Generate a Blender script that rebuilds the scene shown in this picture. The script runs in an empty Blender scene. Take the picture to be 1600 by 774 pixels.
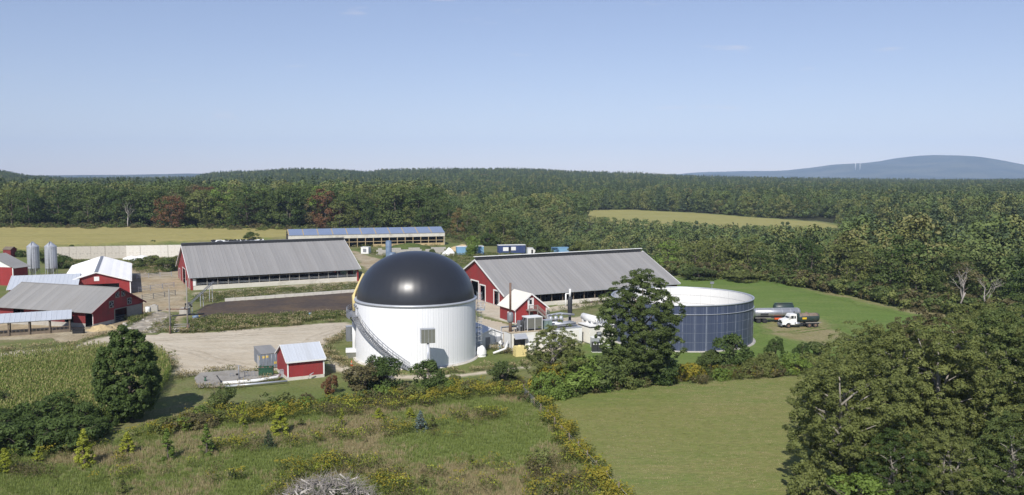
import bpy, math, random
import numpy as np
from mathutils import Vector, Matrix, Quaternion
SC = bpy.context.scene
COL = SC.collection
R = math.radians
rnd = random.Random(7)
rng = np.random.default_rng(7)

# ------------------------------------------------------------------ camera
FPX, HORIZON, CAM_H = 1360.0, 278.0, 30.0          # focal length and horizon line in photo pixels, drone height in metres
PITCH = math.atan((387.0 - HORIZON) / FPX)
cam_data = bpy.data.cameras.new('camera')
cam_data.sensor_width = 36.0
cam_data.lens = 36.0 * FPX / 1600.0
cam_data.clip_start = 0.5
cam_data.clip_end = 60000.0
cam = bpy.data.objects.new('camera', cam_data)
cam.location = (0, 0, CAM_H)
cam.rotation_euler = (R(90) - PITCH, 0, 0)
COL.objects.link(cam)
SC.camera = cam

# ------------------------------------------------------------------ sun, sky, exposure
SUN_EL, SUN_AZ = R(42), R(180 + 14)               # sun behind the camera, a little to its left
world = bpy.data.worlds.new('World')
SC.world = world
world.use_nodes = True
wn = world.node_tree
wn.nodes.clear()
w_out = wn.nodes.new('ShaderNodeOutputWorld')
w_bg = wn.nodes.new('ShaderNodeBackground')
w_bg.inputs['Strength'].default_value = 0.108
sky = wn.nodes.new('ShaderNodeTexSky')
sky.sky_type = 'NISHITA'
sky.sun_disc = False
sky.sun_elevation = SUN_EL
sky.sun_rotation = SUN_AZ
sky.altitude = 300
sky.air_density = 1.0
sky.dust_density = 0.1
sky.ozone_density = 1.4
w_gam = wn.nodes.new('ShaderNodeGamma')               # the photograph's soft tone curve and white balance
w_gam.inputs[1].default_value = 0.77
wn.links.new(sky.outputs[0], w_gam.inputs[0])
w_tint = wn.nodes.new('ShaderNodeMix')
w_tint.data_type = 'RGBA'
w_tint.blend_type = 'MULTIPLY'
w_tint.inputs[0].default_value = 1.0
w_tint.inputs[7].default_value = (1.27, 1.23, 1.45, 1)
wn.links.new(w_gam.outputs[0], w_tint.inputs[6])
# a few thin fair-weather clouds low over the horizon, all the way round
w_tc = wn.nodes.new('ShaderNodeTexCoord')
w_map = wn.nodes.new('ShaderNodeMapping')
w_map.inputs['Scale'].default_value = (7, 7, 46)
w_map.inputs['Location'].default_value = (0.4, 2.2, 0.3)
wn.links.new(w_tc.outputs['Generated'], w_map.inputs['Vector'])
w_nz = wn.nodes.new('ShaderNodeTexNoise')
w_nz.inputs['Scale'].default_value = 1.5
w_nz.inputs['Detail'].default_value = 4
wn.links.new(w_map.outputs[0], w_nz.inputs['Vector'])
w_rng = wn.nodes.new('ShaderNodeMapRange')
w_rng.inputs[1].default_value, w_rng.inputs[2].default_value, w_rng.inputs[3].default_value, w_rng.inputs[4].default_value = 0.655, 0.76, 0.0, 0.35
wn.links.new(w_nz.outputs['Fac'], w_rng.inputs[0])
w_cl = wn.nodes.new('ShaderNodeMix')
w_cl.data_type = 'RGBA'
wn.links.new(w_rng.outputs[0], w_cl.inputs[0])
wn.links.new(w_tint.outputs[2], w_cl.inputs[6])
w_cl.inputs[7].default_value = (7.0, 6.6, 7.0, 1)
wn.links.new(w_cl.outputs[2], w_bg.inputs['Color'])
wn.links.new(w_bg.outputs[0], w_out.inputs['Surface'])
sun_data = bpy.data.lights.new('sun', 'SUN')
sun_data.energy = 4.8
sun_data.angle = R(0.5)
sun_data.color = (1.0, 0.955, 0.89)
sun = bpy.data.objects.new('sun', sun_data)
sun.rotation_euler = Vector((-math.sin(SUN_AZ) * math.cos(SUN_EL), -math.cos(SUN_AZ) * math.cos(SUN_EL), -math.sin(SUN_EL))).to_track_quat('-Z', 'Y').to_euler()
sun.location = (-40, -80, 120)
COL.objects.link(sun)
SC.view_settings.view_transform = 'Standard'
SC.view_settings.look = 'None'
SC.view_settings.gamma = 1.0
SC.view_settings.exposure = 0.1
SC.cycles.volume_bounces = 0
SC.cycles.max_bounces = 6
SC.cycles.diffuse_bounces = 3
SC.cycles.transparent_max_bounces = 6


def at(px, py, z=0.0):
    """Point at height z seen at photo pixel (px, py)."""
    u, v = (px - 800) / FPX, (387 - py) / FPX
    d = Vector((u, math.cos(PITCH) + v * math.sin(PITCH), -math.sin(PITCH) + v * math.cos(PITCH)))
    return Vector((0, 0, CAM_H)) + d * ((z - CAM_H) / d.z)


def to_px(x, y, z=0.0):
    h = z - CAM_H
    f = y * math.cos(PITCH) - h * math.sin(PITCH)
    return 800 + FPX * x / f, 387 - FPX * (y * math.sin(PITCH) + h * math.cos(PITCH)) / f


# ------------------------------------------------------------------ object helpers
def tag(o, label=None, cat=None, group=None, kind=None):
    if label: o['label'] = label
    if cat: o['category'] = cat
    if group: o['group'] = group
    if kind: o['kind'] = kind
    return o


def thing(name, label, cat, loc=(0, 0, 0), rz=0.0, group=None):
    o = bpy.data.objects.new(name, None)
    o.empty_display_size = 0.3
    COL.objects.link(o)
    o.location = loc
    o.rotation_euler = (0, 0, rz)
    return tag(o, label, cat, group)


def link_mesh(name, me, parent=None, loc=(0, 0, 0), rot=(0, 0, 0), scale=None):
    o = bpy.data.objects.new(name, me)
    COL.objects.link(o)
    o.location = loc
    o.rotation_euler = rot
    if scale is not None:
        o.scale = scale if hasattr(scale, '__len__') else (scale,) * 3
    if parent is not None:
        o.parent = parent
    return o


def copy_tree(o, parent=None):
    c = o.copy()
    COL.objects.link(c)
    c.parent = parent
    for ch in list(o.children):
        copy_tree(ch, c)
    return c


class MB:
    """collects shapes for ONE mesh"""
    def __init__(s):
        s.v, s.f, s.m, s.sm = [], [], [], []

    def add(s, vs, fs, mi=0, smooth=False):
        n = len(s.v)
        s.v += [tuple(v) for v in vs]
        s.f += [tuple(i + n for i in f) for f in fs]
        s.m += [mi] * len(fs)
        s.sm += [smooth] * len(fs)
        return s

    def box(s, x0, y0, z0, x1, y1, z1, mi=0, M=None):
        vs = [Vector(p) for p in ((x0, y0, z0), (x1, y0, z0), (x1, y1, z0), (x0, y1, z0), (x0, y0, z1), (x1, y0, z1), (x1, y1, z1), (x0, y1, z1))]
        if M is not None: vs = [M @ v for v in vs]
        return s.add(vs, [(3, 2, 1, 0), (4, 5, 6, 7), (0, 1, 5, 4), (1, 2, 6, 5), (2, 3, 7, 6), (3, 0, 4, 7)], mi)

    def bar(s, a, b, w, h=None, mi=0):
        a, b = Vector(a), Vector(b)
        h = h or w
        d = (b - a).normalized()
        up = Vector((0, 0, 1)) if abs(d.z) < 0.95 else Vector((0, 1, 0))
        sd = d.cross(up).normalized() * w / 2
        u2 = sd.cross(d).normalized() * h / 2
        vs = [a - sd - u2, a + sd - u2, a + sd + u2, a - sd + u2, b - sd - u2, b + sd - u2, b + sd + u2, b - sd + u2]
        return s.add(vs, [(3, 2, 1, 0), (4, 5, 6, 7), (0, 1, 5, 4), (1, 2, 6, 5), (2, 3, 7, 6), (3, 0, 4, 7)], mi)

    def tube(s, pts, r, n=8, mi=0, caps=True, smooth=True):
        """pts: path, r: radius or list of radii"""
        pts = [Vector(p) for p in pts]
        rs = r if hasattr(r, '__len__') else [r] * len(pts)
        rings = []
        for i, p in enumerate(pts):
            d = (pts[min(i + 1, len(pts) - 1)] - pts[max(i - 1, 0)]).normalized()
            up = Vector((0, 0, 1)) if abs(d.z) < 0.9 else Vector((1, 0, 0))
            a = d.cross(up).normalized()
            b = a.cross(d).normalized()
            rings.append([p + (a * math.cos(2 * math.pi * k / n) + b * math.sin(2 * math.pi * k / n)) * rs[i] for k in range(n)])
        vs = [v for ring in rings for v in ring]
        fs = []
        for i in range(len(pts) - 1):
            for k in range(n):
                k2 = (k + 1) % n
                fs.append((i * n + k, i * n + k2, (i + 1) * n + k2, (i + 1) * n + k))
        s.add(vs, fs, mi, smooth)
        if caps:
            m = len(s.v) - len(vs)
            s.f += [tuple(m + k for k in range(n))[::-1], tuple(m + (len(pts) - 1) * n + k for k in range(n))]
            s.m += [mi, mi]
            s.sm += [False, False]
        return s

    def lathe(s, prof, n=32, mi=0, c=(0, 0), smooth=True):
        vs = [(c[0] + r * math.cos(2 * math.pi * k / n), c[1] + r * math.sin(2 * math.pi * k / n), z) for r, z in prof for k in range(n)]
        fs = []
        for i in range(len(prof) - 1):
            for k in range(n):
                k2 = (k + 1) % n
                fs.append((i * n + k, i * n + k2, (i + 1) * n + k2, (i + 1) * n + k))
        return s.add(vs, fs, mi, smooth)

    def slab(s, pts, t, mi=0):
        """polygon pts extruded by t along minus its normal"""
        pts = [Vector(p) for p in pts]
        nrm = (pts[1] - pts[0]).cross(pts[2] - pts[0]).normalized()
        lo = [p - nrm * t for p in pts]
        n = len(pts)
        fs = [tuple(range(n)), tuple(range(2 * n - 1, n - 1, -1))]
        fs += [(i, i + n, (i + 1) % n + n, (i + 1) % n) for i in range(n)]
        return s.add(pts + lo, fs, mi)

    def ribbed(s, A, B, C, D, pitch=0.9, rib=0.1, h=0.05, t=0.08, mi=0):
        """roof sheet: eave A-B, ridge D-C, raised ribs running up the slope"""
        A, B, C, D = map(Vector, (A, B, C, D))
        nrm = (B - A).cross(D - A).normalized()
        L = (B - A).length
        n = max(2, int(round(L / pitch)))
        prof = []
        for i in range(n + 1):
            x = i / n
            w = rib / L / 2
            for dx, dz in ((-2 * w, 0), (-w, h), (w, h), (2 * w, 0)):
                q = min(1, max(0, x + dx))
                prof.append((q, dz))
        vs = []
        for q, dz in prof:
            vs.append(A.lerp(B, q) + nrm * dz)
            vs.append(D.lerp(C, q) + nrm * dz)
        fs = [(2 * i, 2 * i + 2, 2 * i + 3, 2 * i + 1) for i in range(len(prof) - 1)]
        s.add(vs, fs, mi)
        lo = [p - nrm * t for p in (A, B, C, D)]
        return s.add([A, B, C, D] + lo, [(7, 6, 5, 4), (0, 4, 5, 1), (1, 5, 6, 2), (2, 6, 7, 3), (3, 7, 4, 0)], mi)

    def wall(s, prof, t, holes=(), mi=0, axis='x', off=0.0):
        """upright wall through (u, top z) profile points with rectangular holes (u0, u1, z0, z1); runs along axis at offset off, thickness t"""
        us = sorted(set([p[0] for p in prof] + [h[0] for h in holes] + [h[1] for h in holes]))
        pu, pz, pb = [p[0] for p in prof], [p[1] for p in prof], [p[2] if len(p) > 2 else 0 for p in prof]
        for u0, u1 in zip(us, us[1:]):
            if u1 - u0 < 1e-4: continue
            t0, t1 = np.interp([u0, u1], pu, pz)
            b0, b1 = np.interp([u0, u1], pu, pb)
            spans, lo = [], None
            hs = sorted([h for h in holes if h[0] < (u0 + u1) / 2 < h[1]], key=lambda h: h[2])
            cur = (b0, b1)
            for h in hs:
                if h[2] > cur[0] + 1e-4: spans.append((cur[0], cur[1], h[2], h[2]))
                cur = (h[3], h[3])
            spans.append((cur[0], cur[1], t0, t1))
            for a0, a1, c0, c1 in spans:
                if c0 - a0 < 1e-4 and c1 - a1 < 1e-4: continue
                q = [(u0, a0), (u1, a1), (u1, c1), (u0, c0)]
                if axis == 'x':
                    vs = [(u, off, z) for u, z in q] + [(u, off + t, z) for u, z in q]
                else:
                    vs = [(off, u, z) for u, z in q] + [(off + t, u, z) for u, z in q]
                s.add(vs, [(0, 1, 2, 3), (7, 6, 5, 4), (0, 4, 5, 1), (1, 5, 6, 2), (2, 6, 7, 3), (3, 7, 4, 0)], mi)
        return s

    def mesh(s, name, mats):
        me = bpy.data.meshes.new(name)
        me.from_pydata(s.v, [], s.f)
        for m in (mats if isinstance(mats, (list, tuple)) else [mats]):
            me.materials.append(m)
        me.polygons.foreach_set('material_index', s.m)
        me.polygons.foreach_set('use_smooth', s.sm)
        me.update()
        return me

    def build(s, name, mats, parent=None, loc=(0, 0, 0), rot=(0, 0, 0)):
        return link_mesh(name, s.mesh(name, mats), parent, loc, rot)


# ------------------------------------------------------------------ materials
def new_mat(name):
    m = bpy.data.materials.new(name)
    m.use_nodes = True
    nt = m.node_tree
    b = nt.nodes['Principled BSDF']
    return m, nt, b


def N(nt, kind, **kw):
    n = nt.nodes.new(kind)
    for k, v in kw.items():
        if k in n.inputs: n.inputs[k].default_value = v
        else: setattr(n, k, v)
    return n


def noise_node(nt, vec, scale, detail=3, rough=0.55):
    n = N(nt, 'ShaderNodeTexNoise')
    n.inputs['Scale'].default_value = scale
    n.inputs['Detail'].default_value = detail
    n.inputs['Roughness'].default_value = rough
    nt.links.new(vec, n.inputs['Vector'])
    return n.outputs['Fac']


def mixc(nt, fac, a, b, mode='MIX'):
    n = N(nt, 'ShaderNodeMix', data_type='RGBA', blend_type=mode)
    for sock, val in ((n.inputs[0], fac), (n.inputs[6], a), (n.inputs[7], b)):
        if isinstance(val, (int, float)): sock.default_value = val
        elif isinstance(val, (tuple, list)): sock.default_value = (*val[:3], 1)
        else: nt.links.new(val, sock)
    return n.outputs[2]


def maprange(nt, val, a, b, c=0.0, d=1.0):
    n = N(nt, 'ShaderNodeMapRange')
    nt.links.new(val, n.inputs[0])
    for i, x in enumerate((a, b, c, d)): n.inputs[i + 1].default_value = x
    return n.outputs[0]


def mathn(nt, op, a, b):
    n = N(nt, 'ShaderNodeMath', operation=op)
    for sock, val in zip(n.inputs, (a, b)):
        if isinstance(val, (int, float)): sock.default_value = val
        else: nt.links.new(val, sock)
    return n.outputs[0]


def bump(nt, bsdf, height, strength, dist=0.1):
    n = N(nt, 'ShaderNodeBump')
    n.inputs['Strength'].default_value = strength
    n.inputs['Distance'].default_value = dist
    nt.links.new(height, n.inputs['Height'])
    nt.links.new(n.outputs[0], bsdf.inputs['Normal'])


def surf(name, col, rough=0.7, metal=0.0, var=0.18, scale=0.6, stretch=(1, 1, 1), dirt=None, dirt_amt=0.5, dirt_scale=0.3, spec=0.4, bump_s=0.0, bump_scale=8.0, grooves=None, sheets=None):
    """painted or weathered surface: two noises vary the colour, an optional dirt colour comes in patches, optional board grooves"""
    m, nt, b = new_mat(name)
    tc = N(nt, 'ShaderNodeTexCoord')
    mp = N(nt, 'ShaderNodeMapping')
    mp.inputs['Scale'].default_value = stretch
    nt.links.new(tc.outputs['Object'], mp.inputs['Vector'])
    v = mp.outputs[0]
    n1, n2 = noise_node(nt, v, scale, 4), noise_node(nt, v, scale * 7, 3)
    f = maprange(nt, mathn(nt, 'ADD', mathn(nt, 'MULTIPLY', n1, 0.65), mathn(nt, 'MULTIPLY', n2, 0.35)), 0.3, 0.7)
    lo = tuple(c * (1 - var) for c in col)
    hi = tuple(min(1, c * (1 + var)) for c in col)
    c = mixc(nt, f, lo, hi)
    if dirt:
        d = maprange(nt, noise_node(nt, v, dirt_scale, 6, 0.65), 0.5, 0.72, 0, dirt_amt)
        c = mixc(nt, d, c, dirt)
    if sheets:                                         # separate metal sheets differ a little in tone
        sx = N(nt, 'ShaderNodeSeparateXYZ')
        nt.links.new(tc.outputs['Object'], sx.inputs[0])
        wn_ = N(nt, 'ShaderNodeTexWhiteNoise', noise_dimensions='1D')
        nt.links.new(mathn(nt, 'FLOOR', mathn(nt, 'DIVIDE', sx.outputs[0], sheets), 0), wn_.inputs['W'])
        c = mixc(nt, 1.0, c, mixc(nt, wn_.outputs['Value'], (0.93, 0.93, 0.93), (1.07, 1.065, 1.06)), 'MULTIPLY')
    nt.links.new(c, b.inputs['Base Color'])
    b.inputs['Roughness'].default_value = rough
    b.inputs['Metallic'].default_value = metal
    b.inputs['Specular IOR Level'].default_value = spec
    if grooves:
        axis, pitch = grooves
        sp = N(nt, 'ShaderNodeSeparateXYZ')
        nt.links.new(tc.outputs['Object'], sp.inputs[0])
        fr = mathn(nt, 'FRACT', mathn(nt, 'DIVIDE', sp.outputs[axis], pitch), 0)
        g = maprange(nt, mathn(nt, 'ABSOLUTE', mathn(nt, 'SUBTRACT', fr, 0.5), 0), 0.42, 0.5, 1, 0)
        bump(nt, b, g, 0.8, 0.03)
    elif bump_s:
        bump(nt, b, noise_node(nt, v, bump_scale, 4), bump_s, 0.05)
    return m


def world_pos(nt):
    return N(nt, 'ShaderNodeNewGeometry').outputs['Position']


def grass_color(nt, pos, c1, c2, c3, s=(0.035, 0.3, 2.2), stretch=None):
    """three-tone ground cover: c1/c2 patches, c3 flecks"""
    if stretch:
        mp = N(nt, 'ShaderNodeMapping')
        mp.inputs['Scale'].default_value = stretch[:3]
        mp.inputs['Rotation'].default_value = (0, 0, stretch[3])
        nt.links.new(pos, mp.inputs['Vector'])
        pos = mp.outputs[0]
    a = maprange(nt, noise_node(nt, pos, s[0], 5, 0.6), 0.38, 0.62)
    b_ = maprange(nt, noise_node(nt, pos, s[1], 5, 0.65), 0.4, 0.66)
    f = noise_node(nt, pos, s[2], 3, 0.7)
    c = mixc(nt, a, c1, c2)
    c = mixc(nt, mathn(nt, 'MULTIPLY', b_, 0.75), c, c3)
    return mixc(nt, 1.0, c, mixc(nt, maprange(nt, f, 0.25, 0.75), (0.68, 0.68, 0.66), (1.3, 1.3, 1.28)), 'MULTIPLY'), f


MEADOW = ((0.140, 0.170, 0.052), (0.205, 0.185, 0.092), (0.125, 0.168, 0.046))


def meadow(nt, pos):
    return grass_color(nt, pos, *MEADOW, s=(0.06, 0.35, 2.6))


def ground_mat(name, c1, c2, c3, s=(0.035, 0.3, 2.2), edge=None, stretch=None, rough=0.95, bump_s=0.6, spec=0.15, under=None):
    """ground sheet; with edge=(soft, amp) its rim breaks up into the meadow around it along the mesh attribute 'edge' (metres inside)"""
    m, nt, b = new_mat(name)
    pos = world_pos(nt)
    c, f = grass_color(nt, pos, c1, c2, c3, s, stretch)
    if edge:
        at_ = N(nt, 'ShaderNodeAttribute', attribute_name='edge')
        nz = noise_node(nt, pos, 0.35, 5, 0.7)
        e = mathn(nt, 'ADD', at_.outputs['Fac'], mathn(nt, 'MULTIPLY', mathn(nt, 'SUBTRACT', nz, 0.5), edge[1]))
        fac = maprange(nt, e, 0.0, edge[0])
        base = grass_color(nt, pos, *under)[0] if under else meadow(nt, pos)[0]
        c = mixc(nt, fac, base, c)
    nt.links.new(c, b.inputs['Base Color'])
    b.inputs['Roughness'].default_value = rough
    b.inputs['Specular IOR Level'].default_value = spec
    if bump_s: bump(nt, b, f, bump_s, 0.25)
    return m


def leaf_mat(name, cols, trans=0.32, rand=0.5):
    cols = [tuple(min(0.6, c * LIFT) for c in col) for col in cols]
    """foliage: per-leaf attribute 'tint' runs through cols (dark to light); each plant as a whole shifts a little"""
    m, nt, b = new_mat(name)
    a = N(nt, 'ShaderNodeAttribute', attribute_name='tint')
    oi = N(nt, 'ShaderNodeObjectInfo')
    t = mathn(nt, 'ADD', mathn(nt, 'MULTIPLY', a.outputs['Fac'], 1 - rand * 0.5), mathn(nt, 'MULTIPLY', oi.outputs['Random'], rand * 0.5))
    rp = N(nt, 'ShaderNodeValToRGB')
    els = rp.color_ramp.elements
    for i, c in enumerate(cols):
        p = i / (len(cols) - 1)
        e = els[i] if i < 2 else els.new(p)
        e.position = p
        e.color = (*c, 1)
    nt.links.new(t, rp.inputs[0])
    nt.links.new(rp.outputs[0], b.inputs['Base Color'])
    b.inputs['Roughness'].default_value = 0.6
    b.inputs['Specular IOR Level'].default_value = 0.25
    tr = N(nt, 'ShaderNodeBsdfTranslucent')
    nt.links.new(rp.outputs[0], tr.inputs['Color'])
    mx = N(nt, 'ShaderNodeMixShader')
    mx.inputs[0].default_value = trans
    nt.links.new(b.outputs[0], mx.inputs[1])
    nt.links.new(tr.outputs[0], mx.inputs[2])
    nt.links.new(mx.outputs[0], nt.nodes['Material Output'].inputs['Surface'])
    return m


def forest_mat(name, fams):
    """a whole forest: each instanced tree picks its colour family by its own random number"""
    m, nt, b = new_mat(name)
    a = N(nt, 'ShaderNodeAttribute', attribute_name='tint')
    oi = N(nt, 'ShaderNodeObjectInfo')
    rp = N(nt, 'ShaderNodeValToRGB')
    rp.color_ramp.interpolation = 'LINEAR'
    els = rp.color_ramp.elements
    for i, (p, c) in enumerate(fams):
        e = els[i] if i < 2 else els.new(p)
        e.position = p
        e.color = (*c, 1)
    patch = maprange(nt, noise_node(nt, oi.outputs['Location'], 0.014, 3, 0.6), 0.3, 0.7)
    t = mathn(nt, 'ADD', mathn(nt, 'MULTIPLY', oi.outputs['Random'], 0.55), mathn(nt, 'MULTIPLY', patch, 0.45))
    nt.links.new(t, rp.inputs[0])
    c = mixc(nt, 1.0, rp.outputs[0], mixc(nt, a.outputs['Fac'], (0.82, 0.84, 0.82), (1.22, 1.2, 1.16)), 'MULTIPLY')
    nt.links.new(c, b.inputs['Base Color'])
    b.inputs['Roughness'].default_value = 0.65
    b.inputs['Specular IOR Level'].default_value = 0.2
    return m


M = {}
LIFT = 1.4
M['red'] = surf('red_siding', (0.29, 0.034, 0.035), 0.6, var=0.16, scale=0.7, stretch=(1, 1, 0.35), dirt=(0.20, 0.055, 0.05), dirt_amt=0.7, grooves=(0, 0.45))
M['red_y'] = surf('red_siding_gable', (0.29, 0.034, 0.035), 0.6, var=0.16, scale=0.7, stretch=(1, 1, 0.35), dirt=(0.20, 0.055, 0.05), dirt_amt=0.7, grooves=(1, 0.45))
M['red_old'] = surf('weathered_shaded_red_siding', (0.20, 0.03, 0.032), 0.75, var=0.2, scale=0.5, dirt=(0.11, 0.04, 0.04), dirt_amt=0.6, grooves=(0, 0.4))  # old red, darkened further for the shade under the eaves
M['red_old_shade_y'] = surf('weathered_shaded_red_siding_gable', (0.24, 0.032, 0.034), 0.75, var=0.2, scale=0.5, dirt=(0.13, 0.05, 0.045), dirt_amt=0.6, grooves=(1, 0.4))  # old red; also paints the shade on two barns' side walls
M['roof_grey'] = surf('grey_metal_roofing', (0.275, 0.268, 0.258), 0.55, 0.0, var=0.07, scale=0.5, stretch=(1.6, 0.12, 0.12), dirt=(0.215, 0.20, 0.18), dirt_amt=0.35, dirt_scale=0.35, sheets=0.92)
M['roof_old'] = surf('old_grey_roofing', (0.265, 0.26, 0.25), 0.75, 0.0, var=0.08, scale=0.6, stretch=(1.2, 0.3, 0.3), dirt=(0.18, 0.165, 0.14), dirt_amt=0.4, sheets=1.2)
M['roof_white'] = surf('white_metal_roofing', (0.80, 0.80, 0.79), 0.4, var=0.04, scale=0.4, stretch=(1.5, 0.2, 0.2), dirt=(0.6, 0.58, 0.54), dirt_amt=0.35, sheets=0.9)
M['roof_cream'] = surf('cream_metal_roofing', (0.70, 0.67, 0.59), 0.5, var=0.05, scale=0.4)
M['roof_pale'] = surf('pale_blue_roofing', (0.50, 0.53, 0.57), 0.45, var=0.06, scale=0.4, stretch=(1.5, 0.2, 0.2), dirt=(0.36, 0.36, 0.36), dirt_amt=0.4)
M['white'] = surf('white_paint', (0.78, 0.78, 0.76), 0.45, var=0.05, scale=0.8, dirt=(0.6, 0.58, 0.52), dirt_amt=0.35)
M['tank_white'] = surf('white_cladding', (0.80, 0.81, 0.82), 0.42, var=0.03, scale=0.5, stretch=(1, 1, 0.15), dirt=(0.66, 0.65, 0.62), dirt_amt=0.3, dirt_scale=0.5)
M['cream'] = surf('cream_paint', (0.75, 0.73, 0.66), 0.5, var=0.06, scale=0.8, dirt=(0.5, 0.46, 0.38), dirt_amt=0.4)
M['dome'] = surf('black_membrane', (0.023, 0.025, 0.030), 0.35, var=0.12, scale=0.25, spec=0.55)
M['galv'] = surf('galvanised_steel', (0.46, 0.48, 0.51), 0.42, 0.35, var=0.12, scale=1.2)
M['steel'] = surf('grey_painted_steel', (0.24, 0.25, 0.27), 0.5, 0.2, var=0.12, scale=1.0)
M['dark_steel'] = surf('dark_steel', (0.045, 0.047, 0.05), 0.5, 0.2, var=0.2, scale=1.0)
M['black'] = surf('black_rubber', (0.018, 0.018, 0.019), 0.8, var=0.2)
M['interior_shade'] = surf('barn_interior_shade', (0.06, 0.055, 0.05), 0.9, var=0.2)  # dark tone paints the shade inside the open barns and shed
M['concrete'] = surf('concrete', (0.42, 0.40, 0.36), 0.9, var=0.14, scale=0.6, dirt=(0.24, 0.22, 0.19), dirt_amt=0.7, dirt_scale=0.4, bump_s=0.3)
M['pad'] = surf('dirty_concrete', (0.30, 0.28, 0.245), 0.9, var=0.2, scale=0.8, dirt=(0.17, 0.15, 0.12), dirt_amt=0.8, dirt_scale=0.6, bump_s=0.3)
M['bunker_grey'] = surf('stained_grey_concrete', (0.52, 0.48, 0.42), 0.9, var=0.2, scale=0.5, stretch=(1, 1, 2.5), dirt=(0.16, 0.145, 0.12), dirt_amt=0.85, dirt_scale=0.5, bump_s=0.4)
M['bunker_pale'] = surf('stained_pale_concrete', (0.70, 0.66, 0.59), 0.9, var=0.16, scale=0.5, stretch=(1, 1, 2.5), dirt=(0.36, 0.32, 0.26), dirt_amt=0.8, dirt_scale=0.5, bump_s=0.4)
M['concrete_pale'] = surf('pale_concrete', (0.60, 0.57, 0.50), 0.9, var=0.12, scale=0.5, dirt=(0.36, 0.32, 0.26), dirt_amt=0.7, dirt_scale=0.35, bump_s=0.3)
M['wood'] = surf('weathered_timber', (0.17, 0.135, 0.10), 0.85, var=0.25, scale=1.0)
M['wood_new'] = surf('new_timber', (0.40, 0.31, 0.18), 0.8, var=0.15, scale=1.0)
M['wood_grey'] = surf('grey_timber', (0.24, 0.225, 0.20), 0.85, var=0.2, scale=1.0)
M['blue_glass'] = surf('blue_enamel_steel', (0.052, 0.067, 0.115), 0.40, var=0.2, scale=1.1, stretch=(2.6, 2.6, 0.02), dirt=(0.18, 0.205, 0.26), dirt_amt=0.6, dirt_scale=0.9)
M['tank_inside'] = surf('white_enamel_steel', (0.80, 0.80, 0.77), 0.5, var=0.03, scale=0.6)
M['seam'] = surf('pale_sealed_seam', (0.19, 0.215, 0.27), 0.55, var=0.45, scale=1.0)
M['seam_in'] = surf('grey_sealed_seam', (0.62, 0.62, 0.60), 0.6, var=0.1, scale=1.0)
M['panel_blue'] = surf('blue_translucent_roofing', (0.20, 0.25, 0.36), 0.3, var=0.08, scale=0.2, spec=0.6)
M['blue'] = surf('sky_blue_paint', (0.20, 0.38, 0.56), 0.5, var=0.1, scale=0.6, dirt=(0.25, 0.3, 0.35), dirt_amt=0.5)
M['navy'] = surf('navy_paint', (0.04, 0.065, 0.17), 0.5, var=0.15, scale=0.6, dirt=(0.1, 0.11, 0.15), dirt_amt=0.4)
M['silo_blue'] = surf('slate_blue_paint', (0.15, 0.21, 0.30), 0.5, var=0.1, scale=0.6)
M['container'] = surf('grey_blue_container_paint', (0.18, 0.205, 0.24), 0.55, var=0.12, scale=0.6, dirt=(0.14, 0.11, 0.09), dirt_amt=0.4)
M['green'] = surf('dark_green_paint', (0.028, 0.085, 0.05), 0.5, var=0.15, scale=0.8, dirt=(0.1, 0.09, 0.06), dirt_amt=0.4)
M['tank_green'] = surf('bottle_green_tank_paint', (0.03, 0.05, 0.047), 0.4, var=0.15, scale=0.8, dirt=(0.14, 0.11, 0.08), dirt_amt=0.6, dirt_scale=0.6)
M['rust_top'] = surf('rusty_tank_top', (0.19, 0.145, 0.11), 0.8, var=0.25, scale=0.9)
M['rust'] = surf('rusty_steel', (0.20, 0.13, 0.095), 0.75, 0.2, var=0.3, scale=1.2)
M['yellow'] = surf('yellow_plastic', (0.74, 0.62, 0.28), 0.5, var=0.08)
M['yellow_paint'] = surf('yellow_paint', (0.66, 0.44, 0.03), 0.5, var=0.08)
M['yellow_pipe'] = surf('pale_yellow_pipe_paint', (0.68, 0.55, 0.25), 0.5, var=0.08)
M['orange'] = surf('orange_plastic', (0.75, 0.12, 0.03), 0.5, var=0.06)
M['polished'] = surf('polished_aluminium', (0.42, 0.43, 0.45), 0.38, 0.6, var=0.08, scale=0.6)
M['glass'] = surf('dark_window_glass', (0.02, 0.025, 0.03), 0.1, var=0.1, spec=0.6)
M['olive_grey'] = surf('weathered_olive_grey_steel', (0.16, 0.165, 0.135), 0.65, var=0.14, scale=0.9, dirt=(0.11, 0.11, 0.09), dirt_amt=0.5)
M['teal'] = surf('grey_teal_paint', (0.20, 0.27, 0.26), 0.5, var=0.12)
M['stone'] = surf('pale_fieldstone', (0.42, 0.39, 0.34), 0.95, var=0.25, scale=0.9, bump_s=0.5)
M['straw'] = surf('straw', (0.48, 0.37, 0.20), 0.95, var=0.25, scale=2.0, bump_s=0.8)
M['plastic'] = surf('white_plastic_sheet', (0.82, 0.82, 0.80), 0.4, var=0.05)
M['bark'] = surf('grey_brown_bark', (0.115, 0.095, 0.075), 0.9, var=0.3, scale=1.5, stretch=(3, 3, 0.6), bump_s=0.6)
M['bark_pale'] = surf('pale_dead_wood', (0.42, 0.39, 0.35), 0.9, var=0.25, scale=1.5, stretch=(3, 3, 0.6))
M['bark_grey'] = surf('pale_grey_bark', (0.26, 0.235, 0.20), 0.9, var=0.3, scale=1.5, stretch=(3, 3, 0.6))
M['roof_tan'] = surf('rust_stained_tan_roofing', (0.46, 0.38, 0.27), 0.8, var=0.2, scale=0.8, dirt=(0.2, 0.13, 0.09), dirt_amt=0.7)
M['twig'] = surf('grey_twigs', (0.31, 0.28, 0.255), 0.9, var=0.3, scale=1.5)
M['cow_black'] = surf('black_tyre_rubber', (0.02, 0.02, 0.022), 0.85, var=0.2)

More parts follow.
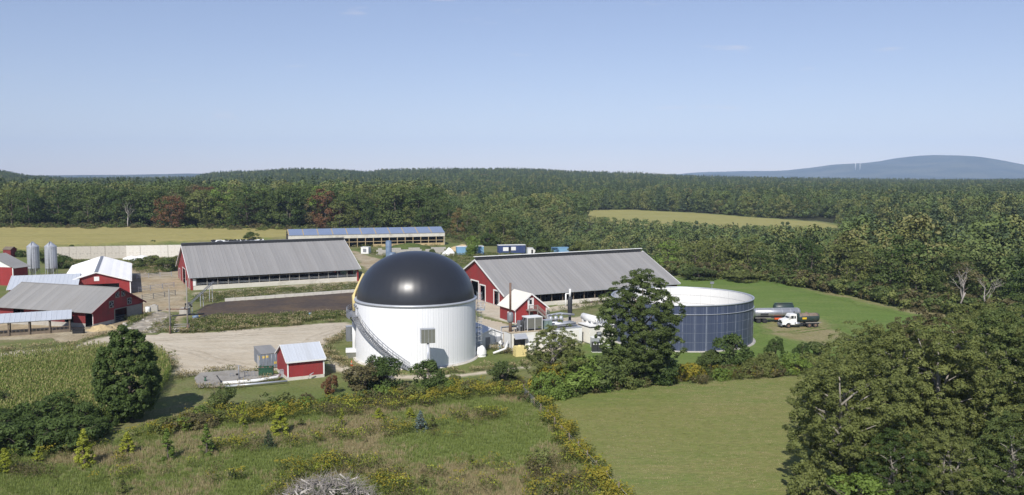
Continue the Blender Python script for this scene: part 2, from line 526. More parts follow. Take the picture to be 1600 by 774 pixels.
GREEN_DARK = [(0.028, 0.046, 0.011), (0.050, 0.078, 0.019), (0.080, 0.115, 0.030)]
GREEN = [(0.040, 0.058, 0.015), (0.072, 0.098, 0.027), (0.116, 0.142, 0.042)]
OLIVE = [(0.068, 0.080, 0.022), (0.116, 0.134, 0.038), (0.180, 0.196, 0.062)]
YELLOWGREEN = [(0.12, 0.14, 0.018), (0.22, 0.245, 0.03), (0.33, 0.345, 0.05)]
RUST = [(0.060, 0.030, 0.015), (0.120, 0.060, 0.028), (0.165, 0.092, 0.040)]
BROWN = [(0.066, 0.056, 0.024), (0.105, 0.092, 0.040), (0.140, 0.128, 0.056)]
PINE = [(0.022, 0.038, 0.016), (0.040, 0.062, 0.028), (0.062, 0.090, 0.042)]
M['leaf_dark'] = leaf_mat('dark_green_leaves', GREEN_DARK)
M['leaf_green'] = leaf_mat('green_leaves', GREEN)
M['leaf_olive'] = leaf_mat('olive_leaves', OLIVE)
M['leaf_yellow'] = leaf_mat('yellow_green_leaves', YELLOWGREEN, 0.35)
M['leaf_rust'] = leaf_mat('rust_leaves', RUST)
M['leaf_brown'] = leaf_mat('brown_green_leaves', BROWN)
M['needle'] = leaf_mat('pine_needles', PINE, 0.1)
M['needle_blue'] = leaf_mat('blue_spruce_needles', [(0.05, 0.075, 0.065), (0.10, 0.135, 0.125), (0.15, 0.19, 0.18)], 0.1)
M['leaf_gold'] = leaf_mat('gold_leaves', [(0.14, 0.125, 0.016), (0.22, 0.19, 0.024), (0.31, 0.255, 0.035)], 0.3)
M['leaf_bright'] = leaf_mat('fresh_green_leaves', [(0.065, 0.10, 0.018), (0.11, 0.16, 0.03), (0.16, 0.22, 0.05)], 0.3)
M['leaf_corn'] = leaf_mat('corn_leaves', [(0.095, 0.145, 0.030), (0.155, 0.200, 0.046), (0.215, 0.235, 0.070)], 0.3, 0.7)
M['leaf_tassel'] = leaf_mat('corn_tassels', [(0.19, 0.185, 0.07), (0.26, 0.24, 0.095)], 0.2, 0.7)
M['tuft_green'] = leaf_mat('green_grass_blades', [(0.105, 0.140, 0.033), (0.155, 0.192, 0.048), (0.200, 0.232, 0.068)], 0.3, 0.8)
M['tuft_dry'] = leaf_mat('dry_grass_blades', [(0.20, 0.165, 0.085), (0.29, 0.24, 0.13), (0.38, 0.32, 0.19)], 0.3, 0.8)
M['weed_dark'] = leaf_mat('weed_leaves', [(0.055, 0.075, 0.018), (0.10, 0.12, 0.026), (0.15, 0.165, 0.04)], 0.3, 0.7)
M['leaf_tan'] = leaf_mat('tan_orange_leaves', [(0.08, 0.055, 0.02), (0.14, 0.10, 0.035), (0.19, 0.14, 0.05)])
M['leaf_turn'] = leaf_mat('yellowing_leaves', [(0.10, 0.09, 0.018), (0.17, 0.15, 0.028), (0.24, 0.20, 0.04)])
M['leaf_wine'] = leaf_mat('wine_brown_leaves', [(0.05, 0.028, 0.018), (0.085, 0.048, 0.032), (0.12, 0.07, 0.045)])

# ------------------------------------------------------------------ terrain
SKY_X = [-300, 0, 45, 110, 300, 330, 400, 470, 510, 545, 575, 600, 700, 800, 850, 900, 1000, 1060, 1100, 1200, 1300, 1400, 1900]
SKY_Y = [266, 268, 276, 279.5, 279, 272, 269, 265.5, 266, 268, 270.5, 267.5, 266, 265.5, 267, 270, 273, 275.5, 277, 279, 281, 282, 282]


def smooth(t):
    t = np.clip(t, 0, 1)
    return t * t * (3 - 2 * t)


def wob(x, y, f, ph=0.0):
    return np.sin(x * f + 1.3 + ph) * np.cos(y * f * 0.83 + 0.7 + ph) + 0.5 * np.sin(x * f * 2.3 + y * f * 1.9 + 2.1 + ph)


def terrain(x, y):
    x, y = np.asarray(x, float), np.asarray(y, float)
    yy = np.maximum(y, 50)
    px = 800 + FPX * x / yy
    zt = 30 + (HORIZON - np.interp(px, SKY_X, SKY_Y)) / FPX * 2500 - 16.5
    up = smooth((y - 650) / 1850) * (1 - smooth((y - 2560) / 900))
    z = zt * up + wob(x, y, 0.011) * 2.2 * up
    d = np.hypot(x, y)
    dip = smooth((d - 262) / 110) * (1 - smooth((d - 488) / 45)) * smooth((px - 790) / 90)
    return z - 13.0 * dip


def grid_mesh(name, P, mat, smooth_=True):
    """P: (rows, cols, 3) array"""
    r, c, _ = P.shape
    me = bpy.data.meshes.new(name)
    idx = np.arange(r * c).reshape(r, c)
    F = np.stack([idx[:-1, :-1], idx[:-1, 1:], idx[1:, 1:], idx[1:, :-1]], -1).reshape(-1, 4)
    fill_mesh(me, P.reshape(-1, 3), F)
    me.materials.append(mat)
    if smooth_: me.polygons.foreach_set('use_smooth', np.ones(len(F), bool))
    return me


def fill_mesh(me, V, F):
    V, F = np.asarray(V, np.float32), np.asarray(F, np.int32)
    k = F.shape[1]
    me.vertices.add(len(V))
    me.vertices.foreach_set('co', V.ravel())
    me.loops.add(F.size)
    me.loops.foreach_set('vertex_index', F.ravel())
    me.polygons.add(len(F))
    me.polygons.foreach_set('loop_start', np.arange(0, F.size, k, dtype=np.int32))
    me.polygons.foreach_set('loop_total', np.full(len(F), k, np.int32))
    me.update(calc_edges=True)


M['ground'] = ground_mat('meadow_ground', *MEADOW, s=(0.06, 0.35, 2.6))
# near ground keeps its weeds; the forest floor beyond is darker leaf litter
def forest_floor_mat():
    m, nt, b = new_mat('meadow_and_forest_floor')
    pos = world_pos(nt)
    c, f = meadow(nt, pos)
    a = N(nt, 'ShaderNodeAttribute', attribute_name='wood')
    c = mixc(nt, a.outputs['Fac'], c, (0.042, 0.045, 0.022))
    nt.links.new(c, b.inputs['Base Color'])
    b.inputs['Roughness'].default_value = 0.95
    b.inputs['Specular IOR Level'].default_value = 0.1
    bump(nt, b, f, 0.6, 0.25)
    return m


EDGE_X = [-400, 210, 330, 450, 690, 740, 790, 840, 900, 1010, 1062, 1120, 1190, 1330, 1420, 1500, 1600, 1750, 2000]
EDGE_Y = [357, 358.5, 360, 362, 369, 377, 383, 386, 389, 398, 428, 433.5, 436, 460, 480, 491, 503, 520, 545]
ys = np.concatenate([np.arange(-300, 40, 20), np.arange(40, 560, 6.5), np.geomspace(560, 14000, 110)])
us = np.linspace(-1, 1, 260)
X = us[None, :] * (120 + 0.65 * np.maximum(ys, 0))[:, None]
Y = np.repeat(ys[:, None], len(us), 1)
me = grid_mesh('ground', np.stack([X, Y, terrain(X, Y)], -1), forest_floor_mat())
pxs = 800 + FPX * X / np.maximum(Y, 30)
pys = HORIZON + FPX * CAM_H / np.maximum(Y, 30)
att = me.attributes.new('wood', 'FLOAT', 'POINT')
att.data.foreach_set('value', smooth((np.interp(pxs, EDGE_X, EDGE_Y) - pys) / 6 + 0.3).ravel().astype(np.float32))
tag(link_mesh('ground', me), kind='structure')


def poly_sd(P, poly):
    """signed distance (inside positive) of points P (n,2) to a polygon"""
    poly = np.asarray(poly, float)
    inside = np.zeros(len(P), bool)
    dist = np.full(len(P), 1e9)
    for (x0, y0), (x1, y1) in zip(poly, np.roll(poly, -1, 0)):
        dx, dy = x1 - x0, y1 - y0
        t = np.clip(((P[:, 0] - x0) * dx + (P[:, 1] - y0) * dy) / (dx * dx + dy * dy + 1e-9), 0, 1)
        dist = np.minimum(dist, np.hypot(P[:, 0] - x0 - t * dx, P[:, 1] - y0 - t * dy))
        c = (y0 > P[:, 1]) != (y1 > P[:, 1])
        xi = x0 + (P[:, 1] - y0) * dx / (dy if abs(dy) > 1e-9 else 1e-9)
        inside ^= c & (P[:, 0] < xi)
    return np.where(inside, dist, -dist)


def px_poly(pts):
    return [tuple(at(*p).xy) for p in pts]


def sheet(name, poly, mat, z, step=1.0, margin=2.0, lump=0.0, heap=None):
    """ground sheet following a world-space outline, with a rim of width margin that breaks up into the surroundings"""
    poly = np.asarray(poly)
    x0, y0 = poly.min(0) - margin
    x1, y1 = poly.max(0) + margin
    gx, gy = np.arange(x0, x1 + step, step), np.arange(y0, y1 + step, step)
    GX, GY = np.meshgrid(gx, gy)
    P = np.stack([GX.ravel(), GY.ravel()], -1)
    sd = poly_sd(P, poly)
    sd = sd + wob(P[:, 0], P[:, 1], 0.35) * min(1.0, margin * 0.3)
    idx = np.arange(len(P)).reshape(GX.shape)
    keep = sd.reshape(GX.shape) > -margin
    q = keep[:-1, :-1] & keep[:-1, 1:] & keep[1:, 1:] & keep[1:, :-1]
    F = np.stack([idx[:-1, :-1], idx[:-1, 1:], idx[1:, 1:], idx[1:, :-1]], -1)[q]
    used, inv = np.unique(F, return_inverse=True)
    F = inv.reshape(-1, 4)
    V = P[used]
    zz = np.full(len(V), z) + terrain(V[:, 0], V[:, 1])
    if lump: zz = zz + np.abs(wob(V[:, 0], V[:, 1], 0.8)) * lump * np.clip(sd[used], 0, 1)
    if heap: zz = zz + heap(V[:, 0], V[:, 1], sd[used])
    me = bpy.data.meshes.new(name)
    fill_mesh(me, np.column_stack([V, zz]), F)
    me.materials.append(mat)
    me.polygons.foreach_set('use_smooth', np.ones(len(F), bool))
    a = me.attributes.new('edge', 'FLOAT', 'POINT')
    a.data.foreach_set('value', sd[used].astype(np.float32))
    return tag(link_mesh(name, me), kind='structure')


M['gravel'] = ground_mat('gravel', (0.50, 0.435, 0.335), (0.56, 0.50, 0.40), (0.43, 0.36, 0.265), (0.05, 0.25, 2.0), edge=(1.2, 3.0), bump_s=0.3, stretch=(0.45, 1.8, 1, -0.25))
M['dirt'] = ground_mat('barnyard_dirt', (0.37, 0.29, 0.18), (0.46, 0.40, 0.29), (0.24, 0.19, 0.12), (0.06, 0.2, 1.5), edge=(1.5, 4.0), bump_s=0.5)
M['lawn'] = ground_mat('short_green_grass', (0.140, 0.165, 0.048), (0.200, 0.195, 0.080), (0.115, 0.150, 0.040), (0.06, 0.3, 2.5), edge=(1.5, 4.0))
M['hay'] = ground_mat('mown_hayfield_grass', (0.195, 0.200, 0.064), (0.145, 0.190, 0.048), (0.225, 0.215, 0.080), (0.045, 0.4, 3.0), edge=(1.5, 3.5), bump_s=0.5, stretch=(0.35, 1.5, 1, 0.22))
M['pasture'] = ground_mat('pasture_grass', (0.125, 0.195, 0.042), (0.160, 0.205, 0.058), (0.105, 0.165, 0.034), (0.02, 0.12, 1.4), edge=(2.5, 5.0), stretch=(1, 2.5, 1, 0.4))
M['worn'] = ground_mat('worn_dry_grass', (0.25, 0.215, 0.105), (0.19, 0.195, 0.07), (0.30, 0.255, 0.15), (0.08, 0.3, 1.8), edge=(3.0, 6.0), under=((0.125, 0.195, 0.042), (0.160, 0.205, 0.058), (0.105, 0.165, 0.034), (0.02, 0.12, 1.4)))
M['ripe'] = ground_mat('ripe_corn_field_cover', (0.33, 0.285, 0.105), (0.29, 0.262, 0.09), (0.37, 0.32, 0.13), (0.012, 0.06, 0.7), edge=(4.0, 6.0), stretch=(0.35, 2.2, 1, 0.12), bump_s=0.9)
M['far_field'] = ground_mat('far_field_grass', (0.31, 0.285, 0.10), (0.27, 0.26, 0.085), (0.34, 0.305, 0.125), (0.01, 0.04, 0.3), edge=(5.0, 10.0), stretch=(0.3, 1.5, 1, 0.0))
M['slurry'] = ground_mat('crusted_slurry', (0.070, 0.052, 0.042), (0.125, 0.085, 0.048), (0.055, 0.043, 0.038), (0.045, 0.13, 0.9), rough=0.85, bump_s=0.5, spec=0.3)
M['rubble'] = ground_mat('stony_bank', (0.40, 0.36, 0.30), (0.33, 0.29, 0.23), (0.24, 0.21, 0.16), (0.1, 0.5, 1.6), edge=(1.0, 3.5), bump_s=1.0)

PAT = px_poly([(1000, 431), (1062, 433), (1120, 435), (1190, 437.5), (1330, 462), (1420, 483), (1520, 500), (1640, 560), (1380, 600), (1240, 592), (1180, 596), (1060, 590), (900, 590), (900, 520), (960, 470)])
sheet('pasture', PAT, M['pasture'], 0.02, 1.5, 3.0)
sheet('field_track', px_poly([(1180, 434), (1240, 443), (1330, 462), (1420, 482), (1500, 492), (1530, 500), (1500, 501), (1420, 491), (1330, 470), (1236, 449)]), M['worn'], 0.07, 0.8, 2.5)
sheet('worn_ground', px_poly([(1170, 476), (1210, 484), (1290, 500), (1330, 520), (1310, 545), (1250, 540), (1190, 522)]), M['worn'], 0.045, 1.0, 4.0)
HAYP = px_poly([(834, 632), (900, 617), (1010, 603), (1120, 595), (1230, 589), (1330, 580), (1480, 600), (1700, 700), (1500, 800), (1420, 900), (1060, 900), (968, 776)])
sheet('hayfield', HAYP, M['hay'], 0.06, 0.8, 2.0)
sheet('lawn', px_poly([(500, 556), (545, 510), (560, 500), (760, 500), (960, 490), (980, 560), (900, 580), (760, 592), (640, 602), (520, 612), (420, 622), (330, 616), (290, 600), (330, 580), (440, 584)]), M['lawn'], 0.018, 0.8, 2.0)
sheet('roadside_lawn', px_poly([(0, 537), (40, 533), (76, 530), (80, 536), (40, 543), (0, 549)]), M['lawn'], 0.05, 0.5, 1.0)
sheet('barnyard', px_poly([(-120, 545), (-120, 470), (60, 470), (200, 412), (282, 409), (292, 440), (300, 470), (296, 500), (268, 522), (200, 530), (100, 536), (0, 532)]), M['dirt'], 0.022, 1.2, 3.0)
sheet('gravel_road', px_poly([(-150, 562), (0, 551), (110, 541), (170, 523), (235, 521), (330, 519), (430, 511), (545, 502), (566, 511), (530, 528), (510, 545), (508, 562), (470, 578), (400, 583), (345, 580), (290, 591), (262, 583), (268, 562), (230, 550), (150, 552), (60, 561), (0, 570), (-150, 590)]), M['gravel'], 0.042, 0.8, 2.0)
sheet('gravel_track', px_poly([(503, 552), (512, 553), (535, 570), (560, 582), (640, 587), (720, 584), (770, 577), (832, 570), (832, 577), (770, 585), (720, 592), (640, 595), (560, 591), (520, 582)]), M['gravel'], 0.066, 0.5, 1.0)
sheet('plant_yard', px_poly([(742, 478), (775, 480), (800, 510), (850, 500), (930, 492), (950, 530), (900, 540), (870, 550), (826, 556), (790, 552), (745, 534)]), M['gravel'], 0.05, 0.7, 1.5)
sheet('barn_apron', px_poly([(700, 460), (722, 438), (775, 470), (800, 484), (830, 484), (1060, 452), (1068, 458), (840, 492), (790, 505), (740, 490)]), M['gravel'], 0.055, 0.8, 1.5)
sheet('slurry_lagoon', px_poly([(303, 489), (318, 477), (352, 471), (430, 466), (556, 456), (580, 470), (560, 488), (500, 490), (420, 494), (312, 502)]), M['slurry'], 0.03, 0.8, 0.1)
M['bank'] = ground_mat('bare_earth_bank', (0.36, 0.31, 0.22), (0.42, 0.37, 0.28), (0.20, 0.19, 0.08), (0.08, 0.3, 1.5), edge=(1.0, 2.5), bump_s=0.6)
sheet('earth_bank', px_poly([(300, 458), (562, 438), (572, 450), (430, 462), (350, 468), (308, 474)]), M['bank'], 0.05, 0.6, 1.5, lump=0.1)
sheet('stony_bank', px_poly([(180, 522), (215, 500), (238, 487), (272, 489), (268, 512), (240, 523)]), M['rubble'], 0.07, 0.5, 1.0, lump=0.25)
sheet('ripe_cornfield', px_poly([(-260, 358.5), (210, 358.8), (330, 360.5), (520, 362.5), (520, 372), (300, 382), (88, 389), (60, 396), (-200, 398)]), M['ripe'], 0.03, 3.0, 6.0, heap=lambda x, y, s: 1.7 * smooth(s / 2.0) + 0.12 * wob(x, y, 1.9))
sheet('far_field', px_poly([(840, 331), (900, 329.6), (985, 328.8), (1090, 333.5), (1285, 347.5), (1312, 352), (1320, 358), (1200, 360), (980, 352), (860, 342)]), M['far_field'], 0.1, 8.0, 10.0)
sheet('distant_field', px_poly([(1566, 333), (1640, 332), (1650, 337), (1570, 336.5)]), M['far_field'], 0.3, 10.0, 8.0)
sheet('back_lane', px_poly([(544, 392), (556, 392), (590, 404), (640, 412), (720, 420), (700, 436), (600, 430), (566, 420)]), M['dirt'], 0.03, 1.2, 2.5)


def ruts(name, pts_px, width, gap, mat, z):
    """a pair of wheel ruts along a line of photo pixels"""
    P = [at(*p) for p in pts_px]
    for s_ in (-1, 1):
        L_, R__ = [], []
        for i, p in enumerate(P):
            d_ = (P[min(i + 1, len(P) - 1)] - P[max(i - 1, 0)]).normalized()
            n_ = Vector((-d_.y, d_.x, 0))
            c_ = p + n_ * s_ * gap / 2
            L_.append(tuple((c_ + n_ * width / 2).xy))
            R__.append(tuple((c_ - n_ * width / 2).xy))
        sheet(name, L_ + R__[::-1], mat, z, 0.35, 0.3)


GRAV = ((0.50, 0.435, 0.335), (0.56, 0.50, 0.40), (0.43, 0.36, 0.265), (0.05, 0.25, 2.0))
M['rut'] = ground_mat('wheel_worn_gravel', (0.36, 0.30, 0.22), (0.41, 0.35, 0.26), (0.30, 0.25, 0.18), (0.1, 0.4, 2.0), edge=(0.5, 1.6), bump_s=0.3, under=GRAV)
M['rut_grass'] = ground_mat('wheel_worn_grass', (0.24, 0.20, 0.10), (0.20, 0.185, 0.075), (0.27, 0.22, 0.13), (0.1, 0.4, 2.0), edge=(0.5, 1.6), under=((0.125, 0.195, 0.042), (0.160, 0.205, 0.058), (0.105, 0.165, 0.034), (0.02, 0.12, 1.4)))
ruts('wheel_ruts', [(20, 557), (110, 547), (180, 533), (260, 531), (360, 526), (460, 517), (540, 508)], 0.55, 1.9, M['rut'], 0.062)
ruts('wheel_ruts', [(250, 540), (310, 552), (350, 566), (400, 574), (440, 577)], 0.5, 1.8, M['rut'], 0.064)
ruts('wheel_ruts', [(540, 512), (490, 528), (470, 545), (485, 560), (505, 566)], 0.5, 1.8, M['rut'], 0.066)
ruts('pasture_ruts', [(1290, 513), (1240, 520), (1200, 519), (1180, 510)], 0.5, 1.9, M['rut_grass'], 0.075)
ruts('pasture_ruts', [(1300, 508), (1380, 520), (1460, 530)], 0.5, 1.9, M['rut_grass'], 0.078)
FIELDS_PX = [[(880, 331), (985, 328.5), (1100, 334), (1290, 348), (1312, 352), (1300, 358.5), (1200, 357), (1050, 349), (920, 341)], [(1568, 333), (1640, 332.5), (1650, 336.5), (1572, 336)]]


# ------------------------------------------------------------------ far mountain and hills
def far_range(name, xs, ys_, depth, thick, px0, px1, mat, rough_amp):
    pxv = np.linspace(px0, px1, 150)
    top = 30 + (HORIZON - np.interp(pxv, xs, ys_)) / FPX * depth
    rows = []
    for v in np.linspace(-1, 1, 45):
        dp = depth + v * thick
        x = (pxv - 800) / FPX * depth * (1 + 0.02 * v)
        k = (1 - smooth(abs(v))) if v < 0 else (1 - 0.7 * smooth(v))
        z = top * k + (wob(x, np.full_like(x, dp), 0.004) + 1.4 * wob(x, np.full_like(x, dp), 0.0017, 2.0)) * rough_amp * (1 - abs(v)) * min(1, abs(v) * 3) - 4 * (v <= -0.99)
        rows.append(np.stack([x, np.full_like(x, dp), z], -1))
    return tag(link_mesh(name, grid_mesh(name, np.array(rows), mat)), kind='structure')


def far_wood_mat():
    m, nt, b = new_mat('far_forest_cover')
    pos = world_pos(nt)
    a = maprange(nt, noise_node(nt, pos, 0.0022, 6, 0.6), 0.4, 0.62)
    f = maprange(nt, noise_node(nt, pos, 0.03, 4, 0.7), 0.3, 0.7)
    c = mixc(nt, a, (0.025, 0.036, 0.018), (0.085, 0.085, 0.045))
    c = mixc(nt, 1.0, c, mixc(nt, f, (0.6, 0.6, 0.6), (1.35, 1.35, 1.35)), 'MULTIPLY')
    nt.links.new(c, b.inputs['Base Color'])
    b.inputs['Roughness'].default_value = 0.95
    b.inputs['Specular IOR Level'].default_value = 0.05
    return m


M['far_wood'] = far_wood_mat()
far_range('mountain', [1040, 1085, 1130, 1190, 1215, 1250, 1300, 1350, 1385, 1405, 1430, 1455, 1485, 1510, 1540, 1570, 1600, 1625, 1670, 1720, 1780], [277, 274, 271.5, 270, 268.5, 264.5, 257.5, 255, 251.5, 247, 244, 242.8, 243.8, 247.5, 253, 258, 263, 264, 260, 265, 273], 10800, 2600, 1040, 1780, M['far_wood'], 25)
far_range('hills', [-300, 40, 120, 200, 250, 300, 380, 700, 1000, 1060, 1120, 1200, 2000], [274, 274.5, 273.8, 273.4, 272.4, 271.8, 273.5, 277, 276.5, 273.5, 272.5, 277, 277], 9000, 1100, -300, 1900, M['far_wood'], 8)


# ------------------------------------------------------------------ foliage
def quads_mesh(name, C, Nn, S, T, mats, mi=None, aspect=0.7, r=None):
    """leaf quads at centres C facing Nn with size S; per-leaf tint T"""
    r = r or rng
    n = len(C)
    ref = r.normal(size=(n, 3))
    U = np.cross(Nn, ref)
    U /= np.linalg.norm(U, axis=1, keepdims=True) + 1e-9
    W = np.cross(Nn, U)
    s = S[:, None] * 0.5
    V = np.stack([C - U * s, C - W * s * aspect, C + U * s, C + W * s * aspect], 1).reshape(-1, 3)
    me = bpy.data.meshes.new(name)
    fill_mesh(me, V, np.arange(4 * n).reshape(n, 4))
    for m in (mats if isinstance(mats, (list, tuple)) else [mats]): me.materials.append(m)
    if mi is not None: me.polygons.foreach_set('material_index', np.asarray(mi, np.int32))
    a = me.attributes.new('tint', 'FLOAT', 'POINT')
    a.data.foreach_set('value', np.repeat(T, 4).astype(np.float32))
    return me


def clump_leaves(cen, rad, per, leaf, r, flat=0.75, out=None):
    """leaf centres/normals/sizes/tints for spherical clumps; out: crown middle, leaves keep to the outer side of their clump"""
    n = len(cen)
    cnt = np.maximum(3, (per * (rad / rad.mean()) ** 2).astype(int))
    idx = np.repeat(np.arange(n), cnt)
    d = r.normal(size=(len(idx), 3))
    d /= np.linalg.norm(d, axis=1, keepdims=True)
    if out is not None:
        o = cen[idx] - out
        o /= np.linalg.norm(o, axis=1, keepdims=True) + 1e-6
        flip = (d * o).sum(1) < -0.25
        d[flip] *= -1
    C = cen[idx] + d * (rad[idx] * (0.55 + 0.5 * r.random(len(idx))))[:, None] * np.array([1, 1, flat])
    Nn = d + 0.5 * r.normal(size=d.shape) + np.array([0, 0, 0.5])
    Nn /= np.linalg.norm(Nn, axis=1, keepdims=True) + 1e-9
    S = leaf * (0.6 + 0.8 * r.random(len(idx)))
    T = np.clip(0.55 * r.random(n)[idx] + 0.45 * r.random(len(idx)), 0, 1)
    return C, Nn, S, T


def clumps(shape, h, rad, base, n, r, cr=None):
    """clump centres and radii of a crown from height base to h"""
    hh = h - base
    if shape in ('round', 'egg', 'bush', 'open'):
        d = r.normal(size=(n, 3))
        d /= np.linalg.norm(d, axis=1, keepdims=True)
        f = r.random(n) ** (0.33 if shape != 'open' else 0.5)
        f = 0.35 + 0.65 * f
        if shape == 'open': f *= np.where(r.random(n) < 0.2, 1.22, 1.0)
        c0 = base + hh * (0.45 if shape == 'egg' else 0.5)
        cz = c0 + d[:, 2] * f * hh * 0.5
        lop = 1 + 0.22 * np.sin(3 * np.arctan2(d[:, 1], d[:, 0]) + r.random() * 6) + 0.15 * np.sin(5 * np.arctan2(d[:, 1], d[:, 0]) + cz)
        if shape == 'egg': lop = 1 + 0.05 * np.sin(4 * np.arctan2(d[:, 1], d[:, 0]))
        C = np.column_stack([d[:, 0] * f * rad * lop, d[:, 1] * f * rad * lop, cz])
        if shape == 'bush': C[:, 2] = np.maximum(C[:, 2], base + 0.05 * h)
        rr = (cr or rad * 0.28) * (0.6 + 0.8 * r.random(n))
        C[:, :2] *= np.clip(1 - rr / rad * 0.5, 0.3, 1)[:, None]
        return C, rr
    if shape == 'puff':                               # dense egg-shaped crown: small clumps close under an even surface
        d = r.normal(size=(n, 3))
        d /= np.linalg.norm(d, axis=1, keepdims=True)
        f = 0.72 + 0.28 * r.random(n)
        up = np.where(d[:, 2] > 0, 0.60, 0.40)
        wid = np.where(d[:, 2] > 0, 1.0, 1.0) * (1 + 0.05 * np.sin(3 * np.arctan2(d[:, 1], d[:, 0]) + 1))
        rr = (cr or rad * 0.15) * (0.65 + 0.7 * r.random(n))
        C = np.column_stack([d[:, 0] * f * (rad - 0.4) * wid, d[:, 1] * f * (rad - 0.4) * wid, base + hh * 0.40 + d[:, 2] * f * hh * up])
        C[:, 2] = np.maximum(C[:, 2], base + 0.25)
        return C, rr
    if shape in ('cone', 'pine'):
        t = r.random(n) ** 0.75
        z = base + hh * t * 0.97
        if shape == 'pine':
            z = base + hh * (np.round(t * 9) / 9 * 0.95 + 0.02 * r.normal(size=n))
        env = rad * ((1 - t) ** (1.0 if shape == 'cone' else 0.8) + 0.05)
        if shape == 'pine': env *= 0.7 + 0.5 * r.random(n)
        a = r.random(n) * 6.283
        q = 0.35 + 0.65 * np.sqrt(r.random(n))
        C = np.column_stack([np.cos(a) * env * q, np.sin(a) * env * q, z])
        return C, (cr or rad * 0.22) * (0.6 + 0.6 * r.random(n)) * (0.5 + 0.6 * (1 - t))
    raise ValueError(shape)


def trunk_mb(h, base, rad, r, tr=None, limbs=6, lean=0.0, multi=1):
    mb = MB()
    tr = tr or 0.022 * h + 0.03
    for k in range(multi):
        ox, oy = (0, 0) if multi == 1 else (r.normal() * tr * 1.5, r.normal() * tr * 1.5)
        lx, ly = (lean, 0) if multi == 1 else (r.normal() * rad * 0.3, r.normal() * rad * 0.3)
        pts = [(ox + lx * t * t + 0.04 * rad * math.sin(5 * t + k), oy + ly * t * t + 0.04 * rad * math.cos(4 * t), -0.2 + t * h * 0.85) for t in np.linspace(0, 1, 7)]
        mb.tube(pts, [tr * (1.25 if t == 0 else 1) * (1 - 0.85 * t) for t in np.linspace(0, 1, 7)], 7)
        for i in range(limbs):
            t = 0.25 + 0.6 * (i + r.random()) / limbs
            t = max(t, base / h * 0.9)
            p = Vector(pts[0]).lerp(Vector(pts[-1]), t)
            a = r.random() * 6.283
            L = rad * (0.4 + 0.3 * r.random())
            e = p + Vector((math.cos(a) * L, math.sin(a) * L, L * (0.35 + 0.5 * r.random())))
            m_ = p.lerp(e, 0.5) + Vector((0, 0, 0.08 * L))
            mb.tube([p, m_, e], [tr * 0.38, tr * 0.24, tr * 0.06], 5)
    return mb


class Species:
    """prototype crown and trunk meshes at a nominal size"""
    def __init__(s, shape, h, rad, base, n, per, leaf, seed, cr=None, flat=0.75, limbs=6, multi=1, aspect=0.7, bark='bark'):
        r = np.random.default_rng(seed)
        s.h, s.rad = h, rad
        C, rr = clumps(shape, h, rad, base, n, r, cr)
        out = np.array([0, 0, base + (h - base) * 0.4]) if shape not in ('cone', 'pine') else None
        s.data = clump_leaves(C, rr, per, leaf, r, flat, out)
        s.crown = quads_mesh('crown', *s.data, M['leaf_green'], aspect=aspect, r=r)
        s.trunk = trunk_mb(h, base, rad, r, limbs=limbs, multi=multi).mesh('trunk', M[bark])

    def joined(s, name, mat, trunk_mat):
        """crown and trunk as one unlinked prototype object for scattering"""
        r = np.random.default_rng(1)
        me = quads_mesh(name, *s.data, mat, r=r)
        return bpy.data.objects.new(name, me)


def grow(name, label, cat, sp, loc, h, mat, rz=None, wide=1.0, group=None, trunk='trunk', bark=None):
    """a plant thing: Empty > crown, trunk"""
    k = h / sp.h
    root = thing(name, label, cat, loc, rnd.random() * 6.28 if rz is None else rz, group)
    root.scale = (k * wide, k * wide, k)
    c = link_mesh('crown', sp.crown, root)
    c.material_slots[0].link = 'OBJECT'
    c.material_slots[0].material = M[mat]
    link_mesh(trunk, sp.trunk, root)
    return root


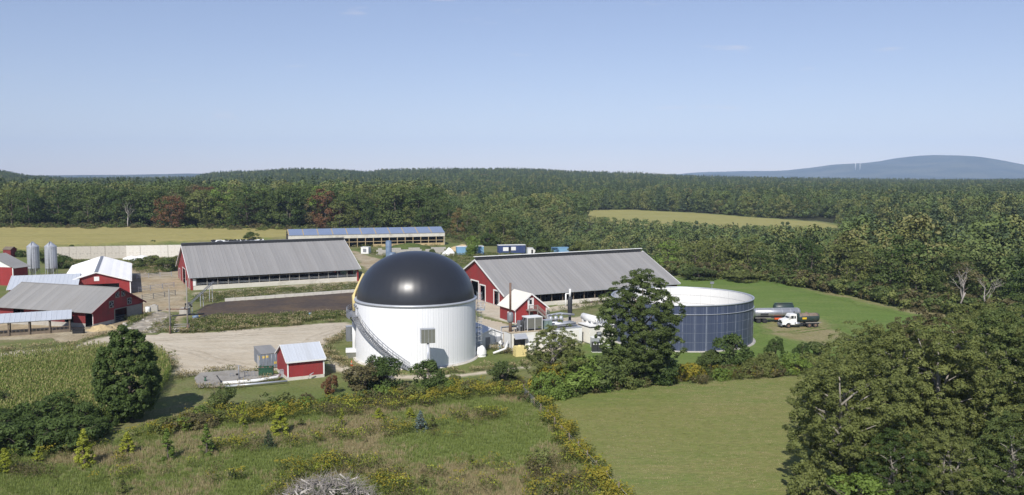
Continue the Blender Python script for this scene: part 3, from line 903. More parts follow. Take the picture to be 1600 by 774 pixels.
# scattering through geometry nodes (uncountable cover and the mass of the forest)
def scatter(name, P, S, A, I, protos, kind='stuff', tilt=None):
    me = bpy.data.meshes.new(name)
    P = np.asarray(P, np.float32)
    me.vertices.add(len(P))
    me.vertices.foreach_set('co', P.ravel())
    for nm, ty, d in (('size', 'FLOAT', S), ('turn', 'FLOAT', A), ('pick', 'INT', I)):
        a = me.attributes.new(nm, ty, 'POINT')
        a.data.foreach_set('value', np.asarray(d, np.float32 if ty == 'FLOAT' else np.int32))
    o = link_mesh(name, me)
    tag(o, kind=kind)
    ng = bpy.data.node_groups.new(name, 'GeometryNodeTree')
    ng.interface.new_socket('Geometry', in_out='INPUT', socket_type='NodeSocketGeometry')
    ng.interface.new_socket('Geometry', in_out='OUTPUT', socket_type='NodeSocketGeometry')
    gi, go = ng.nodes.new('NodeGroupInput'), ng.nodes.new('NodeGroupOutput')
    join = ng.nodes.new('GeometryNodeJoinGeometry')

    def named(nm, ty):
        n = ng.nodes.new('GeometryNodeInputNamedAttribute')
        n.data_type = ty
        n.inputs['Name'].default_value = nm
        return n.outputs['Attribute']
    size, turn, pick = named('size', 'FLOAT'), named('turn', 'FLOAT'), named('pick', 'INT')
    cx = ng.nodes.new('ShaderNodeCombineXYZ')
    ng.links.new(turn, cx.inputs['Z'])
    for k, p in enumerate(protos):
        oi = ng.nodes.new('GeometryNodeObjectInfo')
        oi.inputs['Object'].default_value = p
        oi.inputs['As Instance'].default_value = False
        cmp_ = ng.nodes.new('FunctionNodeCompare')
        cmp_.data_type = 'INT'
        cmp_.operation = 'EQUAL'
        ng.links.new(pick, cmp_.inputs[2])
        cmp_.inputs[3].default_value = k
        ip = ng.nodes.new('GeometryNodeInstanceOnPoints')
        ng.links.new(gi.outputs[0], ip.inputs['Points'])
        ng.links.new(cmp_.outputs[0], ip.inputs['Selection'])
        ng.links.new(oi.outputs['Geometry'], ip.inputs['Instance'])
        ng.links.new(cx.outputs[0], ip.inputs['Rotation'])
        ng.links.new(size, ip.inputs['Scale'])
        ng.links.new(ip.outputs[0], join.inputs[0])
    ng.links.new(join.outputs[0], go.inputs[0])
    md = o.modifiers.new('scatter', 'NODES')
    md.node_group = ng
    return o


# ------------------------------------------------------------------ forest
far_fams = [(p, tuple(q * 1.8 for q in c)) for p, c in [(0.0, (0.036, 0.056, 0.019)), (0.28, (0.050, 0.072, 0.024)), (0.5, (0.066, 0.085, 0.027)), (0.66, (0.076, 0.085, 0.030)), (0.8, (0.095, 0.098, 0.032)), (0.93, (0.085, 0.076, 0.036)), (0.98, (0.080, 0.058, 0.034)), (0.992, (0.15, 0.13, 0.03)), (1.0, (0.13, 0.055, 0.03))]]
M['forest'] = forest_mat('forest_leaves', far_fams)
M['forest_pine'] = forest_mat('forest_needles', [(0.0, (0.054, 0.082, 0.040)), (0.5, (0.074, 0.105, 0.050)), (1.0, (0.098, 0.128, 0.058))])
SP = {
    'oak': Species('round', 16, 6.0, 0.7, 54, 44, 0.60, 11, cr=1.7),
    'maple': Species('round', 16, 5.0, 0.5, 50, 44, 0.58, 12, cr=1.5),
    'ash': Species('open', 16, 5.2, 0.9, 44, 44, 0.60, 13, cr=1.6),
    'birch': Species('egg', 16, 3.8, 0.6, 46, 40, 0.52, 14, cr=1.2),
    'pine': Species('pine', 18, 4.2, 1.5, 120, 22, 0.55, 15, cr=1.0, flat=0.5),
}
FAR = []
for nm, n, per in (('round', 34, 26), ('round', 30, 26), ('open', 28, 26), ('egg', 28, 24), ('round', 38, 22)):
    FAR.append(Species(nm, 16, (6.0, 5.2, 5.4, 4.2, 6.5)[len(FAR)], 1.0, n, per, 0.78, 30 + len(FAR), cr=1.6).joined('forest_tree', M['forest'], M['bark']))
for k in range(2):
    FAR.append(Species(('cone', 'pine')[k], 18, (3.4, 4.0)[k], 1.0, (80, 90)[k], 16, 0.7, 40 + k, cr=(0.95, 1.05)[k], flat=0.6).joined('forest_pine', M['forest_pine'], M['bark']))

pts = []
d = 150.0
while d < 2750:
    s = 6.6 + 0.0026 * d
    a = -R(37) + s / d * rng.random()
    while a < R(37):
        pts.append((d * math.tan(a) + s * 0.33 * rng.normal(), d + s * 0.33 * rng.normal()))
        a += s / d * math.cos(a) ** 2
    d += s
pts = np.array(pts)
px = 800 + FPX * pts[:, 0] / pts[:, 1]
py = HORIZON + FPX * CAM_H / pts[:, 1]
# ragged forest edge
keep = py < np.interp(px, EDGE_X, EDGE_Y) + 1.0 * np.sin(px * 0.05) - 0.4
for fp in FIELDS_PX:
    keep &= poly_sd(pts, px_poly(fp)) < 2.0
pts, px, py = pts[keep], px[keep], py[keep]
tz = terrain(pts[:, 0], pts[:, 1])
# tree height: tall behind the far field, low scrubby edge on the right, taller inside
back = smooth((720 - px) / 60)
edge_d = np.interp(px, EDGE_X, EDGE_Y) - py
h_right = 11.0 + 4.0 * smooth(edge_d / 40) + 0.8 * smooth((px - 1150) / 120)
h_right = np.where((pts[:, 1] > 480) & (px > 850), 15.5, h_right)
H = (back * 21.0 + (1 - back) * h_right) * (0.68 + 0.6 * rng.random(len(pts)))
H = np.where(pts[:, 1] > 900, 16.0 * (0.65 + 0.6 * rng.random(len(pts))), H)
cap = 30 - (np.interp(px, [830, 890, 960, 1050, 1200, 1310], [333, 335, 340, 347, 354, 358]) - HORIZON) / FPX * pts[:, 1] - tz
lim = (px > 872) & (px < 1318) & (pts[:, 1] < 640)
H = np.where(lim, np.minimum(H, cap), H)
near_ = (pts[:, 1] < 400) & (px > 980)
ok = (H > 4.0) & (rng.random(len(pts)) > np.where(near_, 0.34, 0.04))
lim_all = ((px > 800) & (px < 1340) & (pts[:, 1] < 700))[ok]
pts, px, py, tz, back, edge_d, H = pts[ok], px[ok], py[ok], tz[ok], back[ok], edge_d[ok], H[ok]
pine_p = np.where(pts[:, 1] > 700, 0.42, np.where((px > 1150) & (py < 400), 0.22, 0.05))
is_pine = rng.random(len(pts)) < pine_p
H = np.where(is_pine & ~lim_all & (H < 17), H * 1.15, H)
order = np.argsort(pts[:, 1])
# the 300 that show largest stand one by one
show = H / pts[:, 1] * np.exp(-edge_d.clip(0, None) / 14.0)
show[np.abs(px - 800) > 860] = 0
solo = np.argsort(-show)[:296]
solo_set = np.zeros(len(pts), bool)
solo_set[solo] = True
kinds = ['oak', 'maple', 'ash', 'birch']
zone_txt = [(90, 'above the red barn at the left edge'), (170, 'above the two grain bins'), (235, 'above the pale bunker wall'), (300, 'above the red gable of the left grey barn'), (380, 'above the tyre-covered silage clamp'), (450, 'at the left end of the long shed'), (540, 'behind the left half of the long shed'),
            (620, 'behind the middle of the long shed'), (700, 'behind the right end of the long shed'), (770, 'behind the light blue container shed'), (830, 'behind the navy container shed'), (900, 'behind the pale blue container'), (1010, 'behind the right barn ridge'), (1080, 'at the right barn corner'),
            (1180, 'above the blue storage tank'), (1290, 'above the tanker trucks'), (1400, 'along the pasture track'), (1500, 'where the track meets the wood'), (9999, 'beyond the big trees at right')]
look = [('leaf_dark', 0.26, 'dark green'), ('leaf_green', 0.62, 'mid green'), ('leaf_olive', 0.84, 'olive green'), ('leaf_brown', 0.93, 'brownish'), ('leaf_bright', 0.97, 'fresh green'), ('leaf_rust', 1.0, 'rust coloured')]
shape_txt = {'oak': 'broad tree', 'maple': 'rounded tree', 'ash': 'loose-crowned tree', 'birch': 'slim tree', 'pine': 'layered pine'}
for i in solo:
    k = 'pine' if is_pine[i] else kinds[rng.integers(4)]
    q = rng.random()
    mat, _, col = next(l for l in look if q <= l[1])
    if mat == 'leaf_rust' and px[i] > 700: mat, col = 'leaf_olive', 'olive green'
    if k == 'pine': mat, col = 'needle', 'dark blue green'
    zt_ = next(t for lim_, t in zone_txt if px[i] < lim_)
    row = 'front-row' if edge_d[i] < 2.5 else 'second-row'
    tall = 'tall ' if H[i] > np.median(H[solo]) else 'low '
    grow('pine_tree' if k == 'pine' else 'broadleaf_tree', f'{tall}{col} {shape_txt[k]}, {row}, {zt_}', 'tree', SP[k], (pts[i, 0], pts[i, 1], tz[i] - 0.1), float(H[i]), mat, wide=(0.95 if px[i] < 980 else 1.12) + 0.38 * rnd.random(), group='trees along the edge of the wood')
rest = ~solo_set
pick = np.where(is_pine, 5 + rng.integers(0, 2, len(pts)), rng.integers(0, 5, len(pts)))
scatter('forest', np.column_stack([pts, tz - 0.2])[rest], (H / 16.0)[rest] * 1.05, (rng.random(len(pts)) * 6.28)[rest], pick[rest], FAR)
for px_, py_, h_, k, mat, wd, lab in ((268, 361, 20.5, 'oak', 'leaf_rust', 1.1, 'biggest rust red tree at the wood edge, left of the long grey barn ridge'), (715, 374, 15.5, 'birch', 'leaf_tan', 1.0, 'tan orange slim tree at the right end of the long shed'), (612, 357, 27.0, 'maple', 'leaf_turn', 0.9, 'yellow-topped tree standing over the wood behind the long shed'), (950, 398, 13.0, 'oak', 'leaf_wine', 0.9, 'dark wine brown tree behind the right barn ridge')):
    p = at(px_, py_)
    grow('broadleaf_tree', lab, 'tree', SP[k], (p.x, p.y, float(terrain(p.x, p.y))), h_, mat, wide=wd, group='trees along the edge of the wood')
# undergrowth that closes the foot of the forest edge
ed = np.array([at(x, np.interp(x, EDGE_X, EDGE_Y) + rng.normal() * 1.2 + 0.8) for x in rng.uniform(-120, 1700, 1300)])
BUSHP = [Species('bush', 2.4, 1.6, 0.0, 16, 20, 0.36, 50 + k, cr=0.55).joined('weed_bush', M[m_], M['bark']) for k, m_ in enumerate(('leaf_green', 'leaf_olive', 'leaf_brown'))]
scatter('undergrowth', np.column_stack([ed[:, :2], terrain(ed[:, 0], ed[:, 1])]), 0.8 + 1.1 * rng.random(len(ed)), rng.random(len(ed)) * 6.28, rng.integers(0, 3, len(ed)), BUSHP)

# ------------------------------------------------------------------ buildings
AX = R(25.6)                                       # the farm's buildings share this heading


def gable_z(y, W, He, Hr):
    return He + (Hr - He) * min(y, W - y) / (W / 2)


def rake(root, x, W, He, Hr, mat, name='rake_trim', t=0.1, h=0.3, y0=0.0):
    for a, b in (((x, y0, He), (x, W / 2, Hr)), ((x, W - y0, He), (x, W / 2 + 0.002, Hr))):
        MB().bar(a, b, t, h).build(name, M[mat], root)


def wheel(root, x, y, r, w, hub='galv'):
    wh = MB().tube([(x, y - w / 2, r), (x, y + w / 2, r)], r, 18).build('wheel', M['black'], root)
    MB().tube([(x, y - w / 2 - 0.015, r), (x, y + w / 2 + 0.015, r)], r * 0.52, 12).build('rim', M[hub], wh)


# --- freestall barn on the left
def freestall_one():
    L, W, He, Hr = 47.0, 34.3, 3.49, 10.95
    b = thing('dairy_barn', 'long grey-roofed red dairy barn left of the black dome, open sides above pale curb', 'barn', (-85.84, 229.98, 0), R(26.5))
    b.rotation_euler = (0, -0.004, R(26.5))
    MB().ribbed((0, 0, He), (L, 0, He), (L, W / 2 - 0.5, Hr - 0.2), (0, W / 2 - 0.5, Hr - 0.2), 0.92, 0.1, 0.06).build('roof', M['roof_grey'], b)
    MB().ribbed((L, W, He), (0, W, He), (0, W / 2 + 0.5, Hr - 0.2), (L, W / 2 + 0.5, Hr - 0.2), 0.92, 0.1, 0.06).build('roof', M['roof_grey'], b)
    rv = MB().box(0, W / 2 + 0.42, Hr - 0.3, L, W / 2 + 0.5, Hr + 0.55).build('ridge_vent', M['dark_steel'], b)
    MB().box(-0.05, W / 2 + 0.3, Hr + 0.552, L + 0.05, W / 2 + 0.8, Hr + 0.62).build('cap', M['steel'], rv)
    prof = [(0.7, He - 0.1 + 0.25, -0.4), (W / 2, Hr - 0.35, -0.4), (W - 0.7, He + 0.15, -0.4)]
    doors = [(3.6, 6.6, 0.1, 3.2), (13.5, 20.5, 0.1, 4.4), (27.6, 30.6, 0.1, 3.2)]
    for x, nm in ((0.5, 'gable_wall'), (L - 0.6, 'gable_wall')):
        g = MB().wall(prof, 0.12, doors, axis='y', off=x).build(nm, M['red_y'], b)
        if x < 1:
            for d in doors:
                MB().box(x - 0.06, d[0] - 0.16, 0, x - 0.003, d[0] - 0.002, d[3] + 0.16).box(x - 0.06, d[1] + 0.002, 0, x - 0.003, d[1] + 0.16, d[3] + 0.16).box(x - 0.06, d[0], d[3] + 0.003, x - 0.003, d[1], d[3] + 0.16).build('door_frame', M['white'], g)
    for x in (-0.06, L + 0.06):
        rake(b, x, W, He - 0.02, Hr - 0.15, 'white')
    MB().box(0.64, 0.8, -0.6, L - 0.64, 1.05, 1.15).build('curb_wall', M['concrete_pale'], b)
    MB().box(0.64, W - 1.05, -0.6, L - 0.64, W - 0.8, 3.3).build('rear_wall', M['interior_shade'], b)  # added to close the open far side, so the barn stays dark inside
    MB().box(0.64, 1.06, -0.2, L - 0.64, W - 1.06, 0.05).build('barn_floor', M['interior_shade'], b)
    MB().box(0.64, 0.82, He - 0.42, L - 0.64, 1.02, He - 0.06).build('eave_beam', M['wood'], b)
    MB().box(0.0, -0.04, He - 0.16, L, -0.003, He + 0.0).build('eave_trim', M['galv'], b)
    n = 16
    for i in range(n + 1):
        x = 1.9 + (L - 3.0) * i / n
        MB().box(x - 0.1, 0.85, 1.153, x + 0.1, 1.0, He - 0.425).build('post', M['wood_grey'], b)
        if i < n:
            MB().box(x + 0.11, 0.9, 1.5, x + (L - 3.0) / n - 0.11, 0.96, 1.58).box(x + 0.11, 0.9, 1.8, x + (L - 3.0) / n - 0.11, 0.95, 1.86).build('rail', M['galv'], b)
    MB().box(0.5, 0.7, -0.4, 1.0, 0.78, He - 0.2).build('corner_board', M['red'], b)
    MB().box(L - 1.0, 0.7, -0.4, L - 0.5, 0.78, He - 0.2).build('corner_board', M['red'], b)
    MB().box(1.02, 0.72, 1.16, 1.75, 0.82, He - 0.45).build('end_panel', M['white'], b)
    mb = MB()
    for i in range(24):
        x = 2 + i * (L - 4) / 23
        for y in (6.0, 12.0): mb.box(x - 0.06, y - 0.06, 0.05, x + 0.06, y + 0.06, 1.5).bar((x, y - 0.8, 1.1), (x, y + 1.0, 1.1), 0.06)
    tag(mb.build('stall_divider', M['steel'], b), kind='stuff')


freestall_one()


# --- freestall barn on the right, bright red gable
def freestall_two():
    L, W, He, Hr = 49.2, 33.95, 2.95, 10.01
    b = thing('dairy_barn', 'long grey-roofed dairy barn with bright red gable right of the dome', 'barn', (-1.76, 197.56, 0), AX)
    b.rotation_euler = (0, -0.007, AX)
    MB().ribbed((0, 0, He), (L, 0, He), (L, W / 2 - 0.5, Hr - 0.2), (0, W / 2 - 0.5, Hr - 0.2), 0.92, 0.1, 0.06).build('roof', M['roof_grey'], b)
    MB().ribbed((L, W, He), (0, W, He), (0, W / 2 + 0.5, Hr - 0.2), (L, W / 2 + 0.5, Hr - 0.2), 0.92, 0.1, 0.06).build('roof', M['roof_grey'], b)
    rv = MB().box(0.3, W / 2 + 0.42, Hr - 0.3, L - 0.2, W / 2 + 0.5, Hr + 0.55).build('ridge_vent', M['dark_steel'], b)
    MB().box(0, W / 2 + 0.2, Hr + 0.552, L + 0.1, W / 2 + 0.85, Hr + 0.68).build('cap', M['white'], rv)
    prof = [(0.7, He + 0.15, -0.3), (W / 2, Hr - 0.35, -0.3), (W - 0.7, He + 0.15, -0.3)]
    doors = [(4.0, 6.7, 0.25, 3.5), (11.9, 14.9, 0.25, 3.9), (16.0, 20.4, 0.25, 4.5), (27.0, 30.0, 0.25, 3.5)]
    for x in (0.5, L - 0.6):
        g = MB().wall(prof, 0.12, doors if x < 1 else (), axis='y', off=x).build('gable_wall', M['red_y'], b)
        if x < 1:
            for d in doors:
                MB().box(x - 0.08, d[0] - 0.3, 0.2, x - 0.003, d[0] - 0.002, d[3] + 0.3).box(x - 0.08, d[1] + 0.002, 0.2, x - 0.003, d[1] + 0.3, d[3] + 0.3).box(x - 0.08, d[0], d[3] + 0.003, x - 0.003, d[1], d[3] + 0.3).build('door_frame', M['white'], g)
            dr = MB().box(x + 0.02, 4.02, 0.26, x + 0.09, 5.2, 3.48).build('door', M['dark_steel'], b)
            MB().box(x + 0.0, 5.0, 1.5, x + 0.018, 5.1, 1.75).build('handle', M['galv'], dr)
    MB().box(0.28, 0.7, -0.2, 0.497, W - 0.7, 0.22).build('foundation', M['concrete'], b)
    MB().box(0.44, 0.62, -0.2, 0.6, 0.8, He + 0.05).build('corner_board', M['white'], b)
    rake(b, -0.05, W, He - 0.02, Hr - 0.15, 'white', h=0.36)
    rake(b, L + 0.05, W, He - 0.02, Hr - 0.15, 'white', h=0.36)
    MB().box(0.64, 0.8, -0.6, L - 0.64, 1.05, 0.85).build('curb_wall', M['concrete_pale'], b)
    MB().box(0.64, W - 1.05, -0.6, L - 0.64, W - 0.8, 2.9).build('rear_wall', M['interior_shade'], b)  # added wall: shuts out light from behind and keeps the bays dark
    MB().box(0.64, 1.06, -0.2, L - 0.64, W - 1.06, 0.05).build('barn_floor', M['interior_shade'], b)
    MB().box(0.64, 0.82, He - 0.42, L - 0.64, 1.02, He - 0.06).build('eave_beam', M['wood'], b)
    MB().box(0.0, -0.05, He - 0.16, L, -0.003, He + 0.0).build('eave_trim', M['galv'], b)
    n = 16
    for i in range(n + 1):
        x = 1.0 + (L - 2.0) * i / n
        MB().box(x - 0.09, 0.85, 0.853, x + 0.09, 1.0, He - 0.425).build('post', M['wood'], b)
    MB().box(14.0, 0.15, -0.3, L - 5, 0.78, 0.55).build('feed_ledge', M['concrete_pale'], b)
    mb = MB()
    for i in range(24):
        x = 2 + i * (L - 4) / 23
        for y in (6.0, 12.0): mb.box(x - 0.06, y - 0.06, 0.05, x + 0.06, y + 0.06, 1.5).bar((x, y - 0.8, 1.1), (x, y + 1.0, 1.1), 0.06)
    tag(mb.build('stall_divider', M['steel'], b), kind='stuff')


freestall_two()


# --- old barn at the left with gable fans
def old_barn():
    L, W, He, Hr = 24.0, 16.9, 3.1, 7.2
    b = thing('old_barn', 'weathered dark red barn with fans in its gable and grey sliding door', 'barn', (-84.0, 171.8, 0), R(-13.4))
    b.rotation_euler = (0, 0.02, R(-13.4))
    MB().ribbed((-L, 0, He), (0.3, 0, He), (0.3, W / 2, Hr), (-L, W / 2, Hr), 1.2, 0.08, 0.03).build('roof', M['roof_old'], b)
    MB().ribbed((0.3, W, He), (-L, W, He), (-L, W / 2, Hr), (0.3, W / 2, Hr), 1.2, 0.08, 0.03).build('roof', M['roof_old'], b)
    MB().box(-L, W / 2 - 0.15, Hr - 0.02, 0.3, W / 2 + 0.15, Hr + 0.07).build('ridge_cap', M['roof_grey'], b)
    rake(b, 0.33, W, He - 0.12, Hr - 0.1, 'red_old', h=0.28)
    prof = [(0.9, He + 0.3, -0.6), (W / 2, Hr - 0.12, -0.6), (W - 0.6, He + 0.15, -0.6)]
    g = MB().wall(prof, 0.12, [(7.2, 15.9, -0.6, 2.75)], axis='y', off=-0.2).build('gable_wall', M['red_old_shade_y'], b)
    MB().box(-0.079, 0.95, 2.9, -0.03, W - 0.7, 3.02).build('belt_board', M['red_old_shade_y'], g)
    MB().box(-0.08, 7.1, 2.751, 0.1, 16.0, 2.88).build('door_track', M['wood_grey'], b)
    MB().box(-0.28, 0.9, -0.8, -0.055, 7.18, 0.75).build('foundation', M['concrete'], b)
    MB().box(-0.28, 15.92, -0.8, -0.055, W - 0.6, 0.75).build('foundation', M['concrete'], b)
    dr = MB()
    for k in range(8): dr.box(0.0 + 0.012 * (k % 2), 11.25 + k * 0.57, -0.4, 0.075, 11.25 + k * 0.57 + 0.56, 2.74)
    dr.build('sliding_door', M['wood_grey'], b)
    MB().box(-0.16, 11.0, -0.6, 0.06, 11.22, 2.74).build('door_post', M['wood_grey'], b)
    MB().box(-0.16, 6.98, -0.6, 0.06, 7.17, 2.74).build('door_post', M['wood_grey'], b)
    gate = MB()
    for z in (0.3, 0.7, 1.1): gate.tube([(-0.4, 7.3, z), (-0.4, 11.0, z)], 0.04, 5)
    gate.build('gate', M['steel'], b)
    for y, z, r in ((6.2, 4.0, 0.62), (11.8, 3.95, 0.62), (8.1, 5.75, 0.5), (9.9, 5.78, 0.5)):
        f = MB().box(-0.079, y - r - 0.1, z - r - 0.1, -0.02, y + r + 0.1, z + r + 0.1).build('fan', M['wood_grey'], b)
        MB().tube([(-0.1, y, z), (0.02, y, z)], r, 20).build('fan_throat', M['black'], f)
        bl = MB()
        for k in range(4):
            a = k * 1.571 + 0.5 + y
            bl.bar((0.035, y, z), (0.035, y + math.cos(a) * r * 0.9, z + math.sin(a) * r * 0.9), 0.05, 0.16)
        bl.tube([(0.013, y, z), (0.09, y, z)], 0.16, 8).build('fan_blades', M['steel'], f)
    MB().box(-L, 0.9, -0.8, -2.0, 1.02, 0.75).build('foundation', M['concrete'], b)
    MB().wall([(-L, He + 0.3, 0.75), (-2.0, He + 0.3, 0.75)], 0.12, [(-19.2, -16.6, 1.2, 2.95), (-13.0, -8.7, 1.2, 2.95), (-6.9, -4.8, 0.75, 2.2)], axis='x', off=0.9).build('side_wall', M['red_old'], b)  # darker than the gable: overhang shade put into the colour
    MB().box(-L, 1.03, -0.5, -0.4, W - 0.7, 0.1).build('barn_floor', M['interior_shade'], b)
    MB().wall([(-L, He + 0.2), (-0.4, He + 0.2)], 0.1, axis='x', off=W - 0.7).build('side_wall', M['red_old'], b)
    MB().wall([(0.9, He + 0.3), (W / 2, Hr - 0.12), (W - 0.7, He + 0.2)], 0.1, axis='y', off=-L + 0.3).build('gable_wall', M['red_old_shade_y'], b)
    MB().box(-0.32, 0.9, -0.8, -0.05 - 0.15, 1.15, He).build('corner_post', M['white'], b)


old_barn()


def white_barn():
    L, W, He, Hr = 16.65, 49.0, 3.48, 6.0
    b = thing('white_roofed_barn', 'red barn under a bright white metal roof with grey ridge strip', 'barn', (-113.67, 217.3, 0), R(23.5))
    c = L / 2
    MB().ribbed((0, W, He), (0, 0, He), (c - 0.35, 0, Hr), (c - 0.35, W, Hr), 0.9, 0.08, 0.04).build('roof', M['roof_white'], b)
    MB().ribbed((L, 0, He), (L, W, He), (c + 0.35, W, Hr), (c + 0.35, 0, Hr), 0.9, 0.08, 0.04).build('roof', M['roof_white'], b)
    MB().box(c - 0.4, -0.05, Hr - 0.03, c + 0.4, W + 0.05, Hr + 0.1).build('ridge_strip', M['steel'], b)
    prof = [(0.4, He, -0.3), (c, Hr - 0.15, -0.3), (L - 0.4, He, -0.3)]
    MB().wall(prof, 0.12, [(5.2, 13.6, 0, 2.9)], off=0.5).build('gable_wall', M['red'], b)
    MB().wall(prof, 0.12, off=W - 0.6).build('gable_wall', M['red'], b)
    MB().box(7.8, 0.44, 3.7, 9.0, 0.497, 4.8).build('gable_window', M['white'], b)
    MB().box(L - 0.55, 0.35, -0.3, L - 0.3, 0.6, He - 0.05).build('corner_board', M['white'], b)
    MB().box(L - 0.5, 0.62, -0.3, L - 0.4, W - 0.6, 1.2).box(L - 0.5, 0.62, 2.6, L - 0.4, W - 0.6, He - 0.15).build('side_wall', M['red_old_shade_y'], b)  # shade of this side painted as a darker red than the gable
    for i in range(12):
        MB().box(L - 0.52, 3 + i * 4 - 0.1, 1.2, L - 0.38, 3 + i * 4 + 0.1, 2.6).build('post', M['wood'], b)
    MB().box(0.4, 0.62, -0.3, 0.52, W - 0.6, He - 0.15).build('side_wall', M['red_old_shade_y'], b)
    for a, e in (((0, -0.03, He - 0.1), (c, -0.03, Hr - 0.08)), ((L, -0.03, He - 0.1), (c, -0.03, Hr - 0.08))):
        MB().bar(a, e, 0.08, 0.22).build('rake_trim', M['white'], b)
    w = thing('low_barn_wing', 'low barn wing with pale blue grey metal roof joined to the white-roofed barn', 'barn', (-122.0, 208.6, 0), R(22))
    MB().ribbed((0, 0, 3.0), (15.5, 0, 3.0), (15.5, 9, 5.5), (0, 9, 5.5), 0.9, 0.08, 0.04).build('roof', M['roof_pale'], w)
    MB().ribbed((15.5, 18, 3.0), (0, 18, 3.0), (0, 9.002, 5.5), (15.5, 9.002, 5.5), 0.9, 0.08, 0.04).build('roof', M['roof_pale'], w)
    MB().wall([(0.5, 3.05, -0.3), (9, 5.3, -0.3), (17.5, 3.05, -0.3)], 0.12, axis='y', off=0.4).build('gable_wall', M['red_y'], w)
    MB().box(0.53, 0.5, -0.3, 15, 0.62, 2.95).build('side_wall', M['red'], w)
    MB().bar((-0.05, 0, 2.95), (-0.05, 9, 5.45), 0.08, 0.24).bar((-0.05, 18, 2.95), (-0.05, 9.01, 5.45), 0.08, 0.24).build('rake_trim', M['white'], w)


white_barn()


def left_barn():
    W, D, He, Hr = 15.0, 5.6, 5.3, 8.6
    b = thing('red_barn', 'red barn with white gable peak, cut by the left edge beside the two grain bins', 'barn', (-138.9, 241.0, 0), R(-13))
    c = -W / 2
    MB().ribbed((0.9, -0.5, He - 0.35), (0.9, D, He - 0.35), (c, D, Hr), (c, -0.5, Hr), 0.9, 0.08, 0.04).build('roof', M['roof_old'], b)
    MB().ribbed((-W - 0.9, D, He - 0.35), (-W - 0.9, -0.5, He - 0.35), (c - 0.002, -0.5, Hr), (c - 0.002, D, Hr), 0.9, 0.08, 0.04).build('roof', M['roof_old'], b)
    MB().wall([(-W, 5.1), (0, 5.1)], 0.12, [(-8.5, -4.5, 0, 3.2)], off=0).build('gable_wall', M['red'], b)
    MB().wall([(-W, He, 5.12), (c, Hr - 0.15, 5.12), (0, He, 5.12)], 0.14, off=-0.03).build('gable_peak', M['white'], b)
    MB().box(-0.2, -0.06, -0.2, 0.06, 0.12, 5.1).build('corner_board', M['white'], b)
    MB().box(-0.12, 0.14, -0.2, 0, D - 0.2, He - 0.12).build('side_wall', M['red_old_shade_y'], b)  # darker red than the gable imitates shade below the eave
    MB().box(-W, D - 0.3, -0.2, -0.14, D - 0.2, He).build('rear_wall', M['red_old'], b)
    p = at(6.5, 447)
    tag(MB().tube([(0, 0, -0.3), (0, 0, 8.6)], [0.13, 0.09], 7).build('utility_pole', M['wood_grey'], None, (p.x, p.y - 6, 0)), 'grey wooden pole in front of the red barn at the left edge', 'pole')
    s = thing('red_hut', 'small red hut with dark roof at the cornfield edge behind the bins', 'hut', at(16, 402), R(-13))
    MB().box(-1.7, -1.5, 0, 1.7, 1.5, 3.0).build('hut_walls', M['red_old'], s)
    MB().ribbed((-1.9, -1.7, 2.95), (1.9, -1.7, 2.95), (1.9, 0, 4.0), (-1.9, 0, 4.0), 0.8).ribbed((1.9, 1.7, 2.95), (-1.9, 1.7, 2.95), (-1.9, 0.002, 4.0), (1.9, 0.002, 4.0), 0.8).build('roof', M['wood'], s)
    MB().add([(-1.7, -1.5, 3.0), (-1.7, 1.5, 3.0), (-1.7, 0, 3.9)], [(0, 1, 2)]).add([(1.7, -1.5, 3.0), (1.7, 1.5, 3.0), (1.7, 0, 3.9)], [(0, 1, 2)]).build('gable_wall', M['red_old'], s)


left_barn()


# --- grain bins
def grain_bin(x, y, label):
    b = thing('grain_bin', label, 'silo', (x, y, 0), 0.3, 'galvanised grain bins')
    rb = []
    for i in range(12):
        z0 = 2.9 + i * 0.55
        rb += [(1.66, z0 + 0.02), (1.70, z0 + 0.14), (1.66, z0 + 0.27), (1.70, z0 + 0.41), (1.66, z0 + 0.53)]
    MB().lathe(rb, 36).build('bin_body', M['galv'], b)
    MB().lathe([(1.74, 9.5), (0.32, 10.75), (0.3, 10.9), (0.0, 10.95)], 24).build('bin_roof', M['galv'], b)
    MB().lathe([(0.25, 1.2), (1.66, 2.91)], 24).build('hopper', M['galv'], b)
    for k in range(6):
        a = k * 1.047
        MB().bar((1.6 * math.cos(a), 1.6 * math.sin(a), 0), (1.6 * math.cos(a), 1.6 * math.sin(a), 3.2), 0.12).build('leg', M['galv'], b)
    MB().tube([(-0.3, -1.8, 0.5), (-0.3, -1.8, 9.6), (-0.1, -0.35, 10.95)], 0.12, 8).build('fill_pipe', M['galv'], b)
    ld = MB()
    for s_ in (-1, 1): ld.bar((0.55 + 0.2 * s_, -1.75, 1.0), (0.55 + 0.2 * s_, -1.75, 9.7), 0.05)
    for z in np.arange(1.2, 9.7, 0.4): ld.bar((0.35, -1.75, z), (0.75, -1.75, z), 0.035)
    ld.build('ladder', M['galv'], b)


grain_bin(-143.6, 260, 'galvanised grain bin with conical roof, nearer the red barn at the edge')
grain_bin(-138.3, 260, 'galvanised grain bin with conical roof, nearer the concrete bunker wall')


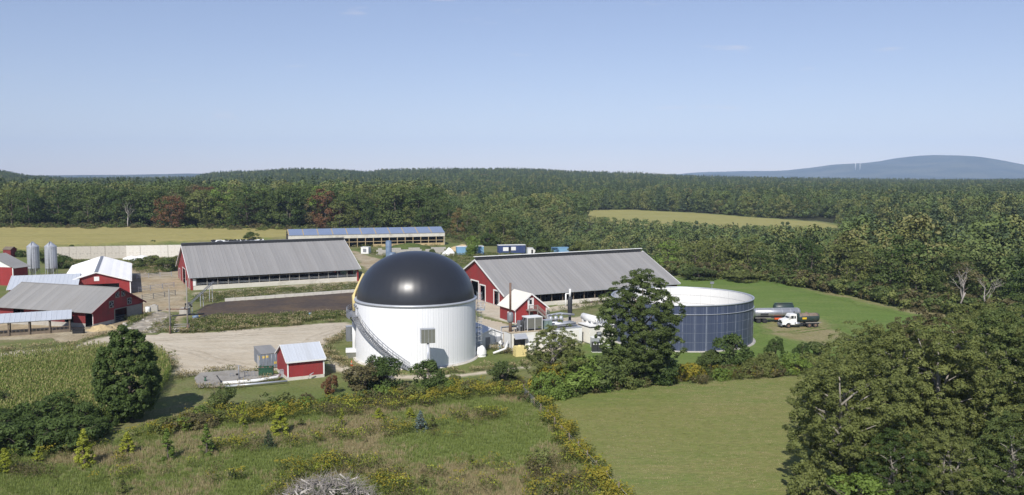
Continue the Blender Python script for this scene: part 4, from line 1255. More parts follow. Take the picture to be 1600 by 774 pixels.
# --- open feeding shed
def feed_shed():
    p = at(110, 519)
    b = thing('feed_shed', 'open-sided feeding shed with long pale lean-to roof in front of the old barn', 'shed', p, R(26))
    L = 21.0
    MB().ribbed((-L, -0.5, 2.7), (0.3, -0.5, 2.7), (0.3, 4.8, 3.75), (-L, 4.8, 3.75), 0.9, 0.08, 0.04).build('roof', M['roof_pale'], b)
    for i in range(7):
        x = -0.1 - i * 3.45
        MB().box(x - 0.12, -0.1, -0.3, x + 0.12, 0.14, 2.72).build('post', M['wood'], b)
        MB().box(x - 0.12, 4.3, -0.3, x + 0.12, 4.52, 3.55).build('post', M['wood'], b)
    MB().box(-L, 0.15, 2.45, 0.2, 0.25, 2.66).build('eave_beam', M['wood'], b)
    MB().box(-L, 0.16, 0, 0.1, 0.3, 0.55).build('feed_curb', M['wood'], b)
    rl = MB()
    rl.bar((-L, 0.22, 1.15), (0.1, 0.22, 1.15), 0.1)
    for i in range(30): rl.bar((-0.4 - i * 0.68, 0.22, 0.55), (-0.4 - i * 0.68, 0.22, 1.15), 0.07)
    rl.build('feed_rail', M['wood'], b)
    s = MB()
    for i in range(60):
        u, w = rnd.random(), rnd.random()
        s.lathe([(0.9, 0), (0.6, 0.25), (0.1, 0.4), (0, 0.4)], 7, c=(-L * u, 1.0 + 2.6 * w))
    tag(s.build('straw_bedding', M['straw'], b), kind='stuff')
    q = at(123, 521)
    t = thing('feed_tub', 'black open feed tub at the end of the feeding shed', 'tub', q, R(10))
    MB().box(-1.0, -0.5, 0, 1.0, -0.42, 0.75).box(-1.0, 0.42, 0, 1.0, 0.5, 0.75).box(-1.0, -0.418, 0, -0.92, 0.418, 0.75).box(0.92, -0.418, 0, 1.0, 0.418, 0.75).box(-0.91, -0.41, 0.02, 0.91, 0.41, 0.1).build('tub_body', M['black'], t)
    MB().box(-1.06, -0.56, 0.68, 1.06, -0.5, 0.76).box(-1.06, 0.5, 0.68, 1.06, 0.56, 0.76).build('tub_lip', M['black'], t)
    for (px_, py_, h_, w_) in ((158, 515, 1.0, 2.6), (172, 513, 0.7, 1.8)):
        q = at(px_, py_)
        prof = [(w_ * (1 - t_) ** 0.7 + 0.02, h_ * t_) for t_ in np.linspace(0, 1, 7)]
        me = MB().lathe(prof, 16).mesh('sand_heap', M['straw'])
        for v in me.vertices: v.co *= 1 + 0.15 * math.sin(v.co.x * 3 + v.co.y * 4)
        tag(link_mesh('sand_heap', me, None, (q.x, q.y, 0)), 'tan heap of bedding sand, %s' % ('larger one by the corner post of the fan barn' if w_ > 2 else 'smaller one beside the open barn door'), 'sand heap', 'sand heaps by the old barn')


feed_shed()


# --- bunker silo wall, far sheds, containers
def block_wall(name, label, p0, p1, h, t, bw, bh, mat, group=None, gaps=(), irregular=0.05, rows=None, mat2=None, split=0):
    """wall of single blocks or panels, each a part"""
    p0, p1 = Vector(p0), Vector(p1)
    d = p1 - p0
    L = d.length
    w = thing(name, label, 'wall', p0, math.atan2(d.y, d.x), group)
    n = int(round(L / bw))
    rows = rows or max(1, int(round(h / bh)))
    cache = {}
    for j in range(rows):
        off = 0.5 * (j % 2)
        for i in range(n):
            if (i, j) in gaps: continue
            key = (rnd.randrange(4), i < split)
            if key not in cache:
                g = 0.02
                cache[key] = MB().box(g, 0, 0, L / n - g, t, h / rows - g).mesh('block', M[mat2 if mat2 and i < split else mat])
            o = link_mesh('concrete_block' if rows > 1 else 'concrete_panel', cache[key], w, (i * L / n + off * (L / n) * (rows > 1), rnd.uniform(-irregular, irregular), j * h / rows))
    return w


def bunker():
    a, b_ = at(86, 406), at(284, 402)
    block_wall('bunker_wall', 'long pale stained concrete bunker wall below the tan cornfield', a, b_, 4.7, 0.35, 2.5, 4.7, 'bunker_pale', irregular=0.12, mat2='bunker_grey', split=10)
    for k, (px_, py_, s) in enumerate(((205, 405, 1.0), (222, 406, 1.3), (236, 404, 0.8))):
        q = at(px_, py_)
        prof = [(2.2 * s * (1 - t_ ** 1.6) + 0.01, 1.3 * s * t_) for t_ in np.linspace(0, 1, 6)]
        me = MB().lathe(prof, 14).mesh('plastic_heap', M['plastic'])
        for v in me.vertices: v.co.x *= 1.5 + 0.25 * math.sin(v.co.y * 2 + k)
        tag(link_mesh('plastic_heap', me, None, (q.x, q.y, 0)), 'crumpled white plastic silage sheet against the bunker wall, ' + ('left of the three', 'middle and largest of the three', 'right of the three')[k], 'plastic sheet', 'white silage sheets at the bunker')
    # tyres on the silage clamp behind the barn ridge
    tyre = MB().tube([(0.45 * math.cos(t_), 0.45 * math.sin(t_), 0) for t_ in np.linspace(0, 6.283, 11)], 0.16, 6, caps=False).mesh('tyre', M['cow_black'])
    o = at(330, 384)
    cl = thing('silage_clamp', 'white sheeted silage clamp covered with black tyres behind the left grey barn ridge', 'silage clamp', o, R(18))
    hp = MB()
    for i in range(15):
        hp.slab([(i * 1.5, -2.5, 1.0), (i * 1.5 + 1.5, -2.5, 1.0), (i * 1.5 + 1.5, 2.5, 2.1 + 0.2 * math.sin(i)), (i * 1.5, 2.5, 2.1 + 0.2 * math.sin(i))], 0.1)
    hp.box(0, -2.4, 0, 22.5, 2.4, 0.85).build('plastic_cover', M['plastic'], cl)
    for i in range(70):
        u, v_ = rnd.random() * 22, rnd.uniform(-2.2, 2.4)
        link_mesh('tyre', tyre, cl, (u, v_, 1.15 + (v_ + 2.5) / 5 * 1.1 + 0.08), (0.3, rnd.uniform(-0.2, 0.2), 0))


bunker()


def long_shed():
    p = at(695, 383)
    L, W, He, Hr = 68.0, 14.0, 5.7, 7.9
    b = thing('long_shed', 'long open-fronted cattle shed with pale blue panelled roof before the wood', 'shed', (p.x, p.y, 0), R(18))
    n = 11
    tan = MB().box(0, 0, 0, 0.32, 7.15, 0.05)
    for i in range(n):
        x1 = -i * L / n
        x0 = x1 - L / n + 0.42
        MB().ribbed((x0, 0, He), (x1 - 0.02, 0, He), (x1 - 0.02, W / 2, Hr), (x0, W / 2, Hr), 1.9, 0.06, 0.04, 0.06).build('roof_panel', M['panel_blue'], b)
        MB().slab([(x0 - 0.41, 0, He - 0.02), (x0 - 0.01, 0, He - 0.02), (x0 - 0.01, W / 2, Hr - 0.02), (x0 - 0.41, W / 2, Hr - 0.02)], 0.08).build('roof_rib', M['wood_new'], b)
    MB().ribbed((0, W, He), (-L, W, He), (-L, W / 2 + 0.002, Hr), (0, W / 2 + 0.002, Hr), 2, 0.06, 0.04).build('roof', M['panel_blue'], b)
    MB().box(-L, -0.08, He - 1.75, 0, -0.01, He - 0.35).build('fascia', M['concrete_pale'], b)
    MB().box(-L, -0.12, He - 0.33, 0.05, 0.1, He - 0.05).build('eave_trim', M['steel'], b)
    MB().wall([(0, He - 0.1), (W / 2, Hr - 0.1), (W, He - 0.1)], 0.12, axis='y', off=-0.1).build('gable_wall', M['concrete_pale'], b)
    MB().box(-L, W - 0.3, 0, -0.15, W - 0.15, He - 0.2).build('rear_wall', M['interior_shade'], b)
    for i in range(20):
        x = -0.4 - i * 3.5
        MB().box(x - 0.14, 0, -0.2, x + 0.14, 0.25, He - 0.36).build('post', M['wood_new'], b)
    MB().box(-L, 0.06, 2.15, -0.2, 0.16, 2.4).build('rail', M['wood_new'], b)
    MB().box(-32, -0.06, -0.2, -0.2, -0.01, 1.1).build('kick_board', M['straw'], b)


long_shed()


def shipping_box(name, label, cat, px_, py_, L, W, Hh, mat, rz, roof=None, group=None, doors=()):
    b = thing(name, label, cat, at(px_, py_), rz, group)
    body = MB()
    body.box(0, 0, 0.1, L, W, Hh)
    k = int(L / 0.4)
    for i in range(k): body.box(i * L / k + 0.06, -0.035, 0.25, i * L / k + L / k * 0.6, -0.002, Hh - 0.15)
    body.build('container_body', M[mat], b)
    MB().box(-0.08, -0.1, Hh + 0.002, L + 0.08, W + 0.08, Hh + 0.14).build('roof', M[roof or mat], b)
    for x in (0.02, L - 0.14): MB().box(x, -0.06, 0, x + 0.12, -0.037, Hh - 0.02).build('corner_post', M[mat], b)
    for (x0, x1, z0, z1, m_) in doors: MB().box(x0, -0.075, z0, x1, -0.04, z1).build('door' if m_ == 'black' else 'panel', M[m_], b)
    return b


shipping_box('container_shed', 'light blue container shed with white roof, nearest the straw heap', 'container', 714, 399, 10.6, 3.0, 3.2, 'blue', R(12), 'white', doors=((6.7, 7.4, 0.2, 2.6, 'black'), (7.5, 8.3, 0.3, 2.6, 'white'), (3.0, 5.4, 0.3, 1.9, 'blue')))
shipping_box('container_shed', 'dark navy container shed with pale roof and two white boards', 'container', 779, 396.5, 11.0, 3.0, 3.2, 'navy', R(12), 'white', doors=((4.2, 4.9, 0.2, 2.7, 'black'), (1.8, 4.0, 1.0, 2.5, 'white'), (5.1, 7.0, 1.2, 2.6, 'white')))
shipping_box('white_hut', 'small white hut between the navy container and the pale blue one', 'hut', 825, 398.5, 2.9, 2.4, 2.5, 'white', R(12), 'white', doors=((1.3, 2.0, 0.3, 2.0, 'black'),))
shipping_box('container', 'pale sky blue container at the right end of the row', 'container', 864, 398.5, 6.4, 2.6, 2.7, 'blue', R(12), 'blue')
shipping_box('box_trailer', 'white box trailer with dark square door beyond the left grey barn', 'trailer', 564, 397, 3.2, 2.4, 2.6, 'white', R(-14), 'white', doors=((0.9, 2.3, 0.7, 2.1, 'steel'),))


def blue_tank(px_, py_, r, h, label):
    p = at(px_, py_)
    b = thing('steel_silo', label, 'silo', p, 0, 'slate blue upright tanks')
    MB().lathe([(r, 0), (r, h * 0.96), (r * 0.86, h), (0, h * 1.02)], 24).build('silo_body', M['silo_blue'], b)
    for z in (h * 0.33, h * 0.66, h * 0.95): MB().lathe([(r + 0.005, z), (r + 0.06, z + 0.02), (r + 0.06, z + 0.12), (r + 0.005, z + 0.14)], 24).build('hoop', M['silo_blue'], b)


blue_tank(607.5, 404, 1.12, 6.6, 'tall slim slate blue tank standing behind the black dome')
blue_tank(612.5, 409, 1.35, 3.3, 'short slate blue tank standing in front of the tall slim one')
block_wall('block_wall', 'low grey concrete block wall behind the black dome', at(588, 399), at(694, 397), 2.7, 0.6, 1.5, 0.7, 'concrete', gaps={(1, 3), (2, 3), (6, 3), (7, 3), (11, 3), (12, 2), (12, 3), (13, 3)}, rows=4)


def heaps_back():
    for (px_, py_, w_, h_, mat, nm, lab, cat) in ((722, 392, 4.6, 2.6, 'straw', 'straw_heap', 'pale straw heap behind the light blue container shed', 'straw heap'), (701, 399, 2.0, 3.0, 'plastic', 'covered_bale', 'white wrapped bale heap left of the light blue container shed', 'bale'), (640, 390, 8.0, 2.7, 'weedheap', 'grassy_mound', 'weedy green mound in front of the long blue-roofed shed', 'mound')):
        q = at(px_, py_)
        prof = [(w_ * (1 - t_ ** 1.5) + 0.02, h_ * t_) for t_ in np.linspace(0, 1, 9)]
        if mat == 'weedheap':
            M['weedheap'] = ground_mat('weedy_mound_cover', (0.085, 0.12, 0.03), (0.11, 0.13, 0.04), (0.07, 0.1, 0.025), (0.2, 0.8, 3.0))
        me = MB().lathe(prof, 22).mesh(nm, M[mat])
        for v in me.vertices:
            v.co *= 1 + 0.12 * math.sin(v.co.x * 1.7 + v.co.y * 2.3)
            v.co.x *= 1.3
        tag(link_mesh(nm, me, None, (q.x, q.y, 0)), lab, cat)


heaps_back()


# --- little red house with outside stair
def stair_house():
    L, W, He, Hr = 7.97, 7.6, 3.14, 6.32
    b = thing('stair_house', 'small bright red house with cream roof and an outside stair to its loft door', 'house', (0.34, 175.7, 0), R(26))
    c = L / 2
    MB().ribbed((-0.1, W + 0.2, He), (-0.1, -0.3, He), (c, -0.3, Hr), (c, W + 0.2, Hr), 0.62, 0.07, 0.04).build('roof', M['roof_cream'], b)
    MB().ribbed((L + 0.1, -0.3, He), (L + 0.1, W + 0.2, He), (c + 0.002, W + 0.2, Hr), (c + 0.002, -0.3, Hr), 0.62, 0.07, 0.04).build('roof', M['roof_cream'], b)
    prof = [(0.4, He + 0.2, 0.4), (c, Hr - 0.15, 0.4), (L - 0.4, He + 0.2, 0.4)]
    MB().wall(prof, 0.12, [(c - 0.55, c + 0.45, 3.2, 5.2), (c - 0.2, c + 0.6, 0.5, 2.4)], off=0.1).build('gable_wall', M['red'], b)
    MB().wall(prof, 0.12, off=W - 0.3).build('gable_wall', M['red'], b)
    for x in (0.4, L - 0.52): MB().wall([(0.23, He + 0.15, 0.4), (W - 0.31, He + 0.15, 0.4)], 0.12, [(2.6, 3.5, 0.4, 2.3)] if x < 1 else (), axis='y', off=x).build('side_wall', M['red_y'], b)
    MB().box(0.3, 2.55, 0.4, 0.397, 3.55, 2.35).build('side_door', M['white'], b)
    MB().box(0.3, 0.0, -0.3, L - 0.3, W - 0.1, 0.397).build('foundation', M['concrete_pale'], b)
    for x in (0.34, L - 0.5): MB().box(x, 0.03, 0.4, x + 0.16, 0.097, He + 0.1).build('corner_board', M['white'], b)
    for a, e in (((-0.1, -0.33, He - 0.08), (c, -0.33, Hr - 0.08)), ((L + 0.1, -0.33, He - 0.08), (c, -0.33, Hr - 0.08))): MB().bar(a, e, 0.06, 0.26).build('rake_trim', M['white'], b)
    d = MB().box(c - 0.54, 0.12, 3.21, c + 0.44, 0.2, 5.19).build('loft_door', M['white'], b)
    MB().box(c - 0.32, 0.08, 4.1, c + 0.22, 0.118, 5.0).build('pane', M['glass'], d)
    MB().box(c - 0.75, 0.04, 3.0, c - 0.56, 0.097, 5.38).box(c + 0.46, 0.04, 3.0, c + 0.65, 0.097, 5.38).box(c - 0.555, 0.04, 5.202, c + 0.455, 0.097, 5.38).build('door_frame', M['white'], b)
    MB().box(c - 1.2, -1.5, 2.9, c + 0.9, -0.01, 3.05).build('landing', M['wood_grey'], b)
    for x in (c - 1.1, c + 0.8): MB().box(x - 0.08, -1.45, 0, x + 0.08, -1.3, 4.1).build('landing_post', M['wood_grey'], b)
    for k in range(12):
        MB().box(c + 0.92 + k * 0.26, -1.45, 2.75 - k * 0.23, c + 1.2 + k * 0.26, -0.45, 2.8 - k * 0.23).build('tread', M['wood_grey'], b)
    for y in (-1.48, -0.42): MB().bar((c + 0.9, y, 2.85), (c + 4.1, y, 0.05), 0.06, 0.3).bar((c + 0.9, y, 3.9), (c + 4.1, y, 1.1), 0.07, 0.1).build('stringer', M['wood_grey'], b)
    bal = MB()
    for k in range(14): bal.bar((c + 1.0 + k * 0.23, -1.48, 2.85 - k * 0.2), (c + 1.0 + k * 0.23, -1.48, 3.85 - k * 0.2), 0.05)
    for k in range(9): bal.bar((c - 1.1 + k * 0.24, -1.42, 3.05), (c - 1.1 + k * 0.24, -1.42, 4.0), 0.05)
    bal.bar((c - 1.15, -1.42, 4.02), (c + 0.85, -1.42, 4.02), 0.09).build('balusters', M['wood_grey'], b)
    MB().box(c - 0.18, 0.13, 0.5, c + 0.58, 0.19, 2.38).build('door', M['glass'], b)
    p = at(852, 500)
    tag(MB().lathe([(0.95, 0), (0.95, 1.9), (0.8, 2.0), (0, 2.02)], 16).build('water_tank', M['olive_grey'], None, p), 'squat olive grey tank beside the red stair house', 'tank')


stair_house()


# --- small red pump shed, container, dumpster, pipe pad
def pump_shed():
    L, W, He, Hr = 5.84, 7.4, 2.9, 4.84
    b = thing('pump_shed', 'small red shed with pale metal roof in front of the gravel yard', 'shed', (-33.29, 126.63, 0), R(27.3))
    MB().ribbed((-0.05, -0.15, He), (L + 0.05, -0.15, He), (L + 0.05, W / 2, Hr), (-0.05, W / 2, Hr), 0.45, 0.05, 0.03).build('roof', M['roof_pale'], b)
    MB().ribbed((L + 0.05, W + 0.1, He), (-0.05, W + 0.1, He), (-0.05, W / 2 + 0.002, Hr), (L + 0.05, W / 2 + 0.002, Hr), 0.45, 0.05, 0.03).build('roof', M['roof_pale'], b)
    MB().box(0.3, 0.2, 0.5, L - 0.3, 0.32, He - 0.02).build('front_wall', M['red'], b)
    for x in (0.2, L - 0.32): MB().wall([(0.2, He, 0.5), (W / 2, Hr - 0.12, 0.5), (W - 0.2, He, 0.5)], 0.12, axis='y', off=x).build('side_wall', M['red_y'], b)
    MB().box(0.3, W - 0.3, 0.5, L - 0.3, W - 0.2, He).build('rear_wall', M['red'], b)
    MB().box(0.15, 0.15, -0.3, L - 0.15, W - 0.15, 0.497).build('foundation', M['concrete_pale'], b)
    for x in (0.14, L - 0.32): MB().box(x, 0.12, 0.5, x + 0.2, 0.197, He - 0.06).build('corner_board', M['white'], b)
    MB().box(-0.05, -0.2, He - 0.2, L + 0.05, -0.152, He + 0.02).build('fascia', M['white'], b)
    for x in (-0.09, L + 0.09): MB().bar((x, -0.15, He - 0.06), (x, W / 2, Hr - 0.06), 0.06, 0.2).bar((x, W + 0.1, He - 0.06), (x, W / 2, Hr - 0.062), 0.06, 0.2).build('rake_trim', M['white'], b)
    MB().tube([(3.2, -0.25, 0.15), (3.3, -0.4, 0.7), (3.9, -0.45, 1.0)], 0.07, 6).build('outlet_pipe', M['galv'], b)
    cb = thing('shipping_container', 'grey blue shipping container with yellow stickers on its doors', 'container', (-39.3, 134.5, 0), R(25.2))
    L2, W2, H2 = 2.66, 7.05, 2.43
    body = MB().box(0, 0.1, 0.12, L2, W2, H2)
    for i in range(18):
        y = 0.3 + i * 0.37
        body.box(-0.035, y, 0.3, -0.002, y + 0.2, H2 - 0.15).box(L2 + 0.002, y, 0.3, L2 + 0.035, y + 0.2, H2 - 0.15)
    body.build('container_body', M['container'], cb)
    MB().box(-0.05, -0.02, H2 + 0.002, L2 + 0.05, W2 + 0.05, H2 + 0.08).build('container_roof', M['roof_old'], cb)
    for x0 in (0.05, L2 / 2 + 0.01):
        d = MB().box(x0, 0.03, 0.15, x0 + L2 / 2 - 0.06, 0.097, H2 - 0.06).build('container_door', M['container'], cb)
        for k in (0.28, 0.85): MB().tube([(x0 + k, 0.0, 0.2), (x0 + k, 0.0, H2 - 0.1)], 0.03, 6).build('lock_bar', M['galv'], d)
    for x, z in ((0.2, 1.75), (0.75, 1.8), (2.0, 0.75)): MB().box(x, 0.005, z, x + 0.36, 0.028, z + 0.36).build('sticker', M['yellow_paint'], cb)
    MB().box(-0.05, 1.2, 1.3, -0.037, 1.9, 1.9).build('sticker', M['yellow_paint'], cb)
    MB().box(-0.06, 1.5, 0.1, -0.038, 3.6, 1.75).build('side_panel', M['galv'], cb)
    p = at(404, 592)
    g = thing('dumpster', 'dark green steel dumpster full of brown scrap beside the red pump shed', 'dumpster', p, R(10))
    MB().box(0, 0, 0.1, 2.1, 0.08, 1.5).box(0, 1.4, 0.1, 2.1, 1.48, 1.5).box(0, 0.082, 0.1, 0.08, 1.398, 1.5).box(2.02, 0.082, 0.1, 2.1, 1.398, 1.5).box(0.09, 0.09, 0.12, 2.01, 1.39, 0.3).build('bin_body', M['green'], g)
    for k in range(5): MB().box(0.1 + k * 0.44, -0.06, 0.15, 0.2 + k * 0.44, -0.003, 1.42).build('side_rib', M['green'], g)
    MB().box(-0.05, -0.07, 1.502, 2.15, 0.1, 1.6).box(-0.05, 1.38, 1.502, 2.15, 1.55, 1.6).build('rim', M['green'], g)
    sc = MB()
    for k in range(26):
        a = Vector((rnd.uniform(0.2, 1.9), rnd.uniform(0.2, 1.3), rnd.uniform(1.15, 1.5)))
        sc.bar(a, a + Vector((rnd.uniform(-0.5, 0.5), rnd.uniform(-0.4, 0.4), rnd.uniform(0, 0.3))), 0.12, 0.07)
    tag(sc.build('scrap', M['rust'], g), kind='stuff')


pump_shed()


def pipe_pad():
    pad = thing('pipe_pad', 'concrete pad with sheet covers left of the green dumpster', 'concrete pad', at(310, 604), R(12))
    P0 = at(310, 604)
    outline = [at(*q) - P0 for q in ((310, 608), (304, 595), (314, 587), (362, 583), (404, 585), (436, 590), (400, 600), (360, 606))]
    rot = Matrix.Rotation(-R(12), 3, 'Z')
    outline = [rot @ Vector((q.x, q.y, 0.16)) for q in outline]
    MB().slab(outline, 0.3).build('slab', M['pad'], pad)
    for k, (x, y) in enumerate(((0.6, 1.6), (1.9, 1.75), (3.2, 1.9), (4.5, 2.05))): MB().box(x, y, 0.165, x + 1.2, y + 1.1, 0.42).build('cover_sheet', M['galv'], pad)
    tag(MB().tube([at(348, 599, 0.55), at(400, 595, 0.55), at(432, 590, 0.55), at(437, 586, 0.6)], 0.24, 10).build('white_pipe', M['white'], None), 'thick white pipe lying along the concrete pad', 'pipe')
    tag(MB().tube([at(352, 604, 0.4), at(400, 600, 0.4), at(449, 595.5, 0.4)], 0.16, 8).build('grey_pipe', M['galv'], None), 'thin grey pipe in front of the thick white one', 'pipe')
    p = at(373.5, 597)
    m = thing('pipe_mast', 'grey steel mast with a short cross arm on the concrete pad', 'mast', p)
    MB().tube([(0, 0, 0), (0, 0, 2.5)], 0.09, 8).build('pole', M['steel'], m)
    MB().bar((-0.45, 0, 2.4), (0.35, 0, 2.4), 0.07).build('cross_arm', M['steel'], m)
    MB().box(-0.42, -0.1, 1.0, -0.12, 0.1, 1.25).build('valve', M['black'], m)
    v = thing('valve_stand', 'green valve with handwheel at the left end of the pad', 'valve', at(321, 600.5))
    MB().tube([(0, 0, 0.1), (0, 0, 1.0)], [0.2, 0.12], 10).build('valve_body', M['green'], v)
    MB().tube([(0.25 * math.cos(t), 0.25 * math.sin(t), 1.1) for t in np.linspace(0, 6.283, 13)], 0.03, 5, caps=False).build('handwheel', M['dark_steel'], v)
    MB().tube([(0, 0, 0.35), (0.9, 0.15, 0.3)], 0.12, 8).build('pipe_stub', M['dark_steel'], v)
    tag(MB().tube([(0, 0, 0), (0.0, 0, 0.7), (-0.6, 0.1, 1.5)], 0.09, 7).build('bent_pipe', M['dark_steel'], None, at(345, 603)), 'dark pipe sticking up at an angle from the pad', 'pipe')
    for k, (px_, h) in enumerate(((362, 0.9), (385, 1.2), (396, 1.2))):
        s = thing('pipe_support', ('lone low pipe support frame left of the mast', 'tall pipe support frame right of the mast', 'pipe support frame against the green dumpster')[k], 'frame', at(px_, 593), 0, 'pipe support frames')
        MB().bar((-0.22, 0, 0), (-0.22, 0, h), 0.07).build('leg', M['steel'], s)
        MB().bar((0.22, 0, 0), (0.22, 0, h), 0.07).build('leg', M['steel'], s)
        MB().bar((-0.26, 0, h), (0.26, 0, h), 0.08).build('crossbar', M['steel'], s)
    e = thing('electric_cabinet', 'small grey electric cabinet at the left corner of the red pump shed', 'cabinet', at(442, 589.5), R(25))
    MB().box(-0.4, -0.3, 0, 0.4, 0.3, 1.1).build('cabinet_body', M['galv'], e)
    MB().box(-0.45, -0.36, 1.102, 0.45, 0.34, 1.17).build('cabinet_lid', M['galv'], e)


pipe_pad()


# --- the digester: white clad tank, black gas dome, stair
DX, DY, DR, DH = -16.1, 144.7, 10.0, 10.0
def digester():
    c0 = thing('digester_tank', 'white clad round digester tank under a big black gas dome', 'tank', (DX, DY, 0))
    n = 72
    w = 2 * math.pi / n
    pan = MB()
    for u0, u1, dr in ((-0.5, -0.36, 0.0), (-0.36, -0.30, 0.05), (-0.30, -0.10, 0.05), (-0.10, -0.04, 0.0), (-0.04, 0.10, 0.0), (0.10, 0.16, 0.05), (0.16, 0.36, 0.05), (0.36, 0.42, 0.0), (0.42, 0.49, 0.0)):
        r0 = DR + (0.013 if (u0, u1) in ((-0.30, -0.10), (0.16, 0.36)) else 0.0)
        r1 = DR + (0.013 if (u0, u1) in ((-0.36, -0.30), (-0.30, -0.10), (0.10, 0.16), (0.16, 0.36)) else 0.0)
        if (u0, u1) in ((-0.36, -0.30), (0.10, 0.16)): r0 = DR
        if (u0, u1) in ((-0.10, -0.04), (0.36, 0.42)): r0, r1 = DR + 0.013, DR
        a0, a1 = u0 * w, u1 * w
        pan.add([(r0 * math.cos(a0), r0 * math.sin(a0), 0.25), (r1 * math.cos(a1), r1 * math.sin(a1), 0.25), (r1 * math.cos(a1), r1 * math.sin(a1), DH - 0.25), (r0 * math.cos(a0), r0 * math.sin(a0), DH - 0.25)], [(0, 1, 2, 3)])
    pm = pan.mesh('cladding_panel', M['tank_white'])
    for k in range(n): link_mesh('cladding_panel', pm, c0, (0, 0, 0), (0, 0, k * w))
    MB().lathe([(DR - 0.06, 0), (DR - 0.06, DH)], 72).build('tank_shell', M['white'], c0)
    MB().lathe([(DR + 0.45, -0.3), (DR + 0.45, 0.2), (DR - 0.2, 0.24)], 72).build('foundation', M['concrete_pale'], c0)
    MB().lathe([(DR - 0.1, DH - 0.28), (DR + 0.16, DH - 0.28), (DR + 0.2, DH - 0.1), (DR + 0.2, DH + 0.05), (DR - 0.25, DH + 0.1)], 96).build('rim_band', M['galv'], c0)
    Hd = 7.75
    prof = [((DR - 0.22) * math.cos(t) ** 0.93, DH + 0.05 + Hd * math.sin(t)) for t in np.linspace(0, math.pi / 2 - 0.001, 40)] + [(0, DH + 0.05 + Hd)]
    gores = 48
    seg = gores * 4
    vs = []
    for r_, z_ in prof:
        for k in range(seg):
            sc = 1 - 0.0011 * (1 - abs(math.sin(math.pi * k / 4)))
            vs.append((r_ * sc * math.cos(2 * math.pi * k / seg), r_ * sc * math.sin(2 * math.pi * k / seg), z_))
    dm = MB()
    dm.add(vs, [(i * seg + k, i * seg + (k + 1) % seg, (i + 1) * seg + (k + 1) % seg, (i + 1) * seg + k) for i in range(len(prof) - 1) for k in range(seg)], 0, True)
    dm.build('gas_dome', M['dome'], c0)
    # stair hugging the wall
    def pol(a, r, z): return (r * math.sin(a), -r * math.cos(a), z)
    a0, a1, z1 = R(0.5), R(-61), 7.5
    N_ = 36
    tr = MB().box(-0.12, -0.42, 0, 0.12, 0.42, 0.05).mesh('tread', M['steel'])
    for k in range(N_):
        t = (k + 0.5) / N_
        a = a0 + (a1 - a0) * t
        link_mesh('tread', tr, c0, pol(a, DR + 0.7, 0.15 + z1 * t), (0, 0, a))
    for r_ in (DR + 0.25, DR + 1.15):
        s = MB()
        pts_ = [(a0 + (a1 - a0) * t, 0.1 + z1 * t) for t in np.linspace(0, 1, 25)]
        for (aa, za), (ab, zb) in zip(pts_, pts_[1:]): s.bar(pol(aa, r_, za), pol(ab, r_, zb), 0.05, 0.28)
        s.build('stringer', M['steel'], c0)
        h = MB()
        for dz in (0.55, 1.0):
            h.tube([pol(aa, r_, za + dz) for aa, za in pts_], 0.03, 5)
        for (aa, za) in pts_[::2]: h.tube([pol(aa, r_, za), pol(aa, r_, za + 1.0)], 0.025, 5)
        h.build('handrail', M['steel'], c0)
    br = MB()
    for t in (0.2, 0.4, 0.6, 0.8):
        a = a0 + (a1 - a0) * t
        br.bar(pol(a, DR + 0.06, z1 * t - 0.7), pol(a, DR + 1.15, z1 * t), 0.1)
    br.build('stair_bracket', M['steel'], c0)
    deck = MB()
    al = np.radians(np.linspace(-61, -128, 15))
    for aa, ab in zip(al, al[1:]):
        deck.add([pol(aa, DR + 0.08, z1), pol(aa, DR + 1.5, z1), pol(ab, DR + 1.5, z1), pol(ab, DR + 0.08, z1), pol(aa, DR + 0.08, z1 + 0.08), pol(aa, DR + 1.5, z1 + 0.08), pol(ab, DR + 1.5, z1 + 0.08), pol(ab, DR + 0.08, z1 + 0.08)], [(0, 1, 2, 3), (7, 6, 5, 4), (1, 5, 6, 2)])
        deck.bar(pol(aa, DR + 1.5, z1 - 0.12), pol(ab, DR + 1.5, z1 - 0.12), 0.06, 0.3)
    deck.build('platform', M['steel'], c0)
    rl = MB()
    for dz in (0.4, 0.75, 1.1): rl.tube([pol(a, DR + 1.47, z1 + dz) for a in al], 0.03, 5)
    for a in al: rl.tube([pol(a, DR + 1.47, z1), pol(a, DR + 1.47, z1 + 1.1)], 0.03, 5)
    for aa, ab in zip(al, al[1:]): rl.bar(pol(aa, DR + 1.49, z1 + 0.2), pol(ab, DR + 1.49, z1 + 0.2), 0.02, 0.22)
    rl.build('platform_railing', M['steel'], c0)
    bk = MB()
    for a in al[1::3]: bk.bar(pol(a, DR + 0.05, z1 - 1.6), pol(a, DR + 1.4, z1 - 0.1), 0.12).bar(pol(a, DR + 0.1, z1 - 0.1), pol(a, DR + 1.45, z1 - 0.1), 0.12)
    bk.build('platform_bracket', M['steel'], c0)
    MB().tube([pol(R(-92), DR + 0.5, 7.7), pol(R(-92), DR + 0.55, 10.3), pol(R(-97), DR + 0.3, 11.0), pol(R(-108), DR - 0.3, 13.6)], 0.27, 10).build('gas_pipe', M['yellow_pipe'], c0)
    MB().tube([pol(R(-86), DR + 0.35, 0), pol(R(-86), DR + 0.35, 7.4)], 0.3, 10).build('down_pipe', M['white'], c0)
    for k in range(5):
        a = R(-63 - k * 5)
        MB().tube([pol(a, DR + 0.02, 8.9 + 0.25 * (k % 2)), pol(a, DR + 0.3, 8.9 + 0.25 * (k % 2))], 0.14, 8).build('wall_nozzle', M['steel'], c0)
    # caged ladder and small platform on the right side
    cage = MB()
    a = R(93)
    for da in (-0.02, 0.02): cage.bar(pol(a + da, DR + 0.25, 0.3), pol(a + da, DR + 0.25, 10.9), 0.06)
